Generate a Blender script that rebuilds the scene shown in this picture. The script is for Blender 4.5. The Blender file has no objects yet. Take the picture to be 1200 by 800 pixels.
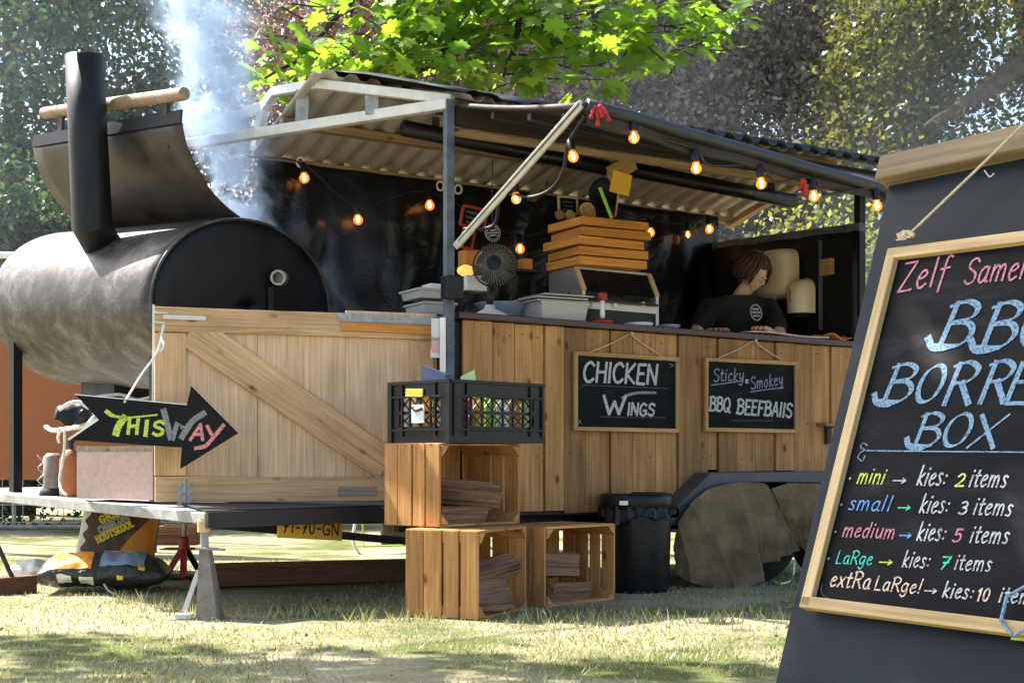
import bpy, bmesh, math, random
import numpy as np
from mathutils import Vector, Matrix, Quaternion, noise as mnoise

random.seed(7)
rng = np.random.default_rng(7)
SC = bpy.context.scene
COL = SC.collection

# ------------------------------------------------------------------ camera, sky, sun, exposure
F, HOR, CAM_H = 1600.0, 535.0, 0.72
cam_d = bpy.data.cameras.new("camera")
cam_d.sensor_width = 36.0
cam_d.lens = F / 1200 * 36
cam_d.shift_y = (HOR - 400) / 1200
cam_d.clip_end = 600
cam = bpy.data.objects.new("camera", cam_d)
cam.location = (0, 0, CAM_H)
cam.rotation_euler = (math.pi / 2, 0, 0)
COL.objects.link(cam)
SC.camera = cam

SUN_EL, SUN_H = math.radians(52), Vector((-0.87, 0.50)).normalized()
world = bpy.data.worlds.new("World")
SC.world = world
world.use_nodes = True
wn = world.node_tree
sky = wn.nodes.new("ShaderNodeTexSky")
sky.sky_type = 'NISHITA'
sky.sun_disc = False
sky.sun_elevation = SUN_EL
sky.sun_rotation = math.atan2(SUN_H.x, SUN_H.y) % (2 * math.pi)
sky.air_density = 1.0
sky.dust_density = 2.5
wn.nodes["Background"].inputs[1].default_value = 0.115
wn.links.new(sky.outputs[0], wn.nodes["Background"].inputs[0])

sun_d = bpy.data.lights.new("sun", 'SUN')
sun_d.energy = 5.0
sun_d.angle = math.radians(0.5)
sun_d.color = (1.0, 0.95, 0.88)
sun = bpy.data.objects.new("sun", sun_d)
sdir = Vector((SUN_H.x * math.cos(SUN_EL), SUN_H.y * math.cos(SUN_EL), math.sin(SUN_EL)))
sun.rotation_euler = sdir.to_track_quat('Z', 'Y').to_euler()
sun.location = sdir * 40
COL.objects.link(sun)

SC.view_settings.view_transform = 'Standard'
SC.view_settings.look = 'None'
SC.view_settings.gamma = 1.0
SC.view_settings.exposure = 1.78
SC.cycles.max_bounces = 8
SC.cycles.diffuse_bounces = 4
SC.cycles.transparent_max_bounces = 12
SC.cycles.volume_bounces = 1
SC.cycles.volume_max_steps = 96
SC.cycles.volume_step_rate = 1.0
SC.cycles.use_denoising = True

# ------------------------------------------------------------------ places
def P(px, py, Z):
    """point of the place at depth Z that the photograph shows at px, py"""
    return Vector(((px - 600) / F * Z, Z, CAM_H + (HOR - py) / F * Z))

def on_ground(px, py, h=0.0):
    return P(px, py, (CAM_H - h) * F / (py - HOR))

# trailer axes: u along its counter side, v across it, h up (it stands a little nose-up)
P0 = Vector((-0.306, 7.0))
U = Vector((0.875, 0.485)).normalized()
V = Vector((-U.y, U.x))
def T(u, v, h):
    q = P0 + U * u + V * v
    return Vector((q.x, q.y, h - 0.016 * u))

def T_v(px, v):
    k = (px - 600) / F
    b = P0 + V * v
    return (k * b.y - b.x) / (U.x - k * U.y)

def on_v(px, py, v):
    u = T_v(px, v)
    q = P0 + U * u + V * v
    return P(px, py, q.y)

def on_u(px, py, u):
    k = (px - 600) / F
    b = P0 + U * u
    v = (b.x - k * b.y) / (k * V.y - V.x)
    return P(px, py, (b + V * v).y)

U3, V3, Z3 = Vector((U.x, U.y, 0)), Vector((V.x, V.y, 0)), Vector((0, 0, 1))

# ------------------------------------------------------------------ mesh helpers
class MB:
    def __init__(s):
        s.v, s.f = [], []
    def add(s, verts, faces):
        n = len(s.v)
        s.v.extend(Vector(a) for a in verts)
        s.f.extend([tuple(i + n for i in fc) for fc in faces])
        return s
    def box(s, c, sz, M=None):
        x, y, z = sz[0] / 2, sz[1] / 2, sz[2] / 2
        vs = [Vector(a) for a in ((-x,-y,-z),(x,-y,-z),(x,y,-z),(-x,y,-z),(-x,-y,z),(x,-y,z),(x,y,z),(-x,y,z))]
        if M is not None:
            vs = [M @ a for a in vs]
        c = Vector(c)
        return s.add([a + c for a in vs], [(3,2,1,0),(4,5,6,7),(0,1,5,4),(1,2,6,5),(2,3,7,6),(3,0,4,7)])
    def bar(s, p0, p1, w, t, nrm=(0, 0, 1)):
        p0, p1 = Vector(p0), Vector(p1)
        M = frame(p1 - p0, nrm)
        return s.box((p0 + p1) / 2, ((p1 - p0).length, w, t), M)
    def hexa(s, a, b):
        """a, b: two matching quads"""
        return s.add(list(a) + list(b), [(3,2,1,0),(4,5,6,7),(0,1,5,4),(1,2,6,5),(2,3,7,6),(3,0,4,7)])
    def tube(s, pts, r, n=8, caps=True):
        pts = [Vector(p) for p in pts]
        rs = r if isinstance(r, (list, tuple)) else [r] * len(pts)
        base = len(s.v)
        prev = None
        for i, p in enumerate(pts):
            d = (pts[min(i + 1, len(pts) - 1)] - pts[max(i - 1, 0)])
            d = d.normalized() if d.length > 1e-9 else Vector((0, 0, 1))
            if prev is None:
                a = d.orthogonal().normalized()
            else:
                a = prev - d * prev.dot(d)
                a = a.normalized() if a.length > 1e-6 else d.orthogonal().normalized()
            prev = a
            b = d.cross(a)
            for k in range(n):
                t = 2 * math.pi * k / n
                s.v.append(p + (a * math.cos(t) + b * math.sin(t)) * rs[i])
        for i in range(len(pts) - 1):
            for k in range(n):
                q, w = base + i * n, base + (i + 1) * n
                s.f.append((q + k, q + (k + 1) % n, w + (k + 1) % n, w + k))
        if caps:
            s.f.append(tuple(base + k for k in reversed(range(n))))
            s.f.append(tuple(base + (len(pts) - 1) * n + k for k in range(n)))
        return s
    def lathe(s, prof, n=24, M=None, o=(0, 0, 0)):
        """prof: (radius, height) list, closed with caps where the radius is not 0"""
        base = len(s.v)
        o = Vector(o)
        for r, z in prof:
            for k in range(n):
                t = 2 * math.pi * k / n
                p = Vector((r * math.cos(t), r * math.sin(t), z))
                s.v.append((M @ p if M is not None else p) + o)
        for i in range(len(prof) - 1):
            for k in range(n):
                q, w = base + i * n, base + (i + 1) * n
                s.f.append((q + k, q + (k + 1) % n, w + (k + 1) % n, w + k))
        s.f.append(tuple(base + k for k in reversed(range(n))))
        s.f.append(tuple(base + (len(prof) - 1) * n + k for k in range(n)))
        return s
    def prism(s, poly, off):
        """poly: list of 3-D points of a flat outline; off: thickness vector"""
        poly = [Vector(p) for p in poly]
        off = Vector(off)
        n = len(poly)
        return s.add(poly + [p + off for p in poly],
                     [tuple(reversed(range(n))), tuple(range(n, 2 * n))] +
                     [(i, (i + 1) % n, n + (i + 1) % n, n + i) for i in range(n)])
    def grid(s, fn, nu, nv):
        base = len(s.v)
        for i in range(nu + 1):
            for j in range(nv + 1):
                s.v.append(Vector(fn(i / nu, j / nv)))
        for i in range(nu):
            for j in range(nv):
                a = base + i * (nv + 1) + j
                s.f.append((a, a + nv + 1, a + nv + 2, a + 1))
        return s

def frame(d, nrm=(0, 0, 1)):
    """matrix whose x runs along d and whose z is as near nrm as can be"""
    x = Vector(d).normalized()
    z = Vector(nrm)
    z = z - x * z.dot(x)
    if z.length < 1e-6:
        z = x.orthogonal()
    z.normalize()
    y = z.cross(x)
    return Matrix((x, y, z)).transposed()

WM = {}
def link(o, parent, W):
    COL.objects.link(o)
    if parent is not None:
        o.parent = parent
        o.matrix_parent_inverse = WM[parent.name].inverted()
    o.matrix_basis = W
    WM[o.name] = W.copy()
    return o

def tag(o, label=None, cat=None, group=None, kind=None):
    if label: o['label'] = label
    if cat: o['category'] = cat
    if group: o['group'] = group
    if kind: o['kind'] = kind
    return o

def mesh_of(name, mb, mat, smooth=False):
    me = bpy.data.meshes.new(name)
    me.from_pydata([tuple(a) for a in mb.v], [], mb.f)
    if mat is not None:
        me.materials.append(mat)
    if smooth:
        me.polygons.foreach_set('use_smooth', [True] * len(me.polygons))
    me.update()
    return me

def obj(name, mb, mat, parent=None, smooth=False, bevel=0.0, solid=0.0, sub=0, autos=False):
    """one mesh object from world-space geometry; its origin goes to the middle of its foot"""
    xs = [a.x for a in mb.v]; ys = [a.y for a in mb.v]; zs = [a.z for a in mb.v]
    c = Vector(((min(xs) + max(xs)) / 2, (min(ys) + max(ys)) / 2, min(zs)))
    m2 = MB(); m2.v = [a - c for a in mb.v]; m2.f = mb.f
    me = mesh_of(name, m2, mat, smooth or autos)
    if autos:
        bm = bmesh.new(); bm.from_mesh(me)
        for e in bm.edges:
            if len(e.link_faces) == 2 and e.calc_face_angle(0) > math.radians(35):
                e.smooth = False
        bm.to_mesh(me); bm.free()
    o = bpy.data.objects.new(name, me)
    link(o, parent, Matrix.Translation(c))
    if solid:
        md = o.modifiers.new('solid', 'SOLIDIFY'); md.thickness = solid; md.offset = 0
    if sub:
        md = o.modifiers.new('sub', 'SUBSURF'); md.levels = sub; md.render_levels = sub
    if bevel:
        md = o.modifiers.new('bevel', 'BEVEL'); md.width = bevel; md.segments = 2; md.limit_method = 'ANGLE'
    return o

_plank = {}
def plank(name, p0, p1, w, t, mat, parent=None, nrm=(0, 0, 1), bevel=0.003):
    """a board from p0 to p1 (its grain runs along it), w wide, t thick, face towards nrm"""
    p0, p1 = Vector(p0), Vector(p1)
    L = (p1 - p0).length
    key = (round(L, 3), round(w, 3), round(t, 3), mat.name, name)
    me = _plank.get(key)
    if me is None:
        me = mesh_of(name, MB().box((0, 0, 0), (L, w, t)), mat)
        _plank[key] = me
    o = bpy.data.objects.new(name, me)
    W = Matrix.Translation((p0 + p1) / 2) @ frame(p1 - p0, nrm).to_4x4()
    link(o, parent, W)
    if bevel:
        md = o.modifiers.new('bevel', 'BEVEL'); md.width = bevel; md.segments = 2
    return o

def thing(name, label, cat, loc, group=None, rz=0.0):
    o = bpy.data.objects.new(name, None)
    o.empty_display_size = 0.1
    link(o, None, Matrix.Translation(Vector(loc)) @ Matrix.Rotation(rz, 4, 'Z'))
    return tag(o, label, cat, group)

def copy_tree(o, W, parent=None):
    """a copy of a thing with its parts and their sub-parts, moved to W (top-level) """
    c = o.copy()
    COL.objects.link(c)
    if parent is None:
        c.matrix_basis = W
        WM[c.name] = W.copy()
    else:
        c.parent = parent
    for ch in list(o.children):
        copy_tree(ch, None, c)
    return c

# ------------------------------------------------------------------ materials
def nmat(name):
    m = bpy.data.materials.new(name)
    m.use_nodes = True
    nt = m.node_tree
    return m, nt, nt.nodes["Principled BSDF"]

def N(nt, typ, **kw):
    n = nt.nodes.new(typ)
    for k, v in kw.items():
        if k in n.inputs:
            n.inputs[k].default_value = v
        else:
            setattr(n, k, v)
    return n

def ramp(nt, fac, stops):
    r = nt.nodes.new("ShaderNodeValToRGB")
    el = r.color_ramp.elements
    while len(el) < len(stops):
        el.new(0.5)
    for e, (p, c) in zip(el, stops):
        e.position = p
        e.color = (*c, 1) if len(c) == 3 else c
    nt.links.new(fac, r.inputs[0])
    return r

def rand_vec(nt, coord='Object', scale=(1, 1, 1)):
    tc = N(nt, "ShaderNodeTexCoord")
    oi = N(nt, "ShaderNodeObjectInfo")
    mu = N(nt, "ShaderNodeMath", operation='MULTIPLY'); mu.inputs[1].default_value = 53.0
    nt.links.new(oi.outputs['Random'], mu.inputs[0])
    ad = N(nt, "ShaderNodeVectorMath", operation='ADD')
    nt.links.new(tc.outputs[coord], ad.inputs[0]); nt.links.new(mu.outputs[0], ad.inputs[1])
    mp = N(nt, "ShaderNodeVectorMath", operation='MULTIPLY'); mp.inputs[1].default_value = scale
    nt.links.new(ad.outputs[0], mp.inputs[0])
    return mp.outputs[0], oi

def bump(nt, b, height, strength=0.3, dist=0.01):
    bp = N(nt, "ShaderNodeBump", Strength=strength, Distance=dist)
    nt.links.new(height, bp.inputs['Height'])
    nt.links.new(bp.outputs[0], b.inputs['Normal'])

def wood(name, c0, c1, rough=0.65, vary=0.45, knots=True, grain=16, bumps=0.35):
    m, nt, b = nmat(name)
    vec, oi = rand_vec(nt, scale=(0.9, grain, grain))
    nz = N(nt, "ShaderNodeTexNoise", Scale=1.6, Detail=7.0, Roughness=0.62, Distortion=1.3)
    nt.links.new(vec, nz.inputs['Vector'])
    r = ramp(nt, nz.outputs[0], [(0.30, c0), (0.50, tuple((a + d) / 2 for a, d in zip(c0, c1))), (0.70, c1)])
    # fine fibre
    vec2, _ = rand_vec(nt, scale=(3, 120, 120))
    nf = N(nt, "ShaderNodeTexNoise", Scale=1.0, Detail=3.0)
    nt.links.new(vec2, nf.inputs['Vector'])
    mx = N(nt, "ShaderNodeMix", data_type='RGBA', blend_type='MULTIPLY')
    mx.inputs[0].default_value = 0.55
    nt.links.new(r.outputs[0], mx.inputs[6])
    fr = ramp(nt, nf.outputs[0], [(0.35, (0.55, 0.5, 0.45)), (0.6, (1, 1, 1))])
    nt.links.new(fr.outputs[0], mx.inputs[7])
    out = mx.outputs[2]
    # each board a shade of its own
    mr = N(nt, "ShaderNodeMapRange"); mr.inputs[3].default_value = 1 - vary; mr.inputs[4].default_value = 1 + vary * 0.55
    nt.links.new(oi.outputs['Random'], mr.inputs[0])
    m2 = N(nt, "ShaderNodeMix", data_type='RGBA', blend_type='MULTIPLY'); m2.inputs[0].default_value = 1.0
    nt.links.new(out, m2.inputs[6]); nt.links.new(mr.outputs[0], m2.inputs[7])
    out = m2.outputs[2]
    # weather blotches
    vec4, _ = rand_vec(nt, scale=(1.2, 3, 3))
    nb = N(nt, "ShaderNodeTexNoise", Scale=2.0, Detail=4.0)
    nt.links.new(vec4, nb.inputs['Vector'])
    br = ramp(nt, nb.outputs[0], [(0.35, (0.72, 0.70, 0.68)), (0.62, (1.05, 1.03, 1.0))])
    m4 = N(nt, "ShaderNodeMix", data_type='RGBA', blend_type='MULTIPLY'); m4.inputs[0].default_value = 0.8
    nt.links.new(out, m4.inputs[6]); nt.links.new(br.outputs[0], m4.inputs[7])
    out = m4.outputs[2]
    if knots:
        vec3, _ = rand_vec(nt, scale=(4.5, 9, 9))
        vo = N(nt, "ShaderNodeTexVoronoi", Scale=1.0)
        nt.links.new(vec3, vo.inputs['Vector'])
        kr = ramp(nt, vo.outputs['Distance'], [(0.05, (0.10, 0.05, 0.03)), (0.10, (0.6, 0.48, 0.38)), (0.16, (1, 1, 1))])
        m3 = N(nt, "ShaderNodeMix", data_type='RGBA', blend_type='MULTIPLY'); m3.inputs[0].default_value = 0.85
        nt.links.new(out, m3.inputs[6]); nt.links.new(kr.outputs[0], m3.inputs[7])
        out = m3.outputs[2]
    nt.links.new(out, b.inputs['Base Color'])
    b.inputs['Roughness'].default_value = rough
    b.inputs['Specular IOR Level'].default_value = 0.3
    bump(nt, b, nz.outputs[0], bumps, 0.004 if bumps < .7 else 0.02)
    return m

def plain(name, c, rough=0.5, metal=0.0, var=0.25, scale=8.0, bumps=0.15, spec=0.5, bdist=0.004):
    """painted, plastic or metal surface with uneven colour, gloss and relief"""
    m, nt, b = nmat(name)
    tc = N(nt, "ShaderNodeTexCoord")
    nz = N(nt, "ShaderNodeTexNoise", Scale=scale, Detail=6.0, Roughness=0.65)
    nt.links.new(tc.outputs['Object'], nz.inputs['Vector'])
    r = ramp(nt, nz.outputs[0], [(0.3, tuple(x * (1 - var) for x in c)), (0.7, tuple(min(1, x * (1 + var)) for x in c))])
    nt.links.new(r.outputs[0], b.inputs['Base Color'])
    rr = N(nt, "ShaderNodeMapRange"); rr.inputs[1].default_value = 0.3; rr.inputs[2].default_value = 0.7
    rr.inputs[3].default_value = max(0.05, rough - 0.12); rr.inputs[4].default_value = min(1, rough + 0.12)
    nt.links.new(nz.outputs[0], rr.inputs[0]); nt.links.new(rr.outputs[0], b.inputs['Roughness'])
    b.inputs['Metallic'].default_value = metal
    b.inputs['Specular IOR Level'].default_value = spec
    if bumps:
        bump(nt, b, nz.outputs[0], bumps, bdist)
    return m

def glow(name, c, strength):
    m, nt, b = nmat(name)
    b.inputs['Base Color'].default_value = (*c, 1)
    b.inputs['Emission Color'].default_value = (*c, 1)
    b.inputs['Emission Strength'].default_value = strength
    return m

def leafmat(name, cols, trans=0.45, rough=0.4, tcol=None):
    m, nt, b = nmat(name)
    g = N(nt, "ShaderNodeNewGeometry")
    r = ramp(nt, g.outputs['Random Per Island'], [(i / max(1, len(cols) - 1), c) for i, c in enumerate(cols)])
    nt.links.new(r.outputs[0], b.inputs['Base Color'])
    b.inputs['Roughness'].default_value = rough
    b.inputs['Specular IOR Level'].default_value = 0.5
    t = N(nt, "ShaderNodeBsdfTranslucent")
    mt = N(nt, "ShaderNodeMix", data_type='RGBA', blend_type='MULTIPLY'); mt.inputs[0].default_value = 1.0
    nt.links.new(r.outputs[0], mt.inputs[6]); mt.inputs[7].default_value = (*(tcol or (2.2, 2.0, 0.9)), 1)
    nt.links.new(mt.outputs[2], t.inputs[0])
    mx = N(nt, "ShaderNodeMixShader"); mx.inputs[0].default_value = trans
    nt.links.new(b.outputs[0], mx.inputs[1]); nt.links.new(t.outputs[0], mx.inputs[2])
    nt.links.new(mx.outputs[0], nt.nodes["Material Output"].inputs[0])
    return m

def ground_mat():
    m, nt, b = nmat("dry_lawn")
    tc = N(nt, "ShaderNodeTexCoord")
    n1 = N(nt, "ShaderNodeTexNoise", Scale=0.9, Detail=6.0, Roughness=0.6)
    n2 = N(nt, "ShaderNodeTexNoise", Scale=45.0, Detail=6.0, Roughness=0.75)
    n3 = N(nt, "ShaderNodeTexNoise", Scale=4.0, Detail=5.0)
    for n in (n1, n2, n3):
        nt.links.new(tc.outputs['Object'], n.inputs['Vector'])
    r1 = ramp(nt, n1.outputs[0], [(0.40, (0.15, 0.175, 0.06)), (0.50, (0.36, 0.33, 0.215)), (0.61, (0.43, 0.375, 0.275))])
    r2 = ramp(nt, n2.outputs[0], [(0.3, (0.5, 0.5, 0.46)), (0.62, (1.1, 1.1, 1.08))])
    r3 = ramp(nt, n3.outputs[0], [(0.35, (0.75, 0.72, 0.6)), (0.6, (1, 1, 1))])
    a = N(nt, "ShaderNodeMix", data_type='RGBA', blend_type='MULTIPLY'); a.inputs[0].default_value = 1
    nt.links.new(r1.outputs[0], a.inputs[6]); nt.links.new(r2.outputs[0], a.inputs[7])
    c = N(nt, "ShaderNodeMix", data_type='RGBA', blend_type='MULTIPLY'); c.inputs[0].default_value = 0.8
    nt.links.new(a.outputs[2], c.inputs[6]); nt.links.new(r3.outputs[0], c.inputs[7])
    nt.links.new(c.outputs[2], b.inputs['Base Color'])
    b.inputs['Roughness'].default_value = 0.95
    b.inputs['Specular IOR Level'].default_value = 0.1
    bump(nt, b, n2.outputs[0], 0.8, 0.02)
    return m

def steel_mat():
    """the weathered steel of the smoker: grey mill scale, brown rust and scraped bright patches"""
    m, nt, b = nmat("weathered_steel")
    tc = N(nt, "ShaderNodeTexCoord")
    n1 = N(nt, "ShaderNodeTexNoise", Scale=4.6, Detail=10.0, Roughness=0.78, Distortion=0.4)
    n2 = N(nt, "ShaderNodeTexNoise", Scale=22.0, Detail=7.0, Roughness=0.75, Distortion=0.3)
    nt.links.new(tc.outputs['Object'], n1.inputs['Vector']); nt.links.new(tc.outputs['Object'], n2.inputs['Vector'])
    r1 = ramp(nt, n1.outputs[0], [(0.36, (0.040, 0.031, 0.026)), (0.5, (0.082, 0.070, 0.063)), (0.64, (0.19, 0.178, 0.172))])
    r2 = ramp(nt, n2.outputs[0], [(0.3, (0.6, 0.58, 0.56)), (0.6, (1, 1, 1))])
    a = N(nt, "ShaderNodeMix", data_type='RGBA', blend_type='MULTIPLY'); a.inputs[0].default_value = 0.9
    nt.links.new(r1.outputs[0], a.inputs[6]); nt.links.new(r2.outputs[0], a.inputs[7])
    nt.links.new(a.outputs[2], b.inputs['Base Color'])
    b.inputs['Metallic'].default_value = 0.45
    rr = N(nt, "ShaderNodeMapRange"); rr.inputs[3].default_value = 0.35; rr.inputs[4].default_value = 0.65
    nt.links.new(n2.outputs[0], rr.inputs[0]); nt.links.new(rr.outputs[0], b.inputs['Roughness'])
    bump(nt, b, n2.outputs[0], 0.22, 0.012)
    return m

def tarp_mat():
    m, nt, b = nmat("black_tarpaulin")
    tc = N(nt, "ShaderNodeTexCoord")
    n1 = N(nt, "ShaderNodeTexNoise", Scale=2.2, Detail=1.5, Roughness=0.4, Distortion=0.6)
    nt.links.new(tc.outputs['Object'], n1.inputs['Vector'])
    b.inputs['Base Color'].default_value = (0.006, 0.006, 0.0075, 1)
    b.inputs['Roughness'].default_value = 0.28
    b.inputs['Specular IOR Level'].default_value = 0.35
    n2 = N(nt, "ShaderNodeTexNoise", Scale=9.0, Detail=2.0, Roughness=0.5, Distortion=1.5)
    nt.links.new(tc.outputs['Object'], n2.inputs['Vector'])
    mm = N(nt, "ShaderNodeMath", operation='MULTIPLY_ADD'); mm.inputs[1].default_value = 0.09
    nt.links.new(n2.outputs[0], mm.inputs[0]); nt.links.new(n1.outputs[0], mm.inputs[2])
    bump(nt, b, mm.outputs[0], 0.6, 0.10)
    return m

def chalk_mat(name, c):
    m, nt, b = nmat(name)
    tc = N(nt, "ShaderNodeTexCoord")
    nz = N(nt, "ShaderNodeTexNoise", Scale=190.0, Detail=3.0, Roughness=0.6)
    nt.links.new(tc.outputs['Object'], nz.inputs['Vector'])
    r = ramp(nt, nz.outputs[0], [(0.37, tuple(x * 0.30 for x in c)), (0.52, c)])
    nt.links.new(r.outputs[0], b.inputs['Base Color'])
    b.inputs['Roughness'].default_value = 0.8
    return m

def burlap_mat():
    m, nt, b = nmat("burlap")
    tc = N(nt, "ShaderNodeTexCoord")
    nz = N(nt, "ShaderNodeTexNoise", Scale=7.0, Detail=6.0)
    w = N(nt, "ShaderNodeTexWave", Scale=34.0, Distortion=1.5)
    w.bands_direction = 'Z'
    nt.links.new(tc.outputs['Object'], nz.inputs['Vector']); nt.links.new(tc.outputs['Object'], w.inputs['Vector'])
    r = ramp(nt, nz.outputs[0], [(0.3, (0.11, 0.075, 0.042)), (0.7, (0.24, 0.17, 0.10))])
    nt.links.new(r.outputs[0], b.inputs['Base Color'])
    b.inputs['Roughness'].default_value = 0.95
    b.inputs['Specular IOR Level'].default_value = 0.1
    bump(nt, b, w.outputs[1], 0.25, 0.002)
    return m

M_ground = ground_mat()
M_plank = wood("larch_cladding", (0.40, 0.185, 0.058), (0.62, 0.345, 0.135), vary=0.42)
M_gate = wood("pale_pine", (0.66, 0.39, 0.19), (0.84, 0.56, 0.31), vary=0.10)
M_gatepanel = wood("plywood_panel", (0.72, 0.47, 0.28), (0.82, 0.58, 0.37), vary=0.04, knots=False, grain=12, bumps=0.15)
M_crate = wood("crate_pine", (0.43, 0.185, 0.056), (0.70, 0.38, 0.14), vary=0.25)
M_tray = wood("orange_wood", (0.60, 0.23, 0.045), (0.85, 0.38, 0.09), vary=0.15, knots=False)
M_frame = wood("frame_pine", (0.42, 0.235, 0.09), (0.62, 0.38, 0.17), vary=0.1, knots=False, grain=10)
M_aframe = wood("frame_birch", (0.52, 0.36, 0.16), (0.72, 0.54, 0.29), vary=0.04, knots=False, grain=12, bumps=0.15)
M_oldwood = wood("weathered_beam", (0.21, 0.155, 0.085), (0.40, 0.31, 0.18), vary=0.1)
M_sleeper = wood("brown_beam", (0.12, 0.055, 0.03), (0.24, 0.12, 0.07), vary=0.1)
M_roofwood = wood("roof_batten", (0.33, 0.22, 0.12), (0.5, 0.36, 0.22), vary=0.2)
M_grey_wood = wood("greyed_timber", (0.3, 0.25, 0.2), (0.5, 0.43, 0.35), vary=0.1)
M_handle = wood("ash_handle", (0.30, 0.20, 0.14), (0.5, 0.37, 0.27), vary=0.1, knots=False, grain=20)
M_bark = wood("bark", (0.075, 0.036, 0.022), (0.40, 0.215, 0.115), vary=0.2, knots=False, grain=8, bumps=1.0)
M_split = wood("split_wood", (0.17, 0.085, 0.05), (0.44, 0.25, 0.145), vary=0.2, grain=18, bumps=0.8)
M_trunk = plain("tree_bark", (0.075, 0.06, 0.045), 0.95, var=0.5, scale=9, bumps=0.9, spec=0.1, bdist=0.03)
M_counter = plain("dark_red_counter", (0.055, 0.018, 0.016), 0.35, var=0.2)
M_steel = steel_mat()
M_lidsteel = plain("lid_steel", (0.052, 0.040, 0.037), 0.42, metal=0.35, var=0.6, scale=5, bumps=0.1)
M_soot = plain("sooty_black", (0.010, 0.010, 0.0105), 0.5, var=0.7, scale=3, bumps=0.25, spec=0.3)
M_black = plain("black_paint", (0.009, 0.009, 0.010), 0.45, var=0.4, scale=6, spec=0.3)
M_blackplastic = plain("black_plastic", (0.008, 0.008, 0.009), 0.36, var=0.2, scale=20, bumps=0.05, spec=0.3)
M_bluepost = plain("blue_black_steel", (0.10, 0.12, 0.155), 0.45, metal=0.0, var=0.45, scale=14, spec=0.3)
M_galv = plain("galvanised_steel", (0.33, 0.32, 0.30), 0.45, metal=0.4, var=0.35, scale=18)
M_ali = plain("aluminium", (0.68, 0.65, 0.60), 0.45, metal=0.1, var=0.15, scale=14)
M_deck = plain("deck_steel", (0.33, 0.32, 0.30), 0.7, metal=0.0, var=0.35, scale=10, spec=0.15)
M_dark = plain("dark_chassis", (0.02, 0.019, 0.02), 0.6, var=0.3)
M_sheet = plain("roof_sheet_underside", (0.43, 0.39, 0.345), 0.6, var=0.16, scale=5)
M_roofblack = plain("black_corrugated", (0.02, 0.022, 0.026), 0.4, var=0.3, scale=6)
M_canvas = plain("brown_canvas", (0.024, 0.016, 0.012), 0.7, var=0.3, scale=5, bumps=0.3, bdist=0.02)
M_tarp = tarp_mat()
M_mud = plain("mudguard_plastic", (0.055, 0.06, 0.068), 0.45, var=0.3, scale=10)
M_tyre = plain("tyre_rubber", (0.015, 0.015, 0.015), 0.85, var=0.2)
M_burlap = burlap_mat()
M_white = plain("white_paint", (0.78, 0.77, 0.74), 0.45, var=0.08)
M_cream = plain("cream_plastic", (0.82, 0.68, 0.48), 0.35, var=0.05, bumps=0.02)
M_taupe = plain("taupe_plastic", (0.27, 0.21, 0.175), 0.4, var=0.05, bumps=0.02)
M_greyplastic = plain("light_grey_plastic", (0.46, 0.46, 0.44), 0.42, var=0.06, bumps=0.03)
M_paper = plain("paper", (0.74, 0.72, 0.68), 0.8, var=0.06)
M_pinkpaper = plain("pink_paper", (0.66, 0.42, 0.38), 0.7, var=0.12)
M_board = plain("chalkboard_black", (0.0045, 0.0055, 0.0062), 0.5, var=0.5, scale=5, bumps=0.03, spec=0.07)
def slate_mat():
    """chalkboard paint with smears of wiped chalk"""
    m, nt, b = nmat("wiped_chalkboard")
    tc = N(nt, "ShaderNodeTexCoord")
    mp = N(nt, "ShaderNodeMapping"); mp.inputs['Rotation'].default_value = (0, .5, .3); mp.inputs['Scale'].default_value = (3, 3, 9)
    nz = N(nt, "ShaderNodeTexNoise", Scale=1.6, Detail=7.0, Roughness=0.65, Distortion=0.8)
    nt.links.new(tc.outputs['Object'], mp.inputs[0]); nt.links.new(mp.outputs[0], nz.inputs['Vector'])
    r = ramp(nt, nz.outputs[0], [(0.40, (0.0042, 0.0050, 0.0057)), (0.58, (0.009, 0.010, 0.011)), (0.74, (0.030, 0.031, 0.033))])
    nt.links.new(r.outputs[0], b.inputs['Base Color'])
    b.inputs['Roughness'].default_value = 0.55
    b.inputs['Specular IOR Level'].default_value = 0.08
    return m
M_board = slate_mat()
M_aboard = plain("slate_grey_paint", (0.0125, 0.0175, 0.0225), 0.45, var=0.4, scale=3.2, bumps=0.12, spec=0.15)
M_signblack = plain("sign_black", (0.006, 0.0055, 0.0055), 0.55, var=0.3, spec=0.2)
M_red = plain("red_paint", (0.35, 0.022, 0.02), 0.45, var=0.25)
M_redcloth = plain("red_cloth", (0.45, 0.03, 0.03), 0.85, var=0.3)
M_orange = plain("orange_card", (0.62, 0.23, 0.05), 0.6, var=0.15)
M_yellow = plain("yellow_card", (0.80, 0.46, 0.05), 0.6, var=0.08)
M_yplate = plain("yellow_plate", (0.72, 0.42, 0.06), 0.45, var=0.1)
M_lime = plain("lime_plastic", (0.32, 0.60, 0.06), 0.45, var=0.1)
M_limecard = plain("pale_lime_card", (0.62, 0.78, 0.36), 0.6, var=0.1)
M_navy = plain("navy_card", (0.03, 0.045, 0.12), 0.45, var=0.1)
M_bagbrown = plain("brown_bag", (0.10, 0.045, 0.025), 0.5, var=0.25, scale=12, bumps=0.4, bdist=0.01)
M_bagorange = plain("orange_bag", (0.75, 0.27, 0.03), 0.5, var=0.15, scale=12, bumps=0.3, bdist=0.01)
M_baggrey = plain("grey_bag", (0.028, 0.030, 0.027), 0.35, var=0.6, scale=9, bumps=0.9, bdist=0.03)
M_rope = plain("rope", (0.55, 0.45, 0.31), 0.9, var=0.3, scale=60)
M_whiterope = plain("white_rope", (0.7, 0.7, 0.68), 0.9, var=0.15, scale=60)
M_rust = plain("rust_brown_panel", (0.33, 0.105, 0.035), 0.7, var=0.15, scale=3, bumps=0.05)
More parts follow.
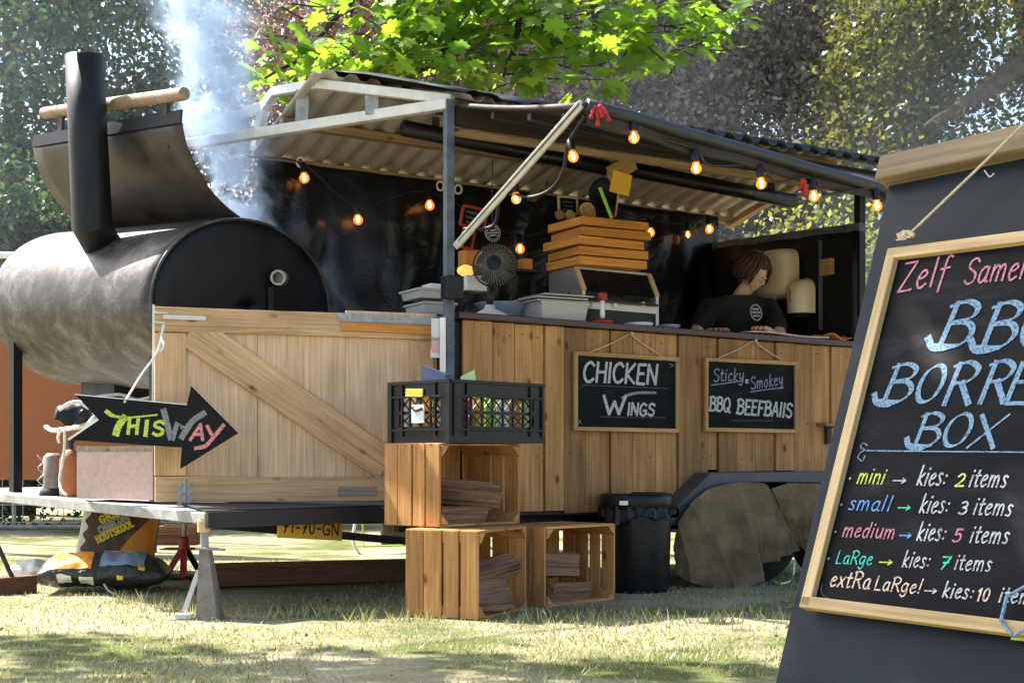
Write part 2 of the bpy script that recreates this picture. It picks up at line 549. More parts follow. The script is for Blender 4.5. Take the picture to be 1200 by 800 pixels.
M_pinkbox = plain("pale_pink_ply", (0.52, 0.37, 0.33), 0.75, var=0.15, scale=30, bumps=0.3)
M_stain = plain("stainless", (0.40, 0.37, 0.34), 0.35, metal=0.6, var=0.05, bumps=0.0)
M_brassy = plain("wood_trim", (0.62, 0.40, 0.2), 0.45, var=0.1)
M_bluetub = plain("blue_grey_bowl", (0.26, 0.34, 0.48), 0.35, var=0.1)
M_wire = plain("black_cable", (0.012, 0.012, 0.012), 0.5, var=0.2)
def bulb_glass():
    m, nt, b = nmat("amber_bulb_glass")
    b.inputs['Base Color'].default_value = (1.0, 0.45, 0.12, 1)
    b.inputs['Roughness'].default_value = 0.08
    b.inputs['Emission Color'].default_value = (1.0, 0.36, 0.06, 1)
    b.inputs['Emission Strength'].default_value = 0.15
    t = N(nt, "ShaderNodeBsdfTransparent"); t.inputs[0].default_value = (1.0, 0.72, 0.42, 1)
    mx = N(nt, "ShaderNodeMixShader"); mx.inputs[0].default_value = 0.42
    nt.links.new(t.outputs[0], mx.inputs[1]); nt.links.new(b.outputs[0], mx.inputs[2])
    nt.links.new(mx.outputs[0], nt.nodes["Material Output"].inputs[0])
    return m
M_bulb = bulb_glass()
M_filament = glow("hot_filament", (1.0, 0.60, 0.24), 5.5)
M_lamp = glow("warm_lamp", (1.0, 0.45, 0.10), 0.35)
M_castgrey = plain("cast_grey_iron", (0.21, 0.18, 0.145), 0.6, var=0.4, scale=14)
M_skin = plain("skin", (0.72, 0.41, 0.29), 0.5, var=0.08, bumps=0.05)
M_hair = plain("dark_brown_hair", (0.060, 0.026, 0.017), 0.45, var=0.5, scale=40, bumps=0.8, bdist=0.01)
M_shirt = plain("black_cotton", (0.010, 0.010, 0.012), 0.85, var=0.2, scale=20, bumps=0.3, bdist=0.01)
M_jeans = plain("dark_denim", (0.02, 0.025, 0.045), 0.9, var=0.2)
M_lens = plain("spectacles", (0.3, 0.3, 0.3), 0.2, metal=0.6)
C_white = chalk_mat("chalk_white", (0.52, 0.52, 0.52))
C_lilac = chalk_mat("chalk_lilac", (0.28, 0.28, 0.42))
C_dim = chalk_mat("chalk_dim", (0.10, 0.10, 0.13))
C_grey = chalk_mat("chalk_grey", (0.27, 0.26, 0.25))
C_lime = chalk_mat("chalk_lime", (0.60, 0.72, 0.10))
C_pink = chalk_mat("chalk_pink", (0.60, 0.22, 0.28))
C_salmon = chalk_mat("chalk_salmon", (0.80, 0.28, 0.27))
C_blue = chalk_mat("chalk_blue", (0.19, 0.32, 0.45))
C_midblue = chalk_mat("chalk_mid_blue", (0.13, 0.33, 0.66))
C_green = chalk_mat("chalk_green", (0.06, 0.62, 0.32))
C_teal = chalk_mat("chalk_teal", (0.06, 0.55, 0.42))
C_cream = chalk_mat("chalk_cream", (0.74, 0.56, 0.42))
C_yellow = chalk_mat("chalk_yellow", (0.80, 0.78, 0.20))
C_ink = plain("black_ink", (0.01, 0.01, 0.01), 0.6)
C_bagyellow = plain("bag_yellow_print", (0.85, 0.66, 0.05), 0.5)

# ------------------------------------------------------------------ hand lettering
# glyph: width, strokes; a stroke is (smooth?, points); cap height 1, small letters 0.62
GL = {
 'A': (.62, [(0, [(0,0),(.33,1),(.6,0)]), (0, [(.12,.36),(.52,.36)])]),
 'B': (.64, [(0, [(.1,0),(.1,1)]), (1, [(.0,.93),(.3,1.02),(.56,.88),(.5,.64),(.12,.54)]), (1, [(.12,.54),(.5,.52),(.65,.28),(.46,.02),(.0,.03)])]),
 'C': (.62, [(1, [(.58,.84),(.38,1),(.12,.82),(.03,.45),(.16,.08),(.38,0),(.6,.16)])]),
 'E': (.52, [(0, [(.5,1),(.08,1),(.06,0),(.5,0)]), (0, [(.08,.52),(.42,.54)])]),
 'F': (.5, [(0, [(.52,1),(.08,1),(.06,0)]), (0, [(.08,.52),(.42,.54)])]),
 'G': (.66, [(1, [(.58,.86),(.36,1),(.1,.8),(.03,.42),(.18,.06),(.42,.0),(.6,.16),(.6,.4)]), (0, [(.62,.42),(.36,.42)])]),
 'H': (.6, [(0, [(.06,0),(.06,1)]), (0, [(.56,0),(.56,1)]), (0, [(.06,.5),(.56,.52)])]),
 'I': (.16, [(0, [(.08,0),(.08,1)])]),
 'K': (.58, [(0, [(.06,0),(.06,1)]), (0, [(.54,1),(.08,.46),(.58,0)])]),
 'L': (.5, [(0, [(.08,1),(.06,.02),(.5,.02)])]),
 'N': (.62, [(0, [(.05,0),(.05,1),(.56,0),(.58,1)])]),
 'O': (.7, [(1, [(.36,1),(.12,.84),(.03,.46),(.14,.1),(.34,0),(.56,.14),(.66,.54),(.56,.88),(.36,1)])]),
 'Q': (.72, [(1, [(.36,1),(.12,.84),(.03,.46),(.14,.1),(.34,0),(.56,.14),(.66,.54),(.56,.88),(.36,1)]), (0, [(.4,.26),(.72,-.06)])]),
 'R': (.62, [(0, [(.08,0),(.1,1)]), (1, [(.0,.94),(.32,1.02),(.58,.84),(.48,.58),(.12,.5)]), (0, [(.3,.52),(.64,0)])]),
 'S': (.56, [(1, [(.54,.86),(.36,1),(.1,.9),(.08,.66),(.32,.52),(.52,.36),(.48,.1),(.24,0),(.02,.14)])]),
 'T': (.6, [(0, [(0,1),(.6,1)]), (0, [(.31,1),(.29,0)])]),
 'U': (.62, [(1, [(.06,1),(.05,.5),(.1,.1),(.32,0),(.52,.12),(.57,.5),(.57,1)])]),
 'W': (.92, [(0, [(0,1),(.24,0),(.47,.66),(.66,0),(.94,1)])]),
 'X': (.66, [(0, [(.06,1),(.58,0)]), (0, [(.66,1),(0,0)])]),
 'Y': (.62, [(0, [(0,1),(.3,.48)]), (0, [(.62,1),(.2,-.1)])]),
 'Z': (.62, [(0, [(.06,1),(.6,1),(.02,0),(.6,.02)])]),
 'a': (.5, [(1, [(.44,.5),(.28,.62),(.08,.44),(.06,.14),(.2,0),(.38,.16),(.45,.56)]), (1, [(.45,.6),(.42,.2),(.46,.02),(.54,.04)])]),
 'c': (.42, [(1, [(.4,.52),(.24,.62),(.06,.4),(.08,.1),(.24,0),(.42,.1)])]),
 'd': (.5, [(1, [(.42,.48),(.26,.62),(.07,.42),(.06,.14),(.2,0),(.36,.12),(.42,.4)]), (0, [(.48,1.0),(.42,.02)])]),
 'e': (.46, [(1, [(.06,.32),(.3,.38),(.4,.5),(.28,.62),(.1,.48),(.05,.2),(.2,0),(.44,.12)])]),
 'f': (.36, [(1, [(.42,.94),(.3,1.0),(.2,.86),(.16,.4),(.1,-.22)]), (0, [(.02,.56),(.38,.58)])]),
 'g': (.5, [(1, [(.44,.5),(.26,.62),(.07,.42),(.08,.14),(.22,.04),(.38,.18),(.45,.58)]), (1, [(.45,.58),(.42,0),(.34,-.26),(.16,-.3),(.04,-.18)])]),
 'i': (.18, [(0, [(.1,.6),(.07,.0)]), (0, [(.12,.82),(.13,.88)])]),
 'k': (.46, [(0, [(.1,1),(.06,0)]), (0, [(.42,.6),(.09,.28),(.44,0)])]),
 'l': (.2, [(0, [(.12,1),(.07,0)])]),
 'm': (.76, [(0, [(.06,.62),(.05,0)]), (1, [(.06,.38),(.2,.6),(.33,.56),(.36,.36),(.35,0)]), (1, [(.36,.36),(.5,.6),(.64,.56),(.67,.34),(.68,0)])]),
 'n': (.5, [(0, [(.06,.62),(.05,0)]), (1, [(.06,.38),(.22,.6),(.38,.56),(.42,.34),(.43,0)])]),
 'o': (.48, [(1, [(.25,.62),(.08,.46),(.05,.2),(.18,0),(.36,.1),(.44,.36),(.36,.58),(.25,.62)])]),
 'r': (.38, [(0, [(.06,.62),(.05,0)]), (1, [(.06,.34),(.2,.58),(.38,.58)])]),
 's': (.38, [(1, [(.36,.54),(.2,.62),(.08,.5),(.2,.34),(.33,.2),(.24,.02),(.03,.06)])]),
 't': (.34, [(1, [(.18,.9),(.13,.3),(.18,.02),(.34,.06)]), (0, [(.0,.6),(.36,.62)])]),
 'u': (.5, [(1, [(.06,.62),(.06,.2),(.18,0),(.36,.14),(.43,.4)]), (0, [(.44,.62),(.44,0)])]),
 'x': (.44, [(0, [(.04,.62),(.42,0)]), (0, [(.44,.62),(0,0)])]),
 'y': (.48, [(1, [(.06,.62),(.08,.26),(.2,.12),(.36,.22),(.44,.62)]), (1, [(.44,.62),(.4,0),(.3,-.26),(.12,-.3),(.02,-.2)])]),
 '0': (.5, [(1, [(.26,1),(.08,.8),(.05,.4),(.16,.04),(.34,.06),(.45,.4),(.42,.82),(.26,1)])]),
 '1': (.28, [(0, [(.04,.76),(.2,1),(.16,0)])]),
 '2': (.5, [(1, [(.06,.78),(.22,1),(.42,.86),(.36,.5),(.04,.03)]), (0, [(.04,.02),(.5,.04)])]),
 '3': (.48, [(1, [(.06,.9),(.26,1),(.42,.82),(.34,.6),(.18,.54)]), (1, [(.18,.54),(.4,.46),(.44,.2),(.24,0),(.02,.1)])]),
 '5': (.48, [(0, [(.46,1),(.12,1),(.1,.58)]), (1, [(.1,.56),(.34,.62),(.46,.38),(.36,.06),(.14,0),(.02,.1)])]),
 '7': (.48, [(0, [(.04,.98),(.48,1),(.14,0)]), (0, [(.14,.5),(.42,.54)])]),
 ':': (.2, [(0, [(.1,.12),(.1,.17)]), (0, [(.12,.5),(.12,.55)])]),
 '!': (.2, [(0, [(.14,1),(.09,.28)]), (0, [(.07,.03),(.07,.08)])]),
 '>': (1.1, [(0, [(0,.3),(1.0,.32)]), (0, [(.76,.56),(1.02,.32),(.74,.08)])]),
 '&': (.4, [(1, [(.36,.5),(.2,.62),(.1,.48),(.24,.34),(.08,.2),(.16,.02),(.38,.1)])]),
 '-': (.4, [(0, [(.05,.45),(.35,.45)])]),
 '.': (.14, [(0, [(.05,.3),(.07,.36)])]),
 ' ': (.42, []),
}

def smooth_line(pts, n=7):
    if len(pts) < 3:
        return [Vector(p) for p in pts]
    p = [Vector(a) for a in pts]
    closed = (p[0] - p[-1]).length < 1e-6
    p = [p[-2] if closed else 2 * p[0] - p[1]] + p + [p[1] if closed else 2 * p[-1] - p[-2]]
    out = []
    for i in range(1, len(p) - 2):
        for k in range(n):
            t = k / n
            out.append(0.5 * ((2 * p[i]) + (p[i+1] - p[i-1]) * t + (2*p[i-1] - 5*p[i] + 4*p[i+1] - p[i+2]) * t*t + (-p[i-1] + 3*p[i] - 3*p[i+1] + p[i+2]) * t**3))
    out.append(p[-2].copy())
    return out

def ribbon(mb, pts2, w, to3, nib=None, jit=0.0):
    """a flat stroke of width w through pts2; nib: angle of a broad pen"""
    n = len(pts2)
    rows = []
    for i, p in enumerate(pts2):
        d = pts2[min(i + 1, n - 1)] - pts2[max(i - 1, 0)]
        if d.length < 1e-9:
            d = Vector((1, 0))
        d.normalize()
        nn = Vector((-d.y, d.x))
        ww = w
        if nib is not None:
            ang = math.atan2(d.y, d.x)
            ww = w * (0.30 + 0.85 * abs(math.sin(ang - nib)))
        ww *= 1 + jit * (0.3 if nib is not None else 1) * random.uniform(-1, 1)
        e = Vector((0, 0))
        if i == 0: e = -d * w * 0.35
        if i == n - 1: e = d * w * 0.35
        rows.append((p + nn * ww / 2 + e, p - nn * ww / 2 + e))
    base = len(mb.v)
    for a, b in rows:
        mb.v.append(to3(a)); mb.v.append(to3(b))
    for i in range(n - 1):
        mb.f.append((base + 2*i, base + 2*i + 1, base + 2*i + 3, base + 2*i + 2))

class Plane:
    """a flat board in the place: origin o, axes ax (right) and ay (up)"""
    def __init__(s, o, ax, ay):
        s.o = Vector(o); s.ax = Vector(ax).normalized()
        ay = Vector(ay); s.ay = (ay - s.ax * ay.dot(s.ax)).normalized()
        s.n = s.ax.cross(s.ay)
    def hit(s, px, py):
        d = Vector(((px - 600) / F, 1, (HOR - py) / F))
        c = Vector((0, 0, CAM_H))
        t = (s.o - c).dot(s.n) / d.dot(s.n)
        q = c + d * t - s.o
        return Vector((q.dot(s.ax), q.dot(s.ay)))
    def at(s, a, b, lift=0.0):
        return s.o + s.ax * a + s.ay * b + s.n * lift

_lift = [0]
def word(plane, text, p0, p1, cap, mat, parent, weight=0.12, nib=None, slant=0.0, gap=0.16, lift=0.0012, name='lettering'):
    """write text on a plane from p0 to p1 (its baseline in the photograph), cap pixels high"""
    a = plane.hit(*p0); b = plane.hit(*p1)
    top = plane.hit(p0[0], p0[1] - cap)
    size = (top - a).length
    ex = (b - a); L = ex.length; ex.normalize()
    ey = Vector((-ex.y, ex.x))
    tot = sum(GL[c][0] for c in text) + gap * (len(text) - 1)
    sx = L / tot
    mb = MB()
    x = 0.0
    k = 0
    for c in text:
        w, strokes = GL[c]
        dy = random.uniform(-.02, .02)
        for sm, pts in strokes:
            q = [Vector(p) for p in pts]
            q2 = [Vector(((x + p.x) * sx + slant * p.y * size, (p.y + dy) * size)) for p in q]
            if sm: q2 = smooth_line(q2)
            else:
                r = []
                for i in range(len(q2) - 1):
                    for t in (0, .25, .5, .75): r.append(q2[i].lerp(q2[i+1], t))
                r.append(q2[-1])
                if len(pts) > 2:   # keep corners: separate ribbons
                    for i in range(len(q2) - 1):
                        seg = [q2[i].lerp(q2[i+1], t) for t in (0, .33, .66, 1)]
                        k += 1
                        ribbon(mb, seg, weight * size, lambda v, k=k: plane.at(a.x + ex.x*v.x + ey.x*v.y, a.y + ex.y*v.x + ey.y*v.y, lift + 0.00008 * (k % 9)), nib, 0.05)
                    continue
                q2 = r
            k += 1
            ribbon(mb, q2, weight * size, lambda v, k=k: plane.at(a.x + ex.x*v.x + ey.x*v.y, a.y + ex.y*v.x + ey.y*v.y, lift + 0.00008 * (k % 9)), nib, 0.05)
        x += w + gap
    return obj(name, mb, mat, parent)

def chalk_line(plane, pxs, wpx, mat, parent, smooth=True, lift=0.0012, name='flourish', nib=None):
    pts = [plane.hit(*p) for p in pxs]
    w = (plane.hit(pxs[0][0], pxs[0][1] - wpx) - plane.hit(*pxs[0])).length
    if smooth: pts = smooth_line(pts)
    mb = MB()
    ribbon(mb, pts, w, lambda v: plane.at(v.x, v.y, lift), nib, 0.08)
    return obj(name, mb, mat, parent)

# ================================================================== THE SETTING
def ground():
    mb = MB()
    mb.add([(-150, -60, 0), (150, -60, 0), (150, 260, 0), (-150, 260, 0)], [(0, 1, 2, 3)])
    o = obj('ground', mb, M_ground)
    tag(o, 'dry yellow lawn with worn patches in front of the food trailer', None, None, 'structure')
ground()

def np_mesh(name, verts, faces_flat, nper, mat, smooth=False):
    me = bpy.data.meshes.new(name)
    nv, nf = len(verts), len(faces_flat) // nper
    me.vertices.add(nv)
    me.vertices.foreach_set('co', np.asarray(verts, dtype=np.float32).ravel())
    me.loops.add(nf * nper)
    me.loops.foreach_set('vertex_index', np.asarray(faces_flat, dtype=np.int32))
    me.polygons.add(nf)
    me.polygons.foreach_set('loop_start', np.arange(0, nf * nper, nper, dtype=np.int32))
    me.materials.append(mat)
    me.update(calc_edges=True)
    return me

def rand_frames(n, flat=0.0, r=rng):
    """random leaf axes: direction d and side s; flat -> 1 gives level leaves"""
    d = r.normal(size=(n, 3)); d[:, 2] *= (1 - flat)
    d /= np.linalg.norm(d, axis=1)[:, None]
    q = r.normal(size=(n, 3)); q[:, 2] *= (1 - flat)
    s = np.cross(d, q)
    if flat > 0:
        s = q - d * np.sum(q * d, axis=1)[:, None]
    s /= (np.linalg.norm(s, axis=1)[:, None] + 1e-9)
    return d, s

def leaf_cloud(pts, size, r=rng, flat=0.0, asp=0.55):
    n = len(pts)
    d, s = rand_frames(n, flat, r)
    L = size * r.uniform(0.6, 1.35, n)[:, None]
    nn = np.cross(d, s)
    a = pts - d * L / 2
    b = pts + s * L * asp / 2 + nn * L * 0.08
    c = pts + d * L / 2
    e = pts - s * L * asp / 2 + nn * L * 0.08
    v = np.stack([a, b, c, e], 1).reshape(-1, 3)
    f = np.arange(4 * n)
    return v, f

def clump_points(clumps, n, r=rng, shell=0.35, sub=26, subr=0.28):
    """n points in ellipsoid clumps, gathered into smaller tufts so that gaps show"""
    out = []
    vol = np.array([c[3] * c[4] * c[5] for c in clumps]); vol = vol ** 0.8; vol = vol / vol.sum()
    for c, w in zip(clumps, vol):
        k = max(20, int(n * w))
        m = max(4, int(sub * (c[3] * c[4] * c[5]) ** 0.5 * 3))
        t = r.normal(size=(m, 3)); t /= np.linalg.norm(t, axis=1)[:, None]
        t *= (r.uniform(shell, 1, m) ** 0.6)[:, None]
        idx = r.integers(0, m, k)
        p = t[idx] + r.normal(size=(k, 3)) * subr * np.array([1, 1, 0.7])
        out.append(p * np.array(c[3:6]) + np.array(c[0:3]))
    return np.concatenate(out)

def limb(mb, pts, r0, r1, n=8, wob=0.08):
    pts = [Vector(p) for p in pts]
    q = smooth_line(pts, 5)
    for i in range(1, len(q) - 1):
        q[i] = q[i] + Vector((random.uniform(-1, 1), random.uniform(-1, 1), random.uniform(-.4, .4))) * wob * r0
    rs = [r0 + (r1 - r0) * i / (len(q) - 1) for i in range(len(q))]
    mb.tube(q, rs, n)

def tree(name, label, cat, base, limbs, clumps, n, size, mat, group=None, flat=0.0, sub=26, subr=0.28, asp=0.55):
    t = thing(name, label, cat, base, group)
    mb = MB()
    for pts, r0, r1 in limbs:
        limb(mb, pts, r0, r1)
    obj('trunk', mb, M_trunk, t, smooth=True)
    v, f = leaf_cloud(clump_points(clumps, n, sub=sub, subr=subr), size, flat=flat, asp=asp)
    me = np_mesh('crown', v, f, 4, mat)
    o = bpy.data.objects.new('crown', me)
    link(o, t, Matrix.Identity(4))
    return t

ML_dark = leafmat("dark_foliage", [(0.022, 0.05, 0.024), (0.04, 0.085, 0.035), (0.055, 0.10, 0.05), (0.03, 0.07, 0.045)], 0.3, 0.35)
ML_copper = leafmat("copper_foliage", [(0.16, 0.085, 0.065), (0.28, 0.15, 0.09), (0.24, 0.15, 0.125), (0.36, 0.24, 0.16), (0.50, 0.38, 0.33)], 0.4, 0.25, (1.6, 1.4, 1.1))
ML_grey = leafmat("grey_green_foliage", [(0.15, 0.135, 0.095), (0.22, 0.19, 0.14), (0.18, 0.165, 0.145), (0.22, 0.215, 0.10), (0.19, 0.15, 0.125), (0.30, 0.26, 0.21), (0.46, 0.42, 0.37)], 0.45, 0.2, (1.6, 1.5, 1.15))
ML_olive = leafmat("olive_foliage", [(0.05, 0.075, 0.022), (0.09, 0.105, 0.04), (0.12, 0.125, 0.045), (0.08, 0.085, 0.055)], 0.4, 0.3, (2.2, 2.0, 0.8))
ML_hedge = leafmat("hedge_foliage", [(0.10, 0.13, 0.03), (0.17, 0.18, 0.05), (0.07, 0.10, 0.03), (0.22, 0.22, 0.07)], 0.45, 0.35)

# trees behind the trailer: each with its trunk, limbs and crown
tree('dark_tree', 'tall dark green tree with bright sky gaps behind the smoker chimney', 'tree', (-6.2, 17, 0),
     [([(-6.2, 17, -.1), (-6.1, 17, 2.5), (-6.3, 17.1, 6.5)], .28, .08), ([(-6.1, 17, 2), (-5, 16.6, 4), (-4.2, 16.4, 5.4)], .12, .03), ([(-6.1, 17, 2.4), (-7.4, 17, 4.6)], .12, .03)],
     [(-6.6, 16.6, 5.2, 2.2, 1.5, 1.7), (-4.9, 16.8, 5.6, 1.5, 1.3, 1.6), (-6.5, 16, 3.4, 1.9, 1.1, 1.3), (-5.4, 17.6, 7.4, 2.6, 1.5, 1.2), (-4.3, 17.2, 4.2, 1.2, 1.0, 1.4)],
     46000, .10, ML_dark, 'trees behind the trailer', sub=60, subr=.15)
tree('dark_shrub', 'dense dark evergreen shrub at the far left beside the smoker', 'shrub', (-5.4, 14, 0),
     [([(-5.4, 14, -.1), (-5.3, 14, 1.2), (-5.4, 14, 3)], .12, .04)],
     [(-5.6, 14, 1.6, 1.5, .8, 1.6), (-4.3, 14.4, 1.6, 1.2, .8, 1.5), (-5.9, 14.2, 3.0, 1.2, .7, .9), (-3.2, 14.8, 1.4, 1.0, .7, 1.3), (-4.5, 14.6, 3.0, .9, .6, .7)],
     42000, .085, ML_dark, sub=60, subr=.20)
tree('copper_beech', 'copper coloured beech with small brown leaves between the smoke and the maple', 'tree', (-2.4, 20, 0),
     [([(-2.4, 20, -.1), (-2.4, 20, 3), (-2.1, 20, 8)], .3, .1), ([(-2.4, 20, 3), (-1, 19.6, 5.5)], .14, .04), ([(-2.4, 20, 3.4), (-3.6, 20, 6)], .14, .04)],
     [(-2.3, 19.5, 5.3, 2.3, 1.4, 1.7), (-1.8, 19.6, 7.6, 2.7, 1.5, 1.8), (-0.4, 19.8, 5.6, 1.9, 1.3, 1.6), (-3.0, 19.8, 3.2, 1.8, 1.2, 1.2)],
     62000, .10, ML_copper, 'trees behind the trailer', sub=90, subr=.18)
tree('grey_tree', 'broad grey green tree with glinting leaves filling the view above the trailer roof', 'tree', (3.2, 21, 0),
     [([(3.2, 21, -.1), (3.1, 21, 3), (3.4, 21, 8)], .34, .1), ([(3.1, 21, 3.2), (1.2, 20.4, 5.5), (.4, 20.2, 6.5)], .15, .04), ([(3.1, 21, 3), (5, 20.5, 5.4)], .15, .04)],
     [(1.6, 20.4, 5.4, 2.2, 1.4, 1.8), (3.6, 20.0, 5.0, 2.3, 1.4, 1.8), (2.6, 20.6, 7.6, 3.0, 1.6, 1.6), (1.2, 20.6, 7.8, 2.2, 1.4, 1.5), (2.2, 20.2, 3.6, 2.2, 1.2, 1.3), (4.6, 20.4, 3.4, 2.0, 1.2, 1.4), (5.0, 20.6, 6.8, 1.7, 1.3, 1.5)],
     110000, .11, ML_grey, 'trees behind the trailer', sub=75, subr=.15)
tree('olive_tree', 'olive green tree with a thick bare limb and white sky gaps at the upper right', 'tree', (6.6, 18, 0),
     [([(6.6, 18, -.1), (6.7, 17.8, 2.5), P(1215, 92, 17.2), P(1150, 110, 17.0), P(1085, 150, 16.8)], .26, .05), ([(6.6, 18, 2.5), (6.9, 18, 5), (6.4, 18, 8.5)], .22, .06)],
     [(5.2, 17.8, 4.2, 1.5, 1.1, 1.3), (6.4, 18, 6.4, 1.4, 1.1, 1.3), (5.3, 18.2, 2.4, 1.7, 1.0, 1.4), (6.9, 18.4, 3.4, 1.0, .8, 1.0), (5.0, 18, 6.0, .9, 1.0, 1.2)],
     40000, .10, ML_olive, 'trees behind the trailer', sub=60, subr=.15)
tree('hedge_bush', 'sunny yellow green bush seen between trailer end and sandwich board', 'bush', (4.3, 14, 0),
     [([(4.2, 14, -.1), (4.2, 14, 1.2), (4.1, 14, 2.6)], .08, .03)],
     [(3.9, 14, 1.4, 1.0, .7, 1.5), (4.6, 14.3, 2.0, 1.1, .7, 1.4), (3.2, 14.6, 2.0, .8, .6, 1.3)],
     26000, .08, ML_hedge, sub=50, subr=.22)

def far_wood():
    cl = []
    for i in range(26):
        x = -26 + i * 2.1
        cl.append((x, 30 + random.uniform(-2, 2), random.uniform(2.0, 3.0), 2.3, 1.5, 2.6))
        cl.append((x + 1, 31 + random.uniform(-2, 2), random.uniform(3.5, 4.5), 2.4, 1.6, 2.0))
    v, f = leaf_cloud(clump_points(cl, 52000, sub=30, subr=.25), .32)
    me = np_mesh('distant_wood', v, f, 4, ML_grey)
    o = bpy.data.objects.new('distant_wood', me)
    link(o, None, Matrix.Identity(4))
    tag(o, 'far wood of mixed trees closing the view behind everything', 'woodland', None, 'stuff')
far_wood()

# ------------------------------------------------------------------ the maple whose leaves hang over the roof
def maple_leaf():
    """five-lobed outline in the x-y plane, stalk at the origin, tip along +y, about 1 long"""
    half = [(0.03, 0.0), (0.14, -.10), (0.30, -.06), (0.27, .05), (0.50, .10), (0.42, .20), (0.62, .40), (0.46, .42), (0.44, .52), (0.26, .46), (0.24, .62), (0.30, .70), (0.13, .74)]
    pts = half + [(0, 1.0)] + [(-x, y) for x, y in reversed(half)]
    return np.array([(x, y, -0.28 * x * x - 0.12 * y * y + 0.10 * abs(x)) for x, y in pts] + [(0, .25, .0)])
LEAF = maple_leaf()
def maple_leaves(name, centres, size, mat, parent, droop=0.55):
    n, k = len(centres), len(LEAF)
    az = rng.uniform(0, 2 * np.pi, n)
    d = np.stack([np.cos(az), np.sin(az), -rng.uniform(0.1, 1.5, n) * droop], 1)
    d /= np.linalg.norm(d, axis=1)[:, None]
    up = np.stack([rng.normal(0, .35, n), rng.normal(0, .35, n) - .25, np.ones(n)], 1)
    s = np.cross(d, up); s /= np.linalg.norm(s, axis=1)[:, None]
    nn = np.cross(s, d)
    L = size * rng.uniform(.6, 1.25, n)
    v = centres[:, None, :] + (LEAF[None, :, 0, None] * s[:, None, :] + LEAF[None, :, 1, None] * d[:, None, :] + LEAF[None, :, 2, None] * nn[:, None, :]) * L[:, None, None]
    tri = []
    for i in range(k - 1):
        tri += [k - 1, i, (i + 1) % (k - 1)]
    f = (np.arange(n)[:, None] * k + np.array(tri)[None, :]).ravel()
    me = np_mesh(name, v.reshape(-1, 3), f, 3, mat)
    o = bpy.data.objects.new(name, me)
    return link(o, parent, Matrix.Identity(4))

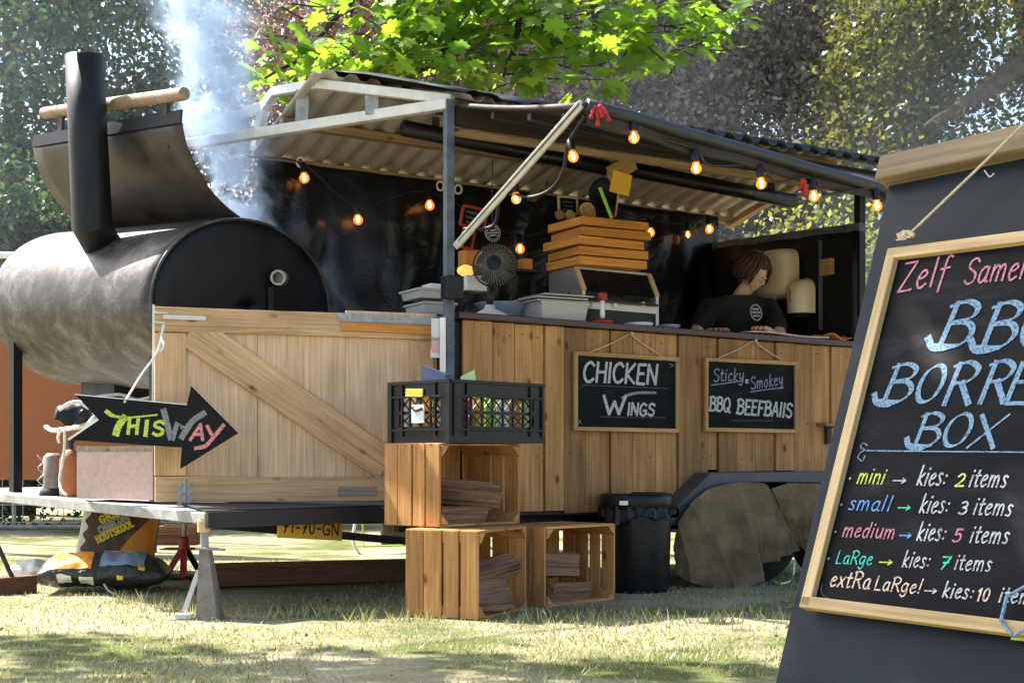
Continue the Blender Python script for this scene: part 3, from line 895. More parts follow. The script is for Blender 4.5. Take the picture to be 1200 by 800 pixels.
ML_maple = leafmat("maple_leaves", [(0.10, 0.19, 0.03), (0.16, 0.27, 0.035), (0.07, 0.15, 0.035), (0.20, 0.30, 0.03)], 0.6, 0.4, (2.1, 1.9, 0.9))
def maple():
    t = thing('maple_tree', 'maple with large lobed yellow green leaves hanging over the trailer roof', 'tree', (-.9, 11.2, 0))
    mb = MB()
    fork = Vector((-.85, 11.1, 4.6))
    limb(mb, [(-.9, 11.2, -.1), (-.95, 11.2, 2.2), fork, (-.6, 11.0, 7.5)], .17, .08)
    tips = []
    br = [[fork, P(556, -60, 10.2), P(545, 20, 9.6), P(505, 75, 9.3), P(462, 98, 9.1)],
          [fork, P(480, -80, 10.4), P(420, -10, 9.6), P(360, 60, 9.2), P(310, 92, 9.0)],
          [fork, P(640, -90, 10.0), P(690, -20, 9.4), P(700, 40, 9.2), P(705, 80, 9.0)],
          [fork, P(720, -90, 9.9), P(800, -30, 9.4), P(850, 10, 9.2), P(880, 8, 9.0)],
          [fork, P(600, -60, 9.9), P(612, 0, 9.4), P(600, 60, 9.2), P(590, 90, 9.1)],
          [fork, (-2.6, 9.4, 6.2), (-4.2, 7.4, 5.6)], [fork, (-1.8, 8.6, 6.4), (-3.2, 6.6, 5.3)], [fork, (-1.5, 7.6, 6.6), (-2.0, 4.2, 5.3)], [fork, (0.6, 9.6, 6.6), (2.6, 8.6, 6.0)]]
    for b in br:
        limb(mb, b, .05, .008, 6, .3)
    for k in range(60):
        px, py = random.uniform(310, 860), random.uniform(-10, 90)
        if px > 640: py *= .7
        a = P(px, py, random.uniform(8.9, 9.6))
        limb(mb, [a, a + Vector((random.uniform(-.25, .25), random.uniform(-.1, .1), -random.uniform(-.05, .16))), a + Vector((random.uniform(-.5, .5), random.uniform(-.2, .2), -random.uniform(-.1, .3)))], .008, .003, 5, .2)
    obj('trunk', mb, M_trunk, t, smooth=True)
    # sprays of leaves along the branches in view
    c = []
    def spray(px, py, Z, rx, ry, n, rz=.5):
        o = P(px, py, Z)
        k = Z / F
        n = int(n * 1.45)
        q = rng.normal(size=(n, 3)) * np.array([rx * k, rz, ry * k]) * .58 + np.array(o)
        c.append(q)
    for a in [(300, 88, 9.0, 25, 12, 10), (335, 72, 9.0, 40, 22, 24), (382, 70, 9.1, 40, 18, 30), (440, 52, 9.2, 50, 30, 56), (420, 85, 9.0, 60, 22, 36),
              (495, 28, 9.3, 60, 42, 84), (490, 85, 9.1, 70, 22, 50), (545, 25, 9.5, 70, 50, 90), (560, 80, 9.2, 60, 26, 46), (610, 20, 9.3, 50, 40, 50), (615, 75, 9.2, 40, 26, 20),
              (660, 35, 9.2, 40, 36, 34), (705, 30, 9.2, 50, 36, 40), (700, 75, 9.0, 38, 26, 22), (710, 100, 8.9, 26, 10, 6), (755, 25, 9.2, 50, 36, 36), (760, 60, 9.1, 34, 22, 18), (800, 45, 9.1, 30, 24, 16),
              (820, 20, 9.2, 40, 30, 22), (845, 38, 9.1, 24, 16, 9), (870, 12, 9.1, 26, 16, 12), (500, -30, 9.4, 150, 40, 90), (700, -30, 9.4, 150, 40, 70), (540, -35, 9.4, 70, 30, 40)]:
        spray(*a)
    # the part of the crown above the picture, which dapples the lawn
    for x, y, z, rx, ry, n in [(-5.3, 7.0, 5.2, .55, .40, 110), (-4.6, 6.6, 5.2, .7, .22, 110), (-3.9, 6.75, 5.2, .6, .22, 100), (-3.3, 6.3, 5.1, 1.1, .25, 165), (-2.6, 6.35, 5.1, .5, .22, 90), (-4.9, 6.2, 5.3, 1.0, .3, 120),
                               (-1.6, 9.0, 6.3, 1.4, .9, 260), (.6, 9.6, 6.4, 1.3, .9, 240), (2.4, 8.8, 6.1, .9, .7, 160), (-2.8, 9.6, 6.6, 1.0, .7, 160), (-.6, 10.8, 7.4, 1.6, 1.1, 240),
                               (-2.15, 4.25, 5.2, .50, .34, 230), (-1.75, 4.1, 5.3, .42, .30, 190), (-2.5, 4.5, 5.1, .35, .30, 130), (-1.9, 3.7, 5.2, .45, .3, 170), (-1.4, 3.85, 5.3, .40, .3, 130)]:
        c.append(rng.normal(size=(n, 3)) * np.array([rx, ry, .22]) * .75 + np.array([x, y, z]))
    c = np.concatenate(c)
    maple_leaves('crown', c, .138, ML_maple, t)
maple()

# ------------------------------------------------------------------ far fittings at the left
def hoarding():
    t = thing('panel_wall', 'rust brown flat panel wall standing on posts behind the smoker', 'wall', (-3.3, 10.2, 0))
    a, b = P(-40, 562, 10.2), P(186, 562, 10.2)
    up = Z3 * 1.28
    obj('panel', MB().prism([a, b, b + up, a + up], (0, .05, 0)), M_rust, t)
    for px in (-20, 176):
        q = P(px, 562, 10.24)
        obj('post', MB().bar((q.x, 10.29, 0), (q.x, 10.29, q.z + 1.2), .06, .06, (0, 1, 0)), M_dark, t)
hoarding()

def mesh_fence():
    t = thing('mesh_fence', 'low pale wire mesh fence in bright sun behind the smoker deck', 'fence', (-4.6, 13.4, 0))
    x0, x1, y = -7.2, -2.6, 13.4
    mb = MB()
    for z in (.08, .25, .42, .59, .76): mb.tube([(x0, y, z), (x1, y, z)], .006, 4)
    for i in range(24):
        x = x0 + (x1 - x0) * i / 23
        mb.tube([(x, y, .02), (x, y, .82)], .005, 4)
    obj('wire_mesh', mb, M_galv, t)
    obj('rail', MB().tube([(x0, y, .03), (x1, y, .03)], .022, 6), M_galv, t)
    obj('rail', MB().tube([(x0, y, .84), (x1, y, .84)], .02, 6), M_galv, t)
    for x in (x0, -4.9, x1): obj('post', MB().tube([(x, y + .03, 0), (x, y + .03, .9)], .022, 6), M_galv, t)
mesh_fence()

def pole():
    t = thing('rail_barrier', 'white horizontal pole rail on posts at the left edge behind the smoker', 'railing', (-4.6, 12.0, 0))
    a, b = P(-120, 298, 12.0), P(128, 300, 12.0)
    obj('rail', MB().tube([a, b], .03, 8), M_white, t)
    for q in (a, b): obj('post', MB().tube([(q.x, q.y + .03, 0), (q.x, q.y + .03, q.z)], .035, 8), M_white, t)
pole()

def far_box():
    t = thing('small_crate', 'small brown wooden box on the far lawn behind the red axle stand', 'crate', P(205, 643, 10.6) * 1)
    a = P(181, 641, 10.6)
    for k in range(2):
        plank('side_board', a + Vector((0, 0, .06 + k * .07)), a + Vector((.33, 0, .06 + k * .07)), .065, .02, M_sleeper, t, (0, -1, 0))
        plank('side_board', a + Vector((0, .3, .06 + k * .07)), a + Vector((.33, .3, .06 + k * .07)), .065, .02, M_sleeper, t, (0, -1, 0))
    for x in (.0, .33):
        plank('end_board', a + Vector((x, 0, .09)), a + Vector((x, .3, .09)), .13, .02, M_sleeper, t, (1, 0, 0))
    plank('base_board', a + Vector((0, .15, .025)), a + Vector((.33, .15, .025)), .3, .02, M_sleeper, t)
far_box()

def tube_stand():
    t = thing('tube_stand', 'bent white tubular stand on the sunny lawn behind the trailer', 'stand', on_ground(455, 650))
    Zs = 10.1
    mb = MB().tube(smooth_line([P(416, 612, Zs), P(414, 630, Zs), P(418, 644, Zs), P(432, 650, Zs), P(500, 646, Zs)]), .012, 6)
    obj('frame_tube', mb, M_white, t, smooth=True)
    obj('frame_tube', MB().tube([P(425, 614, Zs + .3), P(426, 640, Zs + .3), P(500, 638, Zs + .3)], .008, 6), M_lime, t)
tube_stand()

# ================================================================== THE FOOD TRAILER
TR = thing('food_trailer', 'open food trailer clad in brown vertical planks with a canopy roof and dark counter', 'trailer', T(1.4, .75, 0))
LEN, WID = 2.78, 1.5

# floor and chassis
obj('floor', MB().hexa([T(0, .02, .42), T(LEN, .02, .42), T(LEN, WID, .42), T(0, WID, .42)], [T(0, .02, .5), T(LEN, .02, .5), T(LEN, WID, .5), T(0, WID, .5)]), M_dark, TR)
for v in (.25, 1.25):
    obj('chassis_beam', MB().bar(T(-.2, v, .37), T(LEN, v, .37), .06, .09), M_dark, TR)
obj('axle', MB().tube([T(2.0, .05, .30), T(2.0, 1.45, .30)], .03), M_dark, TR)
# vertical planks of the counter side; the wheel arch cuts the last ones short
seams = [541, 576, 602, 637, 660, 685, 714, 740, 767, 793, 820, 829, 840, 862, 884, 907, 929, 950, 972, 997, 1016]
def arch_h(u):
    a, b = T_v(787, 0), T_v(833, 0)
    if u < a: return .43
    if u < b: return .43 + (u - a) / (b - a) * (.66 - .43)
    return .66
for i in range(len(seams) - 1):
    u0, u1 = T_v(seams[i], 0) + .0025, T_v(seams[i + 1], 0) - .0025
    um = (u0 + u1) / 2
    off = .006 * ((i * 7) % 3 - 1)
    plank('plank', T(um, .0 + off, arch_h(um) + .004 * (i % 4)), T(um, .0 + off, 1.425), u1 - u0, .022, M_plank, TR, -V3)
obj('backing_board', MB().hexa([T(.03, .03, .43), T(1.25, .03, .43), T(1.25, .03, 1.42), T(.03, .03, 1.42)], [T(.03, .045, .43), T(1.25, .045, .43), T(1.25, .045, 1.42), T(.03, .045, 1.42)]), M_dark, TR)
obj('backing_board', MB().hexa([T(1.25, .03, .68), T(LEN, .03, .68), T(LEN, .03, 1.42), T(1.25, .03, 1.42)], [T(1.25, .045, .68), T(LEN, .045, .68), T(LEN, .045, 1.42), T(1.25, .045, 1.42)]), M_dark, TR)
obj('counter_top', MB().hexa([T(.02, -.045, 1.428), T(LEN + .02, -.045, 1.428), T(LEN + .02, .50, 1.428), T(.02, .50, 1.428)], [T(.02, -.045, 1.462), T(LEN + .02, -.045, 1.462), T(LEN + .02, .50, 1.462), T(.02, .50, 1.462)]), M_counter, TR, bevel=.004)
# corner posts
def post(u, v, h0, h1, m=M_bluepost, w=.045, name='corner_post'):
    return obj(name, MB().bar(T(u, v, h0), T(u, v, h1), w, w, V3), m, TR, bevel=.003)
post(-.02, .0, .3, 2.545)
post(-.02, WID, .45, 2.5, M_black)
post(LEN + .03, .03, .45, 2.5, M_black, .05)
post(LEN + .03, WID, .45, 2.46, M_black)
# black box on the post
q = P(523, 337, 6.93)
obj('switch_box', MB().box(q + Vector((.03, 0, 0)), (.10, .07, .115), Matrix.Rotation(.5, 3, 'Z')), M_black, TR, bevel=.004)
# white strip and notices on the post
q0, q1 = P(519, 372, 6.95), P(519, 436, 6.95)
obj('white_strip', MB().bar(q0, q1, .035, .01, (-.7, -.7, 0)), M_white, TR)
for px, py, h in ((511, 386, 26), (511, 404, 18), (510, 414, 10)):
    a = P(px, py, 6.96); k = 6.96 / F
    obj('paper_notice', MB().box(a, (.05, .003, h * k), Matrix.Rotation(.45, 3, 'Z')), M_paper if h != 18 else M_pinkpaper, TR)

# rear wall of black tarpaulin, hung in folds
def tarp_fn(s, t):
    u = -.55 + s * (LEN + .60)
    h = .50 + t * (2.46 - .50)
    hang = math.sin(t * math.pi)
    f = .018 * math.sin(u * 9 + 1.5 * math.sin(t * 3)) + .012 * math.sin(u * 23 + t * 4) * t + .03 * mnoise.noise(Vector((u * 2.2, t * 2.5, 1.0))) + .02 * mnoise.noise(Vector((u * 6, t * 5, 4.0)))
    return T(u, WID - .03 - abs(f) * (.5 + hang), h)
obj('rear_tarpaulin', MB().grid(tarp_fn, 120, 50), M_tarp, TR, smooth=True, solid=.004)
def endw(s, t):
    v = .02 + s * (WID - .06)
    return T(LEN + .0 + .006 * math.sin(v * 14), v, .5 + t * (2.15 + .08 * s - .5))
obj('end_wall', MB().grid(endw, 24, 8), M_black, TR, smooth=True, solid=.02)
obj('end_rail', MB().bar(T(LEN + .02, .0, 2.17), T(LEN + .02, WID, 2.25), .05, .05), M_bluepost, TR)
obj('end_batten', MB().bar(on_u(962, 282, LEN - .02), on_u(962, 386, LEN - .02), .02, .02, -U3), M_bluepost, TR)
obj('wooden_block', MB().box(on_u(969, 313, LEN - .04), (.03, .10, .10), Matrix.Rotation(math.atan2(U.y, U.x), 3, 'Z')), M_frame, TR)

# roof: corrugated sheets sloping from a ridge to the rear and front eaves
def rz(u, v):
    """roof height; the left end sits a little higher"""
    k = .03 * max(0, -u)
    if v < .50:
        return 2.575 + (v - 0) * .30 + k
    return 2.725 - (v - .50) * .225 + k
def corr(u):
    c = math.sin(2 * math.pi * u / .125)
    return .014 * max(-1, min(1, 1.9 * c))
def roof_rear(s, t):
    u = -.56 + s * 3.72; v = .50 + t * 1.06
    return T(u, v, rz(u, v) + corr(u))
obj('roof_sheet', MB().grid(roof_rear, 372, 6), M_sheet, TR, solid=.003, smooth=True)
def roof_front(s, t):
    u = .02 + s * 3.14; v = -.10 + t * .60
    return T(u, v, rz(u, max(v, -.1)) + corr(u))
obj('roof_sheet', MB().grid(roof_front, 320, 5), M_sheet, TR, solid=.003, smooth=True)
def cover(s, t):
    u = (-.50 + .50 * max(0, 1 - t * 2.2)) + s * 3.64; v = -.16 + t * 1.70
    return T(u, v, rz(u, max(v, -.16)) + .022 + corr(u) * (1.15 if s > .12 else .3) + (.02 * math.sin(s * 60) * math.exp(-s * 9)))
obj('roof_cover', MB().grid(cover, 364, 10), M_roofblack, TR, solid=.004, smooth=True)
# battens under the sheets
for v, w, m in ((1.50, .05, M_roofwood), (1.02, .07, M_roofwood), (.52, .06, M_roofwood)):
    a, b = (-.56 if v > .9 else -.35), 3.05
    plank('batten', T(a, v, rz(a, v) - .05), T(b, v, rz(b, v) - .05), w, .045, m, TR)
plank('batten', T(.02, .02, 2.475), T(3.05, .02, 2.475), .10, .05, M_canvas, TR, -V3)
plank('batten', T(.03, .06, 2.40), T(3.05, .06, 2.40), .035, .04, M_roofwood, TR, -V3)
plank('batten', T(.02, .22, 2.55), T(3.05, .22, 2.55), .05, .04, M_dark, TR)
for u in (1.30, 2.95):
    plank('rafter', T(u, .05, rz(u, .05) - .085), T(u, .50, rz(u, .5) - .085), .06, .04, M_roofwood, TR)
    plank('rafter', T(u, .50, rz(u, .5) - .085), T(u, 1.5, rz(u, 1.5) - .085), .06, .04, M_roofwood, TR)
# steel frame of the left gable and the two long stays over the smoker
G = [P(530, 117, 7.0), P(372, 99, 7.31), P(322, 108, 7.9), P(309, 127, 8.0), P(299, 178, 8.05)]
for a, b in zip(G[:-1], G[1:]):
    obj('gable_bar', MB().bar(a, b, .05, .05), M_ali, TR, bevel=.004)
for p, q in ((P(355, 106, 7.45), P(354, 146, 7.45)), (P(436, 108, 7.20), P(436, 134, 7.20))):
    obj('gable_strut', MB().bar(p, q, .07, .03, (0, 1, 0)), M_galv, TR)
STAY = P(216, 170, 7.85)
obj('canopy_stay', MB().bar(P(527, 122, 6.99), STAY, .05, .055), M_ali, TR, bevel=.004)
obj('canopy_stay', MB().bar(P(310, 124, 8.02), P(216, 157, 7.88), .045, .05), M_ali, TR, bevel=.004)
obj('canopy_stay', MB().bar(P(216, 150, 7.88), P(216, 176, 7.86), .045, .05, (1, 0, 0)), M_ali, TR)
# eyelet rings and clips along the rear batten
for px, py in ((352, 190), (516, 218), (537, 222)):
    c = on_v(px, py, 1.44)
    mb = MB(); mb.tube([c + Vector((.022 * math.cos(t), 0, .028 * math.sin(t))) for t in np.linspace(0, 2 * math.pi, 15)], .007, 6, False)
    obj('eyelet', mb, M_white, TR, smooth=True)

# serving flap, propped up at its near corner by a pole
FH = [T(.02, -.035, 2.515), T(LEN + .35, -.035, 2.50)]
FO = [P(688, 123, 5.85), P(1035, 222, 6.675)]
fo_d = (FO[1] - FO[0])
FO[1] = FO[0] + fo_d * (1.62)
def flap(s, t, lift=0.0):
    a = FH[0].lerp(FH[1], s); b = FO[0].lerp(FO[1], s)
    p = a.lerp(b, t)
    p.z -= .015 * math.sin(math.pi * t) * (1 - s * .5) - lift
    p.z += .012 * math.sin(s * 30 + t * 4) * math.sin(math.pi * min(1, s * 6)) * .6
    return p
F_ = obj('serving_flap', MB().grid(lambda s, t: flap(s, t), 60, 12), M_canvas, TR, smooth=True, solid=.006)
for t, w in ((.25, .045), (.55, .045), (.8, .04)):
    pts = [flap(s, t) - Vector((0, 0, .035)) for s in np.linspace(0.01, .99, 9)]
    obj('flap_batten', MB().tube(pts, w * .5, 4), M_dark, F_)
obj('flap_edge', MB().tube([flap(s, 1.0) for s in np.linspace(0, 1, 12)], .03, 8), M_roofblack, F_, smooth=True)
obj('flap_edge', MB().tube([flap(0, t) for t in np.linspace(0, 1, 8)], .014, 8), M_canvas, F_, smooth=True)
def valance(s, t):
    p = flap(s, 1.0)
    return p + Vector((.02 * math.sin(s * 25), .01 + .012 * math.sin(s * 40) * t, -.085 * t * (1 - .4 * s)))
obj('valance', MB().grid(valance, 60, 3), M_canvas, F_, smooth=True, solid=.004)
obj('prop_pole', MB().bar(P(535, 288, 6.95), P(681, 122, 5.86), .036, .030, (0, -1, 0)), M_ali, TR, bevel=.003)
obj('prop_pole_groove', MB().bar(P(534, 286, 6.928), P(678.5, 122, 5.843), .005, .006, (0, -1, 0)), M_dark, TR)

# long black ceiling lamps under the roof
for (x0, y0), (x1, y1) in (((472, 150), (712, 197)), ((742, 199), (930, 236))):
    a = on_v(x0, y0, .50); b = on_v(x1, y1, .50)
    L = thing('strip_lamp', 'long black strip lamp under the roof ' + ('on the left half above the fan' if x0 < 500 else 'on the right half above the woman'), 'lamp', (a + b) / 2, 'black strip lamps under the roof')
    obj('housing', MB().tube([a, b], .045, 10), M_blackplastic, L, smooth=True)
    obj('mount', MB().bar(a.lerp(b, .15) + Z3 * .02, a.lerp(b, .15) + Z3 * .09, .04, .03, (0, 1, 0)), M_dark, L)
    obj('mount', MB().bar(a.lerp(b, .85) + Z3 * .02, a.lerp(b, .85) + Z3 * .09, .04, .03, (0, 1, 0)), M_dark, L)
plank('wooden_joint', on_v(714, 205, .46), on_v(741, 190, .46), .10, .05, M_frame, TR, -V3)

# wheel arch, wheels
def arch():
    out = [(783, 612), (790, 597), (833, 553.5), (985, 552), (985, 566), (905, 565), (872, 565), (846, 570), (826, 581), (808, 598), (798, 615)]
    poly = [on_v(x, y, -.16) for x, y in out]
    obj('mudguard', MB().prism(poly, V3 * .17), M_mud, TR, bevel=.006)
arch()
for u in (1.93, 2.62):
    c = T(u, .03, .30)
    w = obj('wheel', MB().lathe([(.10, -.08), (.24, -.085), (.29, -.06), (.30, 0), (.29, .06), (.24, .085), (.10, .08)], 28, frame((1, 0, 0), V3), c), M_tyre, TR, smooth=True)
    obj('rim', MB().lathe([(.02, -.088), (.17, -.086), (.19, -.05), (.17, .02)], 20, frame((1, 0, 0), V3), c), M_galv, w, smooth=True)

# ------------------------------------------------------------------ deck with the side gate
DK = [P(240, 601, 6.06), P(443, 594, 6.80), P(530, 596, 7.0), T(.0, 1.5, .475), P(60, 570, 9.1), P(-60, 573, 8.3), P(-8, 577, 7.9)]
dk = [Vector((p.x, p.y, p.z)) for p in DK]
deck = obj('deck', MB().prism(dk, (0, 0, -.05)), M_deck, TR, bevel=.004)
obj('deck_edge', MB().bar(dk[0] + Vector((.012, -.012, -.030)), dk[1] + Vector((.012, -.012, -.035)), .072, .02, (.7, -.7, 0)), M_dark, deck)
obj('deck_edge', MB().bar(dk[1] + Vector((.005, -.014, -.04)), dk[2] + Vector((.005, -.014, -.03)), .072, .02, (0, -1, 0)), M_dark, deck)
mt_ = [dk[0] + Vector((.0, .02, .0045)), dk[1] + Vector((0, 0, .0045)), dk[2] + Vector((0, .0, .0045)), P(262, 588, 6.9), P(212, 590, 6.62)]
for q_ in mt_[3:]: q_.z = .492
obj('deck_shade_sheet', MB().prism(mt_, (0, 0, .006)), M_dark, deck)  # the gate's shadow on the deck, laid in as a thin black sheet
obj('drawbar', MB().bar(P(250, 614, 6.50), P(480, 634, 7.2), .05, .04, (0, 0, 1)), M_dark, TR)
obj('cross_beam', MB().bar(P(300, 606, 6.8), P(470, 603, 7.3), .05, .08), M_dark, TR)
# yellow plate under the deck
pl0, pl1 = P(326, 621, 6.42), P(401, 625, 6.78)
plp = Plane(pl0, pl1 - pl0, (0, 0, 1))
np_ = obj('number_plate', MB().prism([plp.at(0, -.035), plp.at((pl1 - pl0).length, -.035), plp.at((pl1 - pl0).length, .05), plp.at(0, .05)], -plp.n * .006), M_yplate, TR)
word(plp, '71-70-GN', (331, 623), (396, 627), 14, C_ink, np_, weight=.16, lift=.002, name='plate_lettering')

GA, GB = P(180, 590, 6.60), P(519, 586, 7.10)
gt_a, gt_b = P(178, 358, 6.60), P(519, 371, 7.10)
gp = Plane(GA, GB - GA, gt_a - GA)
GT = obj('gate', MB().prism([gp.at(0.01, .01), gp.at((GB - GA).length - .01, .01), gp.at((GB - GA).length - .01, (gt_b - GB).length - .02), gp.at(.01, (gt_a - GA).length - .02)], -gp.n * .012), M_dark, TR)
def gpix(px, py, l=0.0):
    a = gp.hit(px, py); return gp.at(a.x, a.y, l)
# plywood grooves: thin board joints standing proud
def gplank(name, a, b, w, t=.022, l=.023, m=M_gate):
    k = gpix(*a, l); j = gpix(*b, l)
    return plank(name, k, j, w, t, m, GT, gp.n)
gplank('top_rail', (179, 374), (508, 385), .118)
gplank('bottom_rail', (181, 573), (519, 572), .122, t=.026, l=.024)
gplank('stile', (199, 391), (199, 557), .150)
gplank('stile', (492, 401), (494, 556), .125, l=.0225)
gplank('brace', (222, 388), (452, 545), .165, t=.024, l=.0215)
gplank('cover_strip', (398, 383), (508, 388), .045, t=.012, l=.041, m=M_tray)
gx = [186, 302, 405, 512]
for x0, x1 in zip(gx[:-1], gx[1:]):
    w_ = (gp.hit(x1, 470) - gp.hit(x0, 470)).length - .0012
    gplank('board', ((x0 + x1) / 2, 366), ((x0 + x1) / 2, 583), w_, .010, .0055 + .0006 * ((x0 // 3) % 3), M_gatepanel)
def hinge(a, b, w, m=M_galv):
    mb = MB().bar(gpix(*a, .0375), gpix(*b, .0375), w, .006, gp.n)
    for t in (.08, .5, .92):
        c = gpix(a[0] + (b[0] - a[0]) * t, a[1] + (b[1] - a[1]) * t, .040)
        mb.lathe([(.008, 0), (.006, .006)], 8, frame((1, 0, 0), gp.n), c)
    obj('hinge', mb, m, GT)

hinge((394, 372), (519, 377), .042, M_galv)
hinge((211, 566), (211, 592), .035); hinge((221, 566), (221, 590), .03)
obj('hinge_pin', MB().tube([gpix(216, 562, .035), gpix(216, 597, .035)], .010), M_galv, GT)
obj('hinge_foot', MB().bar(gpix(190, 596, .06), gpix(258, 598, .06), .07, .008, (0, 0, 1)), M_galv, GT)
obj('latch', MB().bar(gpix(190, 372, .04), gpix(240, 374, .04), .022, .012, gp.n), M_ali, GT, bevel=.003)
lw = MB()
lw.tube([gpix(179, 358, .045), gpix(178, 470, .05)], .006, 6); lw.tube([gpix(178, 367, .04), gpix(196, 368, .04)], .005, 6); lw.tube([gpix(178, 378, .04), gpix(192, 379, .04)], .005, 6)
obj('latch_wire', lw, M_ali, GT)
plank('dark_batten', gpix(394, 575, .034), gpix(440, 575, .034), .05, .01, M_grey_wood, GT, gp.n)

# ================================================================== THE SMOKER
A0, A1 = P(288, 360, 7.35), P(95, 362, 8.45)
ax = (A1 - A0); AL = ax.length; axn = ax.normalized()
pr = Vector((-axn.y, axn.x, 0)); pr = pr if pr.y > 0 else -pr
pr.normalize(); upn = pr.cross(axn); upn = upn if upn.z > 0 else -upn
SA, SB = .585, .462
def sm(t, th, k=1.0, ex=0.0):
    """point on the barrel: t along it, th angle (0 = rear side, 90 = top, 180 = front side)"""
    c, s = math.cos(math.radians(th)), math.sin(math.radians(th))
    return A0 + ax * t + pr * (SA * c * k + ex * c) + upn * (SB * s * k + ex * s)
SM = thing('smoker', 'large black steel barrel smoker on the trailer deck with chimney and open lid', 'smoker', (A0 + A1) / 2 - Vector((0, 0, 1.08)))
def barrel(s, t):
    th = 92 + s * 346
    return sm(t, th)
mb = MB(); mb.grid(lambda s, t: sm(t, 91 + s * 295), 96, 14)
BAR = obj('barrel', mb, M_steel, SM, smooth=True, solid=.012)
def cap(t, sgn):
    m = MB(); rings = 6; n = 64
    base = 0
    for i in range(rings + 1):
        k = 1 - i / rings
        for j in range(n):
            p = sm(t, j * 360 / n, max(k, .001)) - axn * sgn * .03 * (1 - k * k) * 1.0
            m.v.append(p)
    for i in range(rings):
        for j in range(n):
            a, b = i * n + j, i * n + (j + 1) % n
            m.f.append((a, b, b + n, a + n))
    return m
obj('end_cap', cap(0.004, 1), M_soot, SM, smooth=True, solid=.006)
obj('end_cap', cap(0.996, -1), M_soot, SM, smooth=True, solid=.006)
rm = MB(); rm.tube([sm(0.0, a, 1.0, .004) for a in range(0, 361, 6)], .009, 6, False)
obj('rim', rm, M_steel, SM, smooth=True)
c0 = A0 + pr * .13 + upn * .17
SPT = MB().lathe([(.042, -.10), (.042, 0.0), (.030, 0.0), (.028, -.09)], 20, frame((1, 0, 0), -axn), c0 - axn * .10)
sp = obj('spout', SPT, M_galv, SM, autos=True)
dp = MB().bar(c0 - axn * .038 + upn * -.05, c0 - axn * .038 + upn * -.28 + pr * .02, .035, .003, -axn)
obj('soot_drip', dp, M_dark, SM)
# lid: the top rear part of the barrel, swung up and over its hinge
RL = math.radians(160)
def lid(s, t):
    th = 88 - s * 64
    c, q = SA * math.cos(math.radians(th)), SB * math.sin(math.radians(th)) - SB * math.sin(math.radians(88))
    c2 = c * math.cos(RL) - q * math.sin(RL); q2 = c * math.sin(RL) + q * math.cos(RL)
    hp = sm(.035 + .90 * t, 90, 1.0, .012)
    return hp + pr * c2 + upn * q2
LID = obj('lid', MB().grid(lid, 24, 14), M_lidsteel, SM, smooth=True, solid=.01)
e0, e1 = lid(1, 0), lid(1, 1)
fl = (lid(1, 0) - lid(.9, 0)).normalized()
obj('lid_flange', MB().prism([e0, e1, e1 + fl * .07 + pr * .02, e0 + fl * .07 + pr * .02], pr * -.012), M_soot, LID)
hb0, hb1 = P(216, 110, 6.98), P(52, 133, 8.05)
obj('lid_handle', MB().tube([hb0, hb0.lerp(hb1, .35), hb0.lerp(hb1, .7), hb1], [.034, .036, .036, .034], 14), M_handle, LID, autos=True)
for t in (.12, .86):
    a = hb0.lerp(hb1, t); b = lid(.80, t * .98 + .0)
    obj('handle_bracket', MB().bar(a, b, .05, .018, pr), M_dark, LID)
# chimney with its mitred foot
CZ = 7.42; CR = 21 / F * CZ
c_t, c_b, c_f = P(99, 66, CZ - .04), P(108, 266, CZ), P(127, 300, CZ + .22)
obj('chimney', MB().tube([c_t, c_t.lerp(c_b, .5), c_b, c_f], [CR, CR, CR * 1.05, CR * 1.02], 28, False), M_soot, SM, autos=True, solid=.012)
obj('chimney_lit_strip', MB().bar(P(80, 68, CZ - .10), P(89, 272, CZ - .06), .022, .012, (-.6, -.8, 0)), M_galv, SM)  # pale strip added in place of the pipe's sunlit left face
# legs on the deck, tray below
for t, th in ((.93, 214), (.93, 325), (.10, 222), (.10, 318)):
    p = sm(t, th)
    obj('leg', MB().bar(p + Vector((0, 0, .05)), Vector((p.x, p.y, .49)), .055, .055, pr), M_black, SM)
obj('drip_tray', MB().box(A0.lerp(A1, .72) - upn * (SB + .03), (.36, .3, .10), Matrix.Rotation(math.atan2(axn.y, axn.x), 3, 'Z')), M_dark, SM)
pp = MB().tube(smooth_line([P(105, 466, 7.6), P(140, 462, 7.5), P(160, 468, 7.45), P(178, 465, 7.4)]), .009, 8)
obj('gas_pipe', pp, M_galv, SM, smooth=True)
for (a, b) in (((4, 322), (14, 320)), ((2, 352), (6, 346))):
    obj('lug', MB().box(sm(.99, 165 if a[1] < 330 else 178, 1, .01), (.05, .05, .03)), M_dark, SM)

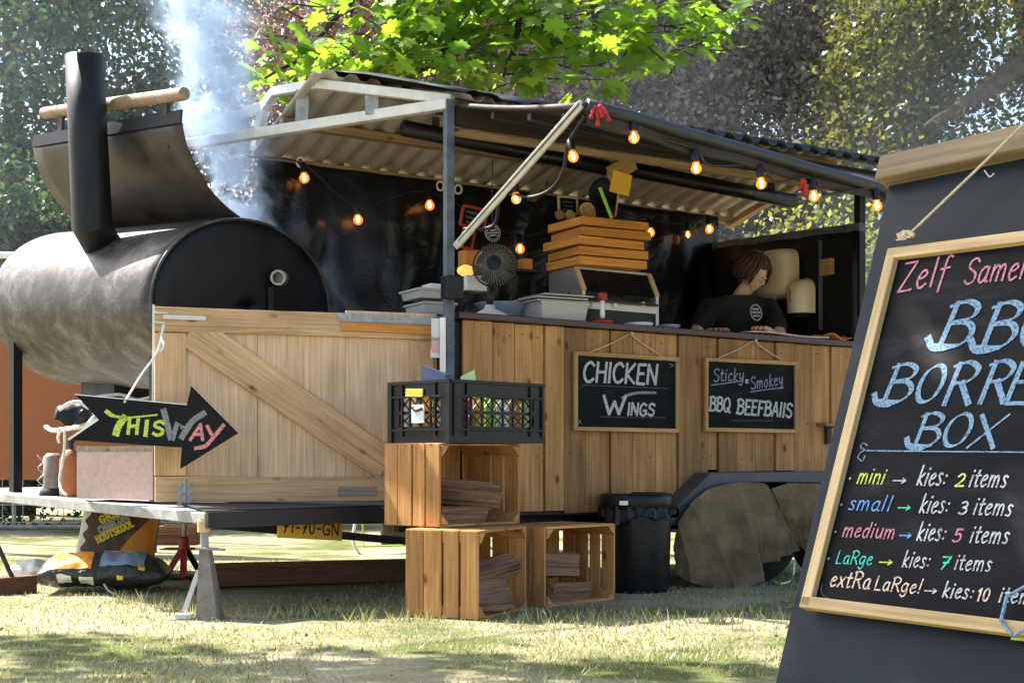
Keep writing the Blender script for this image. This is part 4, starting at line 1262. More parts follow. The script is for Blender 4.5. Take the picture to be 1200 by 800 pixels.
# smoke pouring from under the lid
def smoke(name, label, base, top, r0, r1, dens, seed, z0, z1, wob=.5, nscale=3.0):
    """plume: axis from base to top, radius r0 to r1"""
    m = bpy.data.materials.new(name); m.use_nodes = True
    nt = m.node_tree
    for n in list(nt.nodes):
        if n.type == 'BSDF_PRINCIPLED': nt.nodes.remove(n)
    tc = N(nt, "ShaderNodeTexCoord")
    H = top.z - base.z
    sx = N(nt, "ShaderNodeSeparateXYZ")
    # turbulence
    nz = N(nt, "ShaderNodeTexNoise", Scale=nscale, Detail=4.0, Roughness=0.6, Distortion=0.8)
    of = N(nt, "ShaderNodeVectorMath", operation='ADD'); of.inputs[1].default_value = (seed, 0, 0)
    nt.links.new(tc.outputs['Object'], of.inputs[0]); nt.links.new(of.outputs[0], nz.inputs['Vector'])
    sub = N(nt, "ShaderNodeVectorMath", operation='SUBTRACT'); sub.inputs[1].default_value = (.5, .5, .5)
    nt.links.new(nz.outputs['Color'], sub.inputs[0])
    scl = N(nt, "ShaderNodeVectorMath", operation='SCALE'); scl.inputs['Scale'].default_value = wob
    nt.links.new(sub.outputs[0], scl.inputs[0])
    ad = N(nt, "ShaderNodeVectorMath", operation='ADD')
    nt.links.new(tc.outputs['Object'], ad.inputs[0]); nt.links.new(scl.outputs[0], ad.inputs[1])
    nt.links.new(ad.outputs[0], sx.inputs[0])
    def mth(op, a, b=None, c=None):
        n = N(nt, "ShaderNodeMath", operation=op)
        for i, q in enumerate((a, b, c)):
            if q is None: continue
            if isinstance(q, (int, float)): n.inputs[i].default_value = q
            else: nt.links.new(q, n.inputs[i])
        return n.outputs[0]
    hh = mth('DIVIDE', sx.outputs[2], H)
    rr = mth('MULTIPLY_ADD', hh, r1 - r0, r0)
    dx = mth('SUBTRACT', sx.outputs[0], mth('MULTIPLY', hh, top.x - base.x))
    dy = mth('SUBTRACT', sx.outputs[1], mth('MULTIPLY', hh, top.y - base.y))
    d = mth('SQRT', mth('ADD', mth('MULTIPLY', dx, dx), mth('MULTIPLY', dy, dy)))
    k = mth('SUBTRACT', 1.0, mth('DIVIDE', d, rr))
    k = mth('MAXIMUM', k, 0.0)
    k = mth('POWER', k, 1.3)
    fade = N(nt, "ShaderNodeMapRange", interpolation_type='SMOOTHSTEP'); fade.inputs[1].default_value = -.05; fade.inputs[2].default_value = .08
    nt.links.new(hh, fade.inputs[0])
    thin = N(nt, "ShaderNodeMapRange"); thin.inputs[1].default_value = 0.0; thin.inputs[2].default_value = 1.0; thin.inputs[3].default_value = 1.0; thin.inputs[4].default_value = 0.30
    nt.links.new(hh, thin.inputs[0])
    n2 = N(nt, "ShaderNodeTexNoise", Scale=nscale * 2.2, Detail=4.0, Roughness=0.6)
    nt.links.new(ad.outputs[0], n2.inputs['Vector'])
    nr = N(nt, "ShaderNodeMapRange"); nr.inputs[1].default_value = .41; nr.inputs[2].default_value = .66
    nt.links.new(n2.outputs[0], nr.inputs[0])
    den = mth('MULTIPLY', mth('MULTIPLY', mth('MULTIPLY', k, fade.outputs[0]), thin.outputs[0]), mth('MULTIPLY', nr.outputs[0], dens))
    pv = N(nt, "ShaderNodeVolumePrincipled")
    pv.inputs['Color'].default_value = (0.60, 0.77, 1.0, 1)
    pv.inputs['Anisotropy'].default_value = 0.25
    nt.links.new(den, pv.inputs['Density'])
    nt.links.new(pv.outputs[0], nt.nodes["Material Output"].inputs['Volume'])
    mb = MB()
    lo, hi = z0, z1
    rad = lambda h: (r0 + (r1 - r0) * h) * 1.35 + wob * .25
    pts, rs = [], []
    for h in np.linspace(lo, hi, 7):
        pts.append(Vector((h * (top.x - base.x), h * (top.y - base.y), h * H))); rs.append(rad(h))
    mb.tube(pts, rs, 14)
    me = mesh_of(name, mb, m)
    o = bpy.data.objects.new(name, me)
    link(o, None, Matrix.Translation(base))
    return tag(o, label, 'smoke', None, 'stuff')
smoke('smoke', 'blue white smoke rising from the open smoker into the trees', P(287, 268, 7.72), P(226, -40, 7.8), .19, .36, 40.0, 3.0, -.03, 1.35, .40, 2.9)
smoke('smoke', 'thin blue smoke drifting in front of the black tarpaulin', P(395, 420, 7.95), P(430, 250, 8.0), .55, .50, 1.3, 9.0, -.15, 1.2, .4, 2.0)

def drifting_smoke():
    """thin smoke hanging between the trailer and the trees"""
    m = bpy.data.materials.new('drifting_smoke'); m.use_nodes = True
    nt = m.node_tree
    nt.nodes.remove(nt.nodes["Principled BSDF"])
    tc = N(nt, "ShaderNodeTexCoord")
    nz = N(nt, "ShaderNodeTexNoise", Scale=0.45, Detail=2.0, Roughness=0.5)
    nt.links.new(tc.outputs['Object'], nz.inputs['Vector'])
    mr = N(nt, "ShaderNodeMapRange"); mr.inputs[1].default_value = .40; mr.inputs[2].default_value = .68
    mr.inputs[3].default_value = 0.002; mr.inputs[4].default_value = 0.022
    nt.links.new(nz.outputs[0], mr.inputs[0])
    pv = N(nt, "ShaderNodeVolumePrincipled")
    pv.inputs['Color'].default_value = (0.78, 0.86, 1.0, 1)
    pv.inputs['Anisotropy'].default_value = 0.3
    nt.links.new(mr.outputs[0], pv.inputs['Density'])
    nt.links.new(pv.outputs[0], nt.nodes["Material Output"].inputs['Volume'])
    a = [(-7, 10.6, 1.5), (6.0, 10.6, 1.5), (6.0, 13.2, 1.5), (-7, 13.2, 1.5)]
    o = obj('smoke', MB().hexa(a, [(x * 1.05, y, 6.4) for x, y, z in a]), m)
    tag(o, 'thin blue smoke drifting across the trees behind the trailer', 'smoke', None, 'stuff')
drifting_smoke()

def nails():
    """nail heads of the cladding, too small to pick apart"""
    mb = MB()
    M = frame(U3, -V3)
    for i in range(len(seams) - 1):
        u0, u1 = T_v(seams[i], 0), T_v(seams[i + 1], 0)
        for h in (1.37, .95, .74):
            for k in (.25, .75):
                if arch_h(u0) < h - .03:
                    c = T(u0 + (u1 - u0) * k, -.0185, h + random.uniform(-.012, .012))
                    if rng.uniform() < .55: mb.lathe([(.0036, -.006), (.0036, .0005)], 6, M, c)
    tag(obj('nail_heads', mb, M_sleeper, TR), None, None, None, 'stuff')
nails()

# ================================================================== STRING LIGHTS
def bulb(parent, c, d=(0, 0, -1), r=.024, cable=None):
    """socket and glowing bulb hanging from c towards d"""
    d = Vector(d).normalized(); c = Vector(c)
    M = frame((1, .2, .1), -d)
    s = obj('socket', MB().lathe([(.014, -.05), (.018, -.045), (.018, 0), (.010, .012)], 12, M, c), M_blackplastic, parent, smooth=False, autos=True)
    prof = [(.011, -.048), (.017, -.055)] + [(r * math.sin(a), -.066 - r * (1 - math.cos(a)) + r * .35) for a in np.linspace(.7, 3.0, 8)] + [(.002, -.066 - 2 * r + r * .35)]
    b = obj('bulb', MB().lathe(prof, 16, M, c), M_bulb, parent, smooth=True)
    q = .066 + r * .62
    obj('filament', MB().lathe([(.002, -q - .018), (r * .34, -q - .010), (r * .40, -q + .004), (r * .26, -q + .018), (.002, -q + .026)], 10, M, c), M_filament, b, smooth=True)
    return b

def flap_y(px):
    return 5.86 + (px - 690) / 345 * .81
def front_lights():
    t = thing('string_lights', 'string of warm glowing bulbs along the outer edge of the serving flap', 'string lights', FO[0].lerp(FO[1], .4))
    bs = [(741, 160, 150), (814, 196, 184), (890, 214, 202), (952, 229, 214), (1026, 240, 226)]
    pts = [P(686, 132, 5.92)]
    for x, y, yc in bs:
        Z = flap_y(x) - .02
        c = P(x, y, Z) + Vector((0, 0, .074))
        bulb(t, c)
        pts.append(c + Vector((0, 0, .008)))
        pts.append(c.lerp(P(x + 36, y + 12, flap_y(x + 36)), .5) + Vector((0, 0, -.005)))
    obj('cable', MB().tube(smooth_line(pts), .006, 6), M_wire, t, smooth=True)
    # the two on the prop pole
    a = P(668, 166, 6.10)
    bulb(t, a + Vector((.0, 0, .0)), (1, .1, -.15))
    b = P(603, 218, 6.45)
    bulb(t, b + Vector((0, 0, .02)))
    obj('cable', MB().tube(smooth_line([P(686, 135, 5.95), P(673, 155, 6.08), P(665, 170, 6.10), P(660, 200, 6.2), P(645, 222, 6.3), P(622, 231, 6.4), P(603, 228, 6.45), P(584, 227, 6.55), P(584, 240, 6.6), P(580, 262, 6.7), P(566, 268, 6.75), P(543, 268, 6.85)]), .008, 6), M_wire, t, smooth=True)
front_lights()
def rear_lights():
    t = thing('string_lights', 'string of warm glowing bulbs along the top of the black tarpaulin inside the trailer', 'string lights', T(1.4, 1.4, 2.3))
    pts = []
    for x, y in ((290, 200), (355, 208), (418, 257), (502, 240), (608, 291), (690, 262), (761, 272), (805, 276), (830, 268)):
        c = on_v(x, y, 1.36) + Vector((0, 0, .08))
        pts.append(c)
        if x not in (290, 690):
            bulb(t, c, r=.030 if x != 805 else .018)
    obj('cable', MB().tube(smooth_line(pts), .005, 5), M_wire, t, smooth=True)
rear_lights()

def red_tassel(px, py, lab):
    o = P(px, py, flap_y(px) - .045)
    k0 = .62
    mb = MB()
    for k in range(5):
        a = Vector((random.uniform(-.035, .05), random.uniform(-.02, .01), random.uniform(-.01, .02)))
        pts = [o + a * .2 * k0 + Z3 * .035, o + a * k0 + Z3 * .012, o + a * 1.7 * k0 - Z3 * .035 * (1 + .5 * (k % 3)) * k0]
        mb.tube(smooth_line(pts, 4), [.006 + .003 * (i % 3) for i in range(9)], 6)
    tag(obj('red_cloth', mb, M_redcloth, smooth=True), lab, 'cloth')
red_tassel(700, 134, 'red cloth knot at the top of the prop pole')
red_tassel(941, 219, 'red cloth knot between bulbs on the flap edge nearer the sandwich board')

# ================================================================== ON THE COUNTER
CT = 1.464
def fan():
    c = on_v(580, 311, .16)
    foot = on_v(574, 360, .16); foot.z = T(T_v(574, .16), 0, CT).z
    t = thing('desk_fan', 'black desk fan with round wire cage on the left end of the counter', 'fan', foot)
    d = Vector((-.12, -1, .18)).normalized()
    M = frame(Vector((1, -.1, 0)), d)
    obj('base', MB().lathe([(.115, 0), (.115, .008), (.07, .03), (.03, .05), (.026, .07)], 28, None, foot), M_ali, t, smooth=True)
    obj('neck', MB().tube([foot + Z3 * .05, foot + Z3 * .13, c + d * -.06], .018, 10), M_blackplastic, t, smooth=True)
    R = .118
    mb = MB()
    for k in range(44):
        a = 2 * math.pi * k / 44
        q = [(R * .28, .05), (R * .6, .048), (R * .92, .03), (R, .0), (R * .9, -.035), (R * .3, -.05)]
        mb.tube([c + M @ Vector((r * math.cos(a), r * math.sin(a), z)) for r, z in q], .0017, 4, False)
    obj('cage_wires', mb, M_castgrey, t)
    mb = MB()
    for r, z in ((R, 0), (R * .3, .052)):
        mb.tube([c + M @ Vector((r * math.cos(a), r * math.sin(a), z)) for a in np.linspace(0, 2 * math.pi, 37)], .005, 6, False)
    obj('cage_ring', mb, M_blackplastic, t, smooth=True)
    obj('badge', MB().lathe([(R * .3, .045), (R * .3, .055), (R * .1, .060)], 20, M, c), M_blackplastic, t)
    obj('motor', MB().lathe([(.045, -.05), (.05, -.06), (.045, -.12), (.02, -.14)], 18, M, c), M_blackplastic, t, smooth=True)
    for k in range(3):
        a0 = 2 * math.pi * k / 3 + .3
        def bl(s, q, a0=a0):
            r = .02 + s * (R - .035); a = a0 + (q - .5) * (1.0 + .4 * s)
            return c + M @ Vector((r * math.cos(a), r * math.sin(a), -.01 + (q - .5) * .03))
        obj('blade', MB().grid(bl, 6, 6), M_blackplastic, t, smooth=True, solid=.003)
fan()

def tub(base, rz, L, W, H, name, label, cat, mat, lids=0, group=None):
    t = thing(name, label, cat, base, group, rz)
    M = Matrix.Rotation(rz, 3, 'Z')
    mb = MB()
    def ring(k, z, l, w):
        return [base + M @ Vector((x * l / 2, y * w / 2, z)) for x, y in ((-1, -1), (1, -1), (1, 1), (-1, 1))]
    a, b = ring(0, 0, L * .9, W * .9), ring(0, H, L, W)
    c, d = ring(0, H, L * .95, W * .93), ring(0, .01, L * .86, W * .85)
    mb.add(a + b + c + d, [(3,2,1,0)] + [(i, (i+1)%4, 4+(i+1)%4, 4+i) for i in range(4)] + [(4+i, 4+(i+1)%4, 8+(i+1)%4, 8+i) for i in range(4)] + [(8+i, 8+(i+1)%4, 12+(i+1)%4, 12+i) for i in range(4)] + [(12,13,14,15)])
    obj('body', mb, mat, t, bevel=.006)
    obj('rim', MB().box(base + Z3 * (H - .006), (L * 1.03, W * 1.04, .012), M) if lids else MB().tube(ring(0, H - .004, L * 1.02, W * 1.03) + ring(0, H - .004, L * 1.02, W * 1.03)[:2], .007, 6, False), mat, t)
    for k in range(lids):
        o = obj('lid', MB().box(base + Z3 * (H + .006 + .016 * k) + M @ Vector((random.uniform(-.02, .02), random.uniform(-.01, .01), 0)), (L * (1.10 - .02 * k), W * 1.08, .008), M), M_greyplastic, t, bevel=.003)
    return t
def T3(u, v, h): return T(u, v, h)
yaw = math.atan2(U.y, U.x)
uu = T_v(650, .18)
tub(T(uu, .20, CT), yaw, .30, .27, .105, 'food_tub', 'pale grey plastic food tub with three lids stacked on it beside the grill', 'tub', M_greyplastic, 3)
b = T(T_v(572, .34), .36, CT)
tag(obj('bowl', MB().lathe([(.06, 0), (.10, .03), (.155, .10), (.16, .105), (.145, .10), (.05, .02)], 32, None, b + U3 * .10), M_bluetub, smooth=True), 'blue grey round bowl behind the fan', 'bowl')
tag(obj('bowl', MB().lathe([(.06, 0), (.10, .02), (.15, .06), (.155, .065), (.14, .06), (.05, .02)], 32, None, T(T_v(622, .40), .42, CT)), M_stain, smooth=True), 'shallow steel bowl between the fan and the grey tub', 'bowl')
tub(on_v(504, 371, .45), yaw, .19, .25, .065, 'stacked_tray', 'lower grey food tray left of the trailer post', 'tray', M_greyplastic, 0, 'grey trays left of the post')
tub(on_v(502, 352, .45), yaw, .22, .25, .05, 'stacked_tray', 'upper grey food tray left of the trailer post', 'tray', M_greyplastic, 0, 'grey trays left of the post')
tag(obj('white_box', MB().box(on_v(508, 340, .47), (.09, .12, .06), Matrix.Rotation(yaw, 3, 'Z')), M_white, bevel=.004), 'small white box on top of the grey trays left of the post', 'box')
tag(obj('white_box', MB().box(on_v(553, 333, .40), (.13, .12, .085), Matrix.Rotation(yaw, 3, 'Z')), M_white, bevel=.006), 'white box on the counter between the post and fan', 'box')
# a stand to carry the trays: a side table behind the post
st = thing('side_table', 'dark side table carrying grey trays just inside the left trailer opening', 'table', T(-.12, .5, 0.5))
zt = on_v(504, 371, .45).z
tb = on_v(504, 371, .45)
obj('table_top', MB().box((tb.x, tb.y, tb.z - .012), (.30, .34, .02), Matrix.Rotation(yaw, 3, 'Z')), M_dark, st)
for a, b in ((-1, -1), (1, -1), (1, 1), (-1, 1)):
    q = Vector((tb.x, tb.y, 0)) + U3 * a * .13 + V3 * b * .15
    obj('leg', MB().bar((q.x, q.y, .48), (q.x, q.y, tb.z - .02), .025, .025, U3), M_dark, st)

def grill():
    v0, v1 = .10, .46
    uA, uB = T_v(636, v1) - .02, T_v(773, v0)
    uA, uB = T_v(704, v0) - .12, T_v(772, v0)
    t = thing('contact_grill', 'stainless counter grill with slanted wood trimmed front and two knobs under the orange trays', 'grill', T((uA + uB) / 2, .28, CT))
    h0, h1, h2 = CT, CT + .185, CT + .312
    L, R = uA, uB
    prof = lambda u: [T(u, v0, h0), T(u, v0, h1), T(u, v0 + .08, h2), T(u, v1, h2), T(u, v1, h0)]
    obj('side_panel', MB().prism(prof(L), U3 * .02), M_stain, t)
    obj('side_panel', MB().prism(prof(R - .02), U3 * .02), M_stain, t)
    obj('top_panel', MB().hexa([T(L, v0 + .08, h2 + .001), T(R, v0 + .08, h2 + .001), T(R, v1, h2 + .001), T(L, v1, h2 + .001)], [T(L, v0 + .08, h2 + .014), T(R, v0 + .08, h2 + .014), T(R, v1, h2 + .014), T(L, v1, h2 + .014)]), M_stain, t)
    obj('back_panel', MB().bar(T(L + .02, v1 - .01, h0 + .12), T(R - .02, v1 - .01, h0 + .12), .24, .01, V3), M_stain, t)
    obj('front_panel', MB().hexa([T(L + .021, v0 + .012, h0 + .005), T(R - .021, v0 + .012, h0 + .005), T(R - .021, v0 + .03, h0 + .005), T(L + .021, v0 + .03, h0 + .005)], [T(L + .021, v0 + .012, h0 + .115), T(R - .021, v0 + .012, h0 + .115), T(R - .021, v0 + .03, h0 + .115), T(L + .021, v0 + .03, h0 + .115)]), M_black, t)
    obj('front_band', MB().hexa([T(L + .021, v0 - .004, h0 + .086), T(R - .021, v0 - .004, h0 + .086), T(R - .021, v0 + .03, h0 + .086), T(L + .021, v0 + .03, h0 + .086)], [T(L + .021, v0 - .004, h0 + .13), T(R - .021, v0 - .004, h0 + .13), T(R - .021, v0 + .03, h0 + .13), T(L + .021, v0 + .03, h0 + .13)]), M_stain, t)
    obj('inner_plate', MB().bar(T(L + .022, v0 + .10, h0 + .13), T(R - .022, v0 + .10, h0 + .13), .3, .008, Z3), M_black, t)
    obj('interior_panel', MB().hexa([T(L + .022, v0 + .004, h1 + .001), T(R - .022, v0 + .004, h1 + .001), T(R - .022, v0 + .079, h2 - .004), T(L + .022, v0 + .079, h2 - .004)], [T(L + .022, v0 + .012, h1 - .004), T(R - .022, v0 + .012, h1 - .004), T(R - .022, v0 + .087, h2 - .010), T(L + .022, v0 + .087, h2 - .010)]), M_blackplastic, t)  # black panel standing in for the grill's black interior
    for u in (L + .011, R - .011):
        obj('wood_trim', MB().bar(T(u, v0 - .003, h1), T(u, v0 + .078, h2 + .006), .024, .014, -V3), M_brassy, t)
    for px in (719, 752):
        c = on_v(px, 357, v0 + .004)
        obj('knob', MB().lathe([(.016, 0), (.014, .018)], 14, frame(U3, -V3), c), M_ali, t)
    return h2 + .014, L, R, v0, v1
gh, gL, gR, gv0, gv1 = grill()

def wooden_tray(c, rz, label):
    t = thing('wooden_tray', label, 'tray', c, 'orange wooden trays stacked on the grill', rz)
    M = Matrix.Rotation(rz, 3, 'Z')
    L, W, H, th = .45, .34, .046, .016
    q = lambda x, y, z: Vector(c) + M @ Vector((x, y, z))
    plank('side_board', q(-L/2, -W/2, H/2), q(L/2, -W/2, H/2), H, th, M_tray, t, M @ Vector((0, -1, 0)))
    plank('side_board', q(-L/2, W/2, H/2), q(L/2, W/2, H/2), H, th, M_tray, t, M @ Vector((0, 1, 0)))
    plank('end_board', q(-L/2 + th/2, -W/2 + th/2, H/2), q(-L/2 + th/2, W/2 - th/2, H/2), H, th, M_tray, t, M @ Vector((-1, 0, 0)))
    plank('end_board', q(L/2 - th/2, -W/2 + th/2, H/2), q(L/2 - th/2, W/2 - th/2, H/2), H, th, M_tray, t, M @ Vector((1, 0, 0)))
    for k in range(5):
        y = -W/2 + .05 + k * (W - .1) / 4
        plank('base_slat', q(-L/2 + th, y, .006), q(L/2 - th, y, .006), .055, .008, M_tray, t)
tr_c = T((gL + gR) / 2 - .075, .27, gh)
order = ['lowest', 'second lowest', 'middle', 'second highest', 'topmost']
for k in range(5):
    wooden_tray(tr_c + Z3 * (.003 + .0545 * k) + U3 * (.02, .03, .0, .05, .03)[k], yaw + (.02, -.03, .06, -.04, .03)[k],
                order[k] + ' orange wooden tray of the stack on the grill')
TZ = tr_c.z + .003 + .0545 * 4 + .047

def on_top(px, v):       # a spot on the top tray
    p = on_v(px, 300, v); p.z = TZ; return p
def small_board():
    c = on_top(666, .30)
    t = thing('mini_chalkboard', 'tiny framed chalkboard leaning on log slices atop the orange trays', 'chalkboard', c)
    pl = Plane(c + Z3 * .045, U3 * 1 + V3 * -.1, (.10, .18, 1))
    w, h = .115, .095
    obj('board', MB().prism([pl.at(-w/2, 0), pl.at(w/2, 0), pl.at(w/2, h), pl.at(-w/2, h)], -pl.n * .006), M_board, t)
    for a, b in (((-w/2, 0), (w/2, 0)), ((w/2, 0), (w/2, h)), ((w/2, h), (-w/2, h)), ((-w/2, h), (-w/2, 0))):
        plank('frame_bar', pl.at(*a, .002), pl.at(*b, .002), .011, .012, M_aframe, t, pl.n, .001)
    for i, y in enumerate((.068, .045, .022)):
        pts = [pl.at(x, y + .006 * math.sin(x * 500 + i), .001) for x in np.linspace(-.032, .032, 22)]
        obj('chalk_scrawl', MB().tube(pts, .0012, 4), C_grey, t)
small_board()
def log_slice(px, v, r, th, lab, ang=0.0):
    c = on_top(px, v) + Z3 * r
    M = frame(U3 + V3 * ang, -V3 + Vector((0, 0, .3)))
    pts = []
    t = thing('log_slice', lab, 'log slice', c - Z3 * r)
    m = MB()
    prof = []
    n = 22
    for z in (-th / 2, th / 2):
        for k in range(n):
            a = 2 * math.pi * k / n; rr = r * (1 + .06 * math.sin(3 * a + r * 90))
            m.v.append(c + M @ Vector((rr * math.cos(a), rr * math.sin(a), z)))
    m.f = [tuple(reversed(range(n))), tuple(range(n, 2 * n))]
    obj('wood_face', m, M_aframe, t)
    m2 = MB(); m2.v = list(m.v); m2.f = [(k, (k + 1) % n, n + (k + 1) % n, n + k) for k in range(n)]
    obj('bark_ring', m2, M_bark, t, solid=.004)
    for k in range(3):
        obj('growth_ring', MB().tube([c + M @ Vector((r * (.3 + .2 * k) * math.cos(a), r * (.3 + .2 * k) * math.sin(a), th / 2 + .001)) for a in np.linspace(0, 2 * math.pi, 19)], .0012, 4, False), M_bark, t)
log_slice(688, .22, .052, .022, 'larger round log slice standing on the top orange tray')
log_slice(656, .26, .026, .02, 'smaller log slice left of the tiny chalkboard on the trays', .2)
log_slice(668, .24, .026, .02, 'smaller log slice under the tiny chalkboard on the trays', -.3)
gs = on_v(716, 258, .12)
tag(obj('green_stick', MB().tube([P(717, 256, gs.y), P(703, 220, gs.y)], .010, 8), M_lime), 'bright lime green stick standing up from the top orange tray', 'stick')
def yellow_sign():
    y = on_v(722, 252, .20).y
    t = thing('price_sign', 'blank yellow card on a thin stick above the orange trays', 'sign', P(721, 252, y))
    obj('stick', MB().tube([P(721, 254, y), P(728, 205, y)], .006, 6), M_frame, t)
    a = [P(714, 224, y - .02), P(737, 230, y + .0), P(741, 206, y + .0), P(719, 199, y - .02)]
    obj('card', MB().prism(a, (0, .006, 0)), M_yellow, t)
yellow_sign()
def pan():
    c = on_v(706, 228, .85)
    t = thing('hanging_pan', 'round dark pan hanging under the roof behind the yellow card', 'pan', c)
    obj('dish', MB().lathe([(.02, -.01), (.085, -.012), (.10, .02), (.104, .02), (.09, -.018), (.02, -.02)], 32, frame(U3, -V3), c), M_black, t, smooth=True)
    obj('hook', MB().tube([c + Z3 * .10, c + Z3 * .30], .005, 6), M_dark, t)
pan()

def red_board(corners, v, lab, scr):
    pts = [on_v(x, y, v) for x, y in corners]
    pl = Plane(pts[0], pts[1] - pts[0], pts[3] - pts[0])
    t = thing('red_framed_board', lab, 'chalkboard', pts[0])
    obj('board', MB().prism(pts, -pl.n * .006), M_board, t)
    for a, b in zip(pts, pts[1:] + pts[:1]):
        plank('frame_bar', a + pl.n * .002, b + pl.n * .002, .014, .014, M_red, t, pl.n, .001)
    w = (pts[1] - pts[0]).length; h = (pts[3] - pts[0]).length
    for i in range(scr):
        y = h * (.75 - i * .27)
        obj('chalk_scrawl', MB().tube([pl.at(x, y + .007 * math.sin(x * 420 + i * 2), .002) for x in np.linspace(w * .2, w * .8, 26)], .0016, 4), C_grey, t)
red_board([(539, 263), (566, 270), (571, 247), (543, 241)], .45, 'upper black board in a red frame behind the prop pole', 3)
red_board([(541, 290), (552, 292), (556, 272), (543, 270)], .45, 'lower black board in a red frame behind the prop pole', 1)
def logo_plate():
    c = on_v(577, 273, .30)
    t = thing('round_plate', 'small round black plate with white emblem above the fan', 'sign', c)
    M = frame(U3, -V3)
    obj('disc', MB().lathe([(.048, -.004), (.048, .004)], 28, M, c), M_board, t)
    for r in (.046, .036):
        obj('emblem_ring', MB().tube([c + M @ Vector((r * math.cos(a), r * math.sin(a), .005)) for a in np.linspace(0, 2 * math.pi, 31)], .002, 4, False), C_white, t)
    for y, w in ((.014, .02), (0, .03), (-.014, .022)):
        obj('emblem_line', MB().bar(c + M @ Vector((-w, y - .004, .005)), c + M @ Vector((w, y + .004, .005)), .007, .002, -V3), C_white, t)
    obj('hook', MB().tube([c + Z3 * .048, c + Z3 * .40], .003, 5), M_wire, t)
logo_plate()
tag(obj('cardboard_box', MB().box(on_v(551, 303, .52), (.10, .10, .085), Matrix.Rotation(yaw, 3, 'Z')), M_orange), 'orange cardboard box on the shelf behind the post', 'box', 'orange boxes behind the fan')
tag(obj('cardboard_box', MB().box(on_v(614, 311, .52), (.055, .10, .065), Matrix.Rotation(yaw, 3, 'Z')), M_orange), 'orange cardboard box right of the fan cage', 'box', 'orange boxes behind the fan')
sh = thing('shelf_rack', 'dark open rack behind the fan carrying orange boxes', 'shelf', T(.35, .52, .5))
a = on_v(540, 316, .52); b2 = on_v(625, 322, .52)
zz = min(on_v(551, 303, .52).z - .044, 9); z2 = on_v(614, 311, .52).z - .034
obj('shelf_board', MB().bar((a.x, a.y, zz - .008), (b2.x, b2.y, zz - .008), .14, .014), M_dark, sh)
obj('shelf_board', MB().box(on_v(614, 311, .52) - Z3 * .04, (.08, .12, .012), Matrix.Rotation(yaw, 3, 'Z')), M_dark, sh)
for q in (a, b2): obj('upright', MB().bar((q.x, q.y, .5), (q.x, q.y, zz), .02, .02, U3), M_dark, sh)
# warm lamp low behind the fan
wl = on_v(546, 317, .40)
tag(obj('warm_lamp', MB().lathe([(.02, -.03), (.045, -.015), (.05, 0), (.04, .02), (.015, .03)], 18, frame(U3, Z3), wl), M_lamp, smooth=True), 'glowing warm lamp just behind the post beside the fan', 'lamp')

def holder():
    b = T(T_v(706, .03), .03, CT)
    k = b.y / F
    t = thing('candlestick', 'red and white turned stick holder on the counter in front of the grill', 'holder', b)
    obj('foot', MB().lathe([(.06, 0), (.06, .012), (.03, .024), (.012, .03)], 24, None, b), M_red, t, smooth=True)
    obj('stem', MB().lathe([(.012, .03), (.015, .06), (.011, .09), (.014, .125)], 18, None, b), M_white, t, smooth=True)
    obj('cup', MB().lathe([(.014, .125), (.028, .13), (.026, .165), (.022, .17)], 18, None, b), M_red, t, smooth=True)
holder()
for k in range(3):
    p = T(T_v(748, .06) + .004 * k, .07, CT + .006 * k)
    tag(obj('plate', MB().lathe([(.05, 0), (.075, .004), (.085, .009), (.07, .005)], 28, None, p), M_white, smooth=True), ['lowest', 'middle', 'top'][k] + ' white plate of the small pile in front of the grill', 'plate', 'white plates on the counter')
p = T(T_v(787, .06), .08, CT)
tag(obj('glass_dish', MB().lathe([(.045, 0), (.06, .02), (.062, .026), (.05, .02), (.03, .006)], 26, None, p), M_bluetub, smooth=True), 'pale blue dish on the counter right of the white plates', 'dish')
tag(obj('till_tray', MB().box(T(T_v(790, .38), .40, CT + .02), (.26, .16, .03), Matrix.Rotation(yaw, 3, 'Z')), M_black, bevel=.004), 'flat black tray behind the dish beside the woman', 'tray')
def paper_fn(s, t, u0, u1, v0, v1, curl):
    u = u0 + (u1 - u0) * s; v = v0 + (v1 - v0) * t
    return T(u, v, CT + .006 + curl * (.012 * math.sin(s * 7) + .006 * math.sin(t * 9 + s * 4)) + curl * .01)
u0 = T_v(872, .02)
tag(obj('magazine', MB().grid(lambda s, t: paper_fn(s, t, u0, T_v(965, .02), -.03, .19, .4), 16, 8), M_pinkpaper, smooth=True, solid=.008), 'pale pink magazine lying open on the counter before the woman', 'magazine')
tag(obj('crumpled_paper', MB().grid(lambda s, t: paper_fn(s, t, T_v(962, .02), T_v(992, .02), -.03, .15, 1.2), 14, 10), M_orange, smooth=True, solid=.003), 'crumpled brown paper at the right end of the counter', 'paper')

# dispensers on the end wall
def towel_dispenser():
    t = thing('towel_dispenser', 'large cream paper towel dispenser on the black end wall behind the woman', 'dispenser', on_u(917, 362, LEN - .1))
    c = on_u(918, 322, LEN - .03)
    sc = c.y / F
    W2, H2 = .155, .165
    def shell(s, q):
        a = -math.pi / 2 + s * math.pi
        e = 2 * q - 1
        k = (1 - abs(e) ** 5) ** .25
        wd = W2 * max(.02, 1 - abs(e) ** 5) ** .28
        return c + V3 * (wd * math.sin(a)) + Z3 * (H2 * e) - U3 * (.15 * max(0, math.cos(a)) ** .45 * k)
    obj('cover', MB().grid(shell, 24, 24), M_cream, t, smooth=True)
    obj('back_plate', MB().box(c + V3 * .16, (.10, .22, .30), Matrix.Rotation(yaw, 3, 'Z')), M_taupe, t, bevel=.01)
    pp_ = [on_u(888, 345, LEN - .12), on_u(911, 345, LEN - .12), on_u(905, 368, LEN - .12), on_u(897, 368, LEN - .12)]
    obj('paper_sheet', MB().prism(pp_, U3 * .002), M_paper, t)
towel_dispenser()
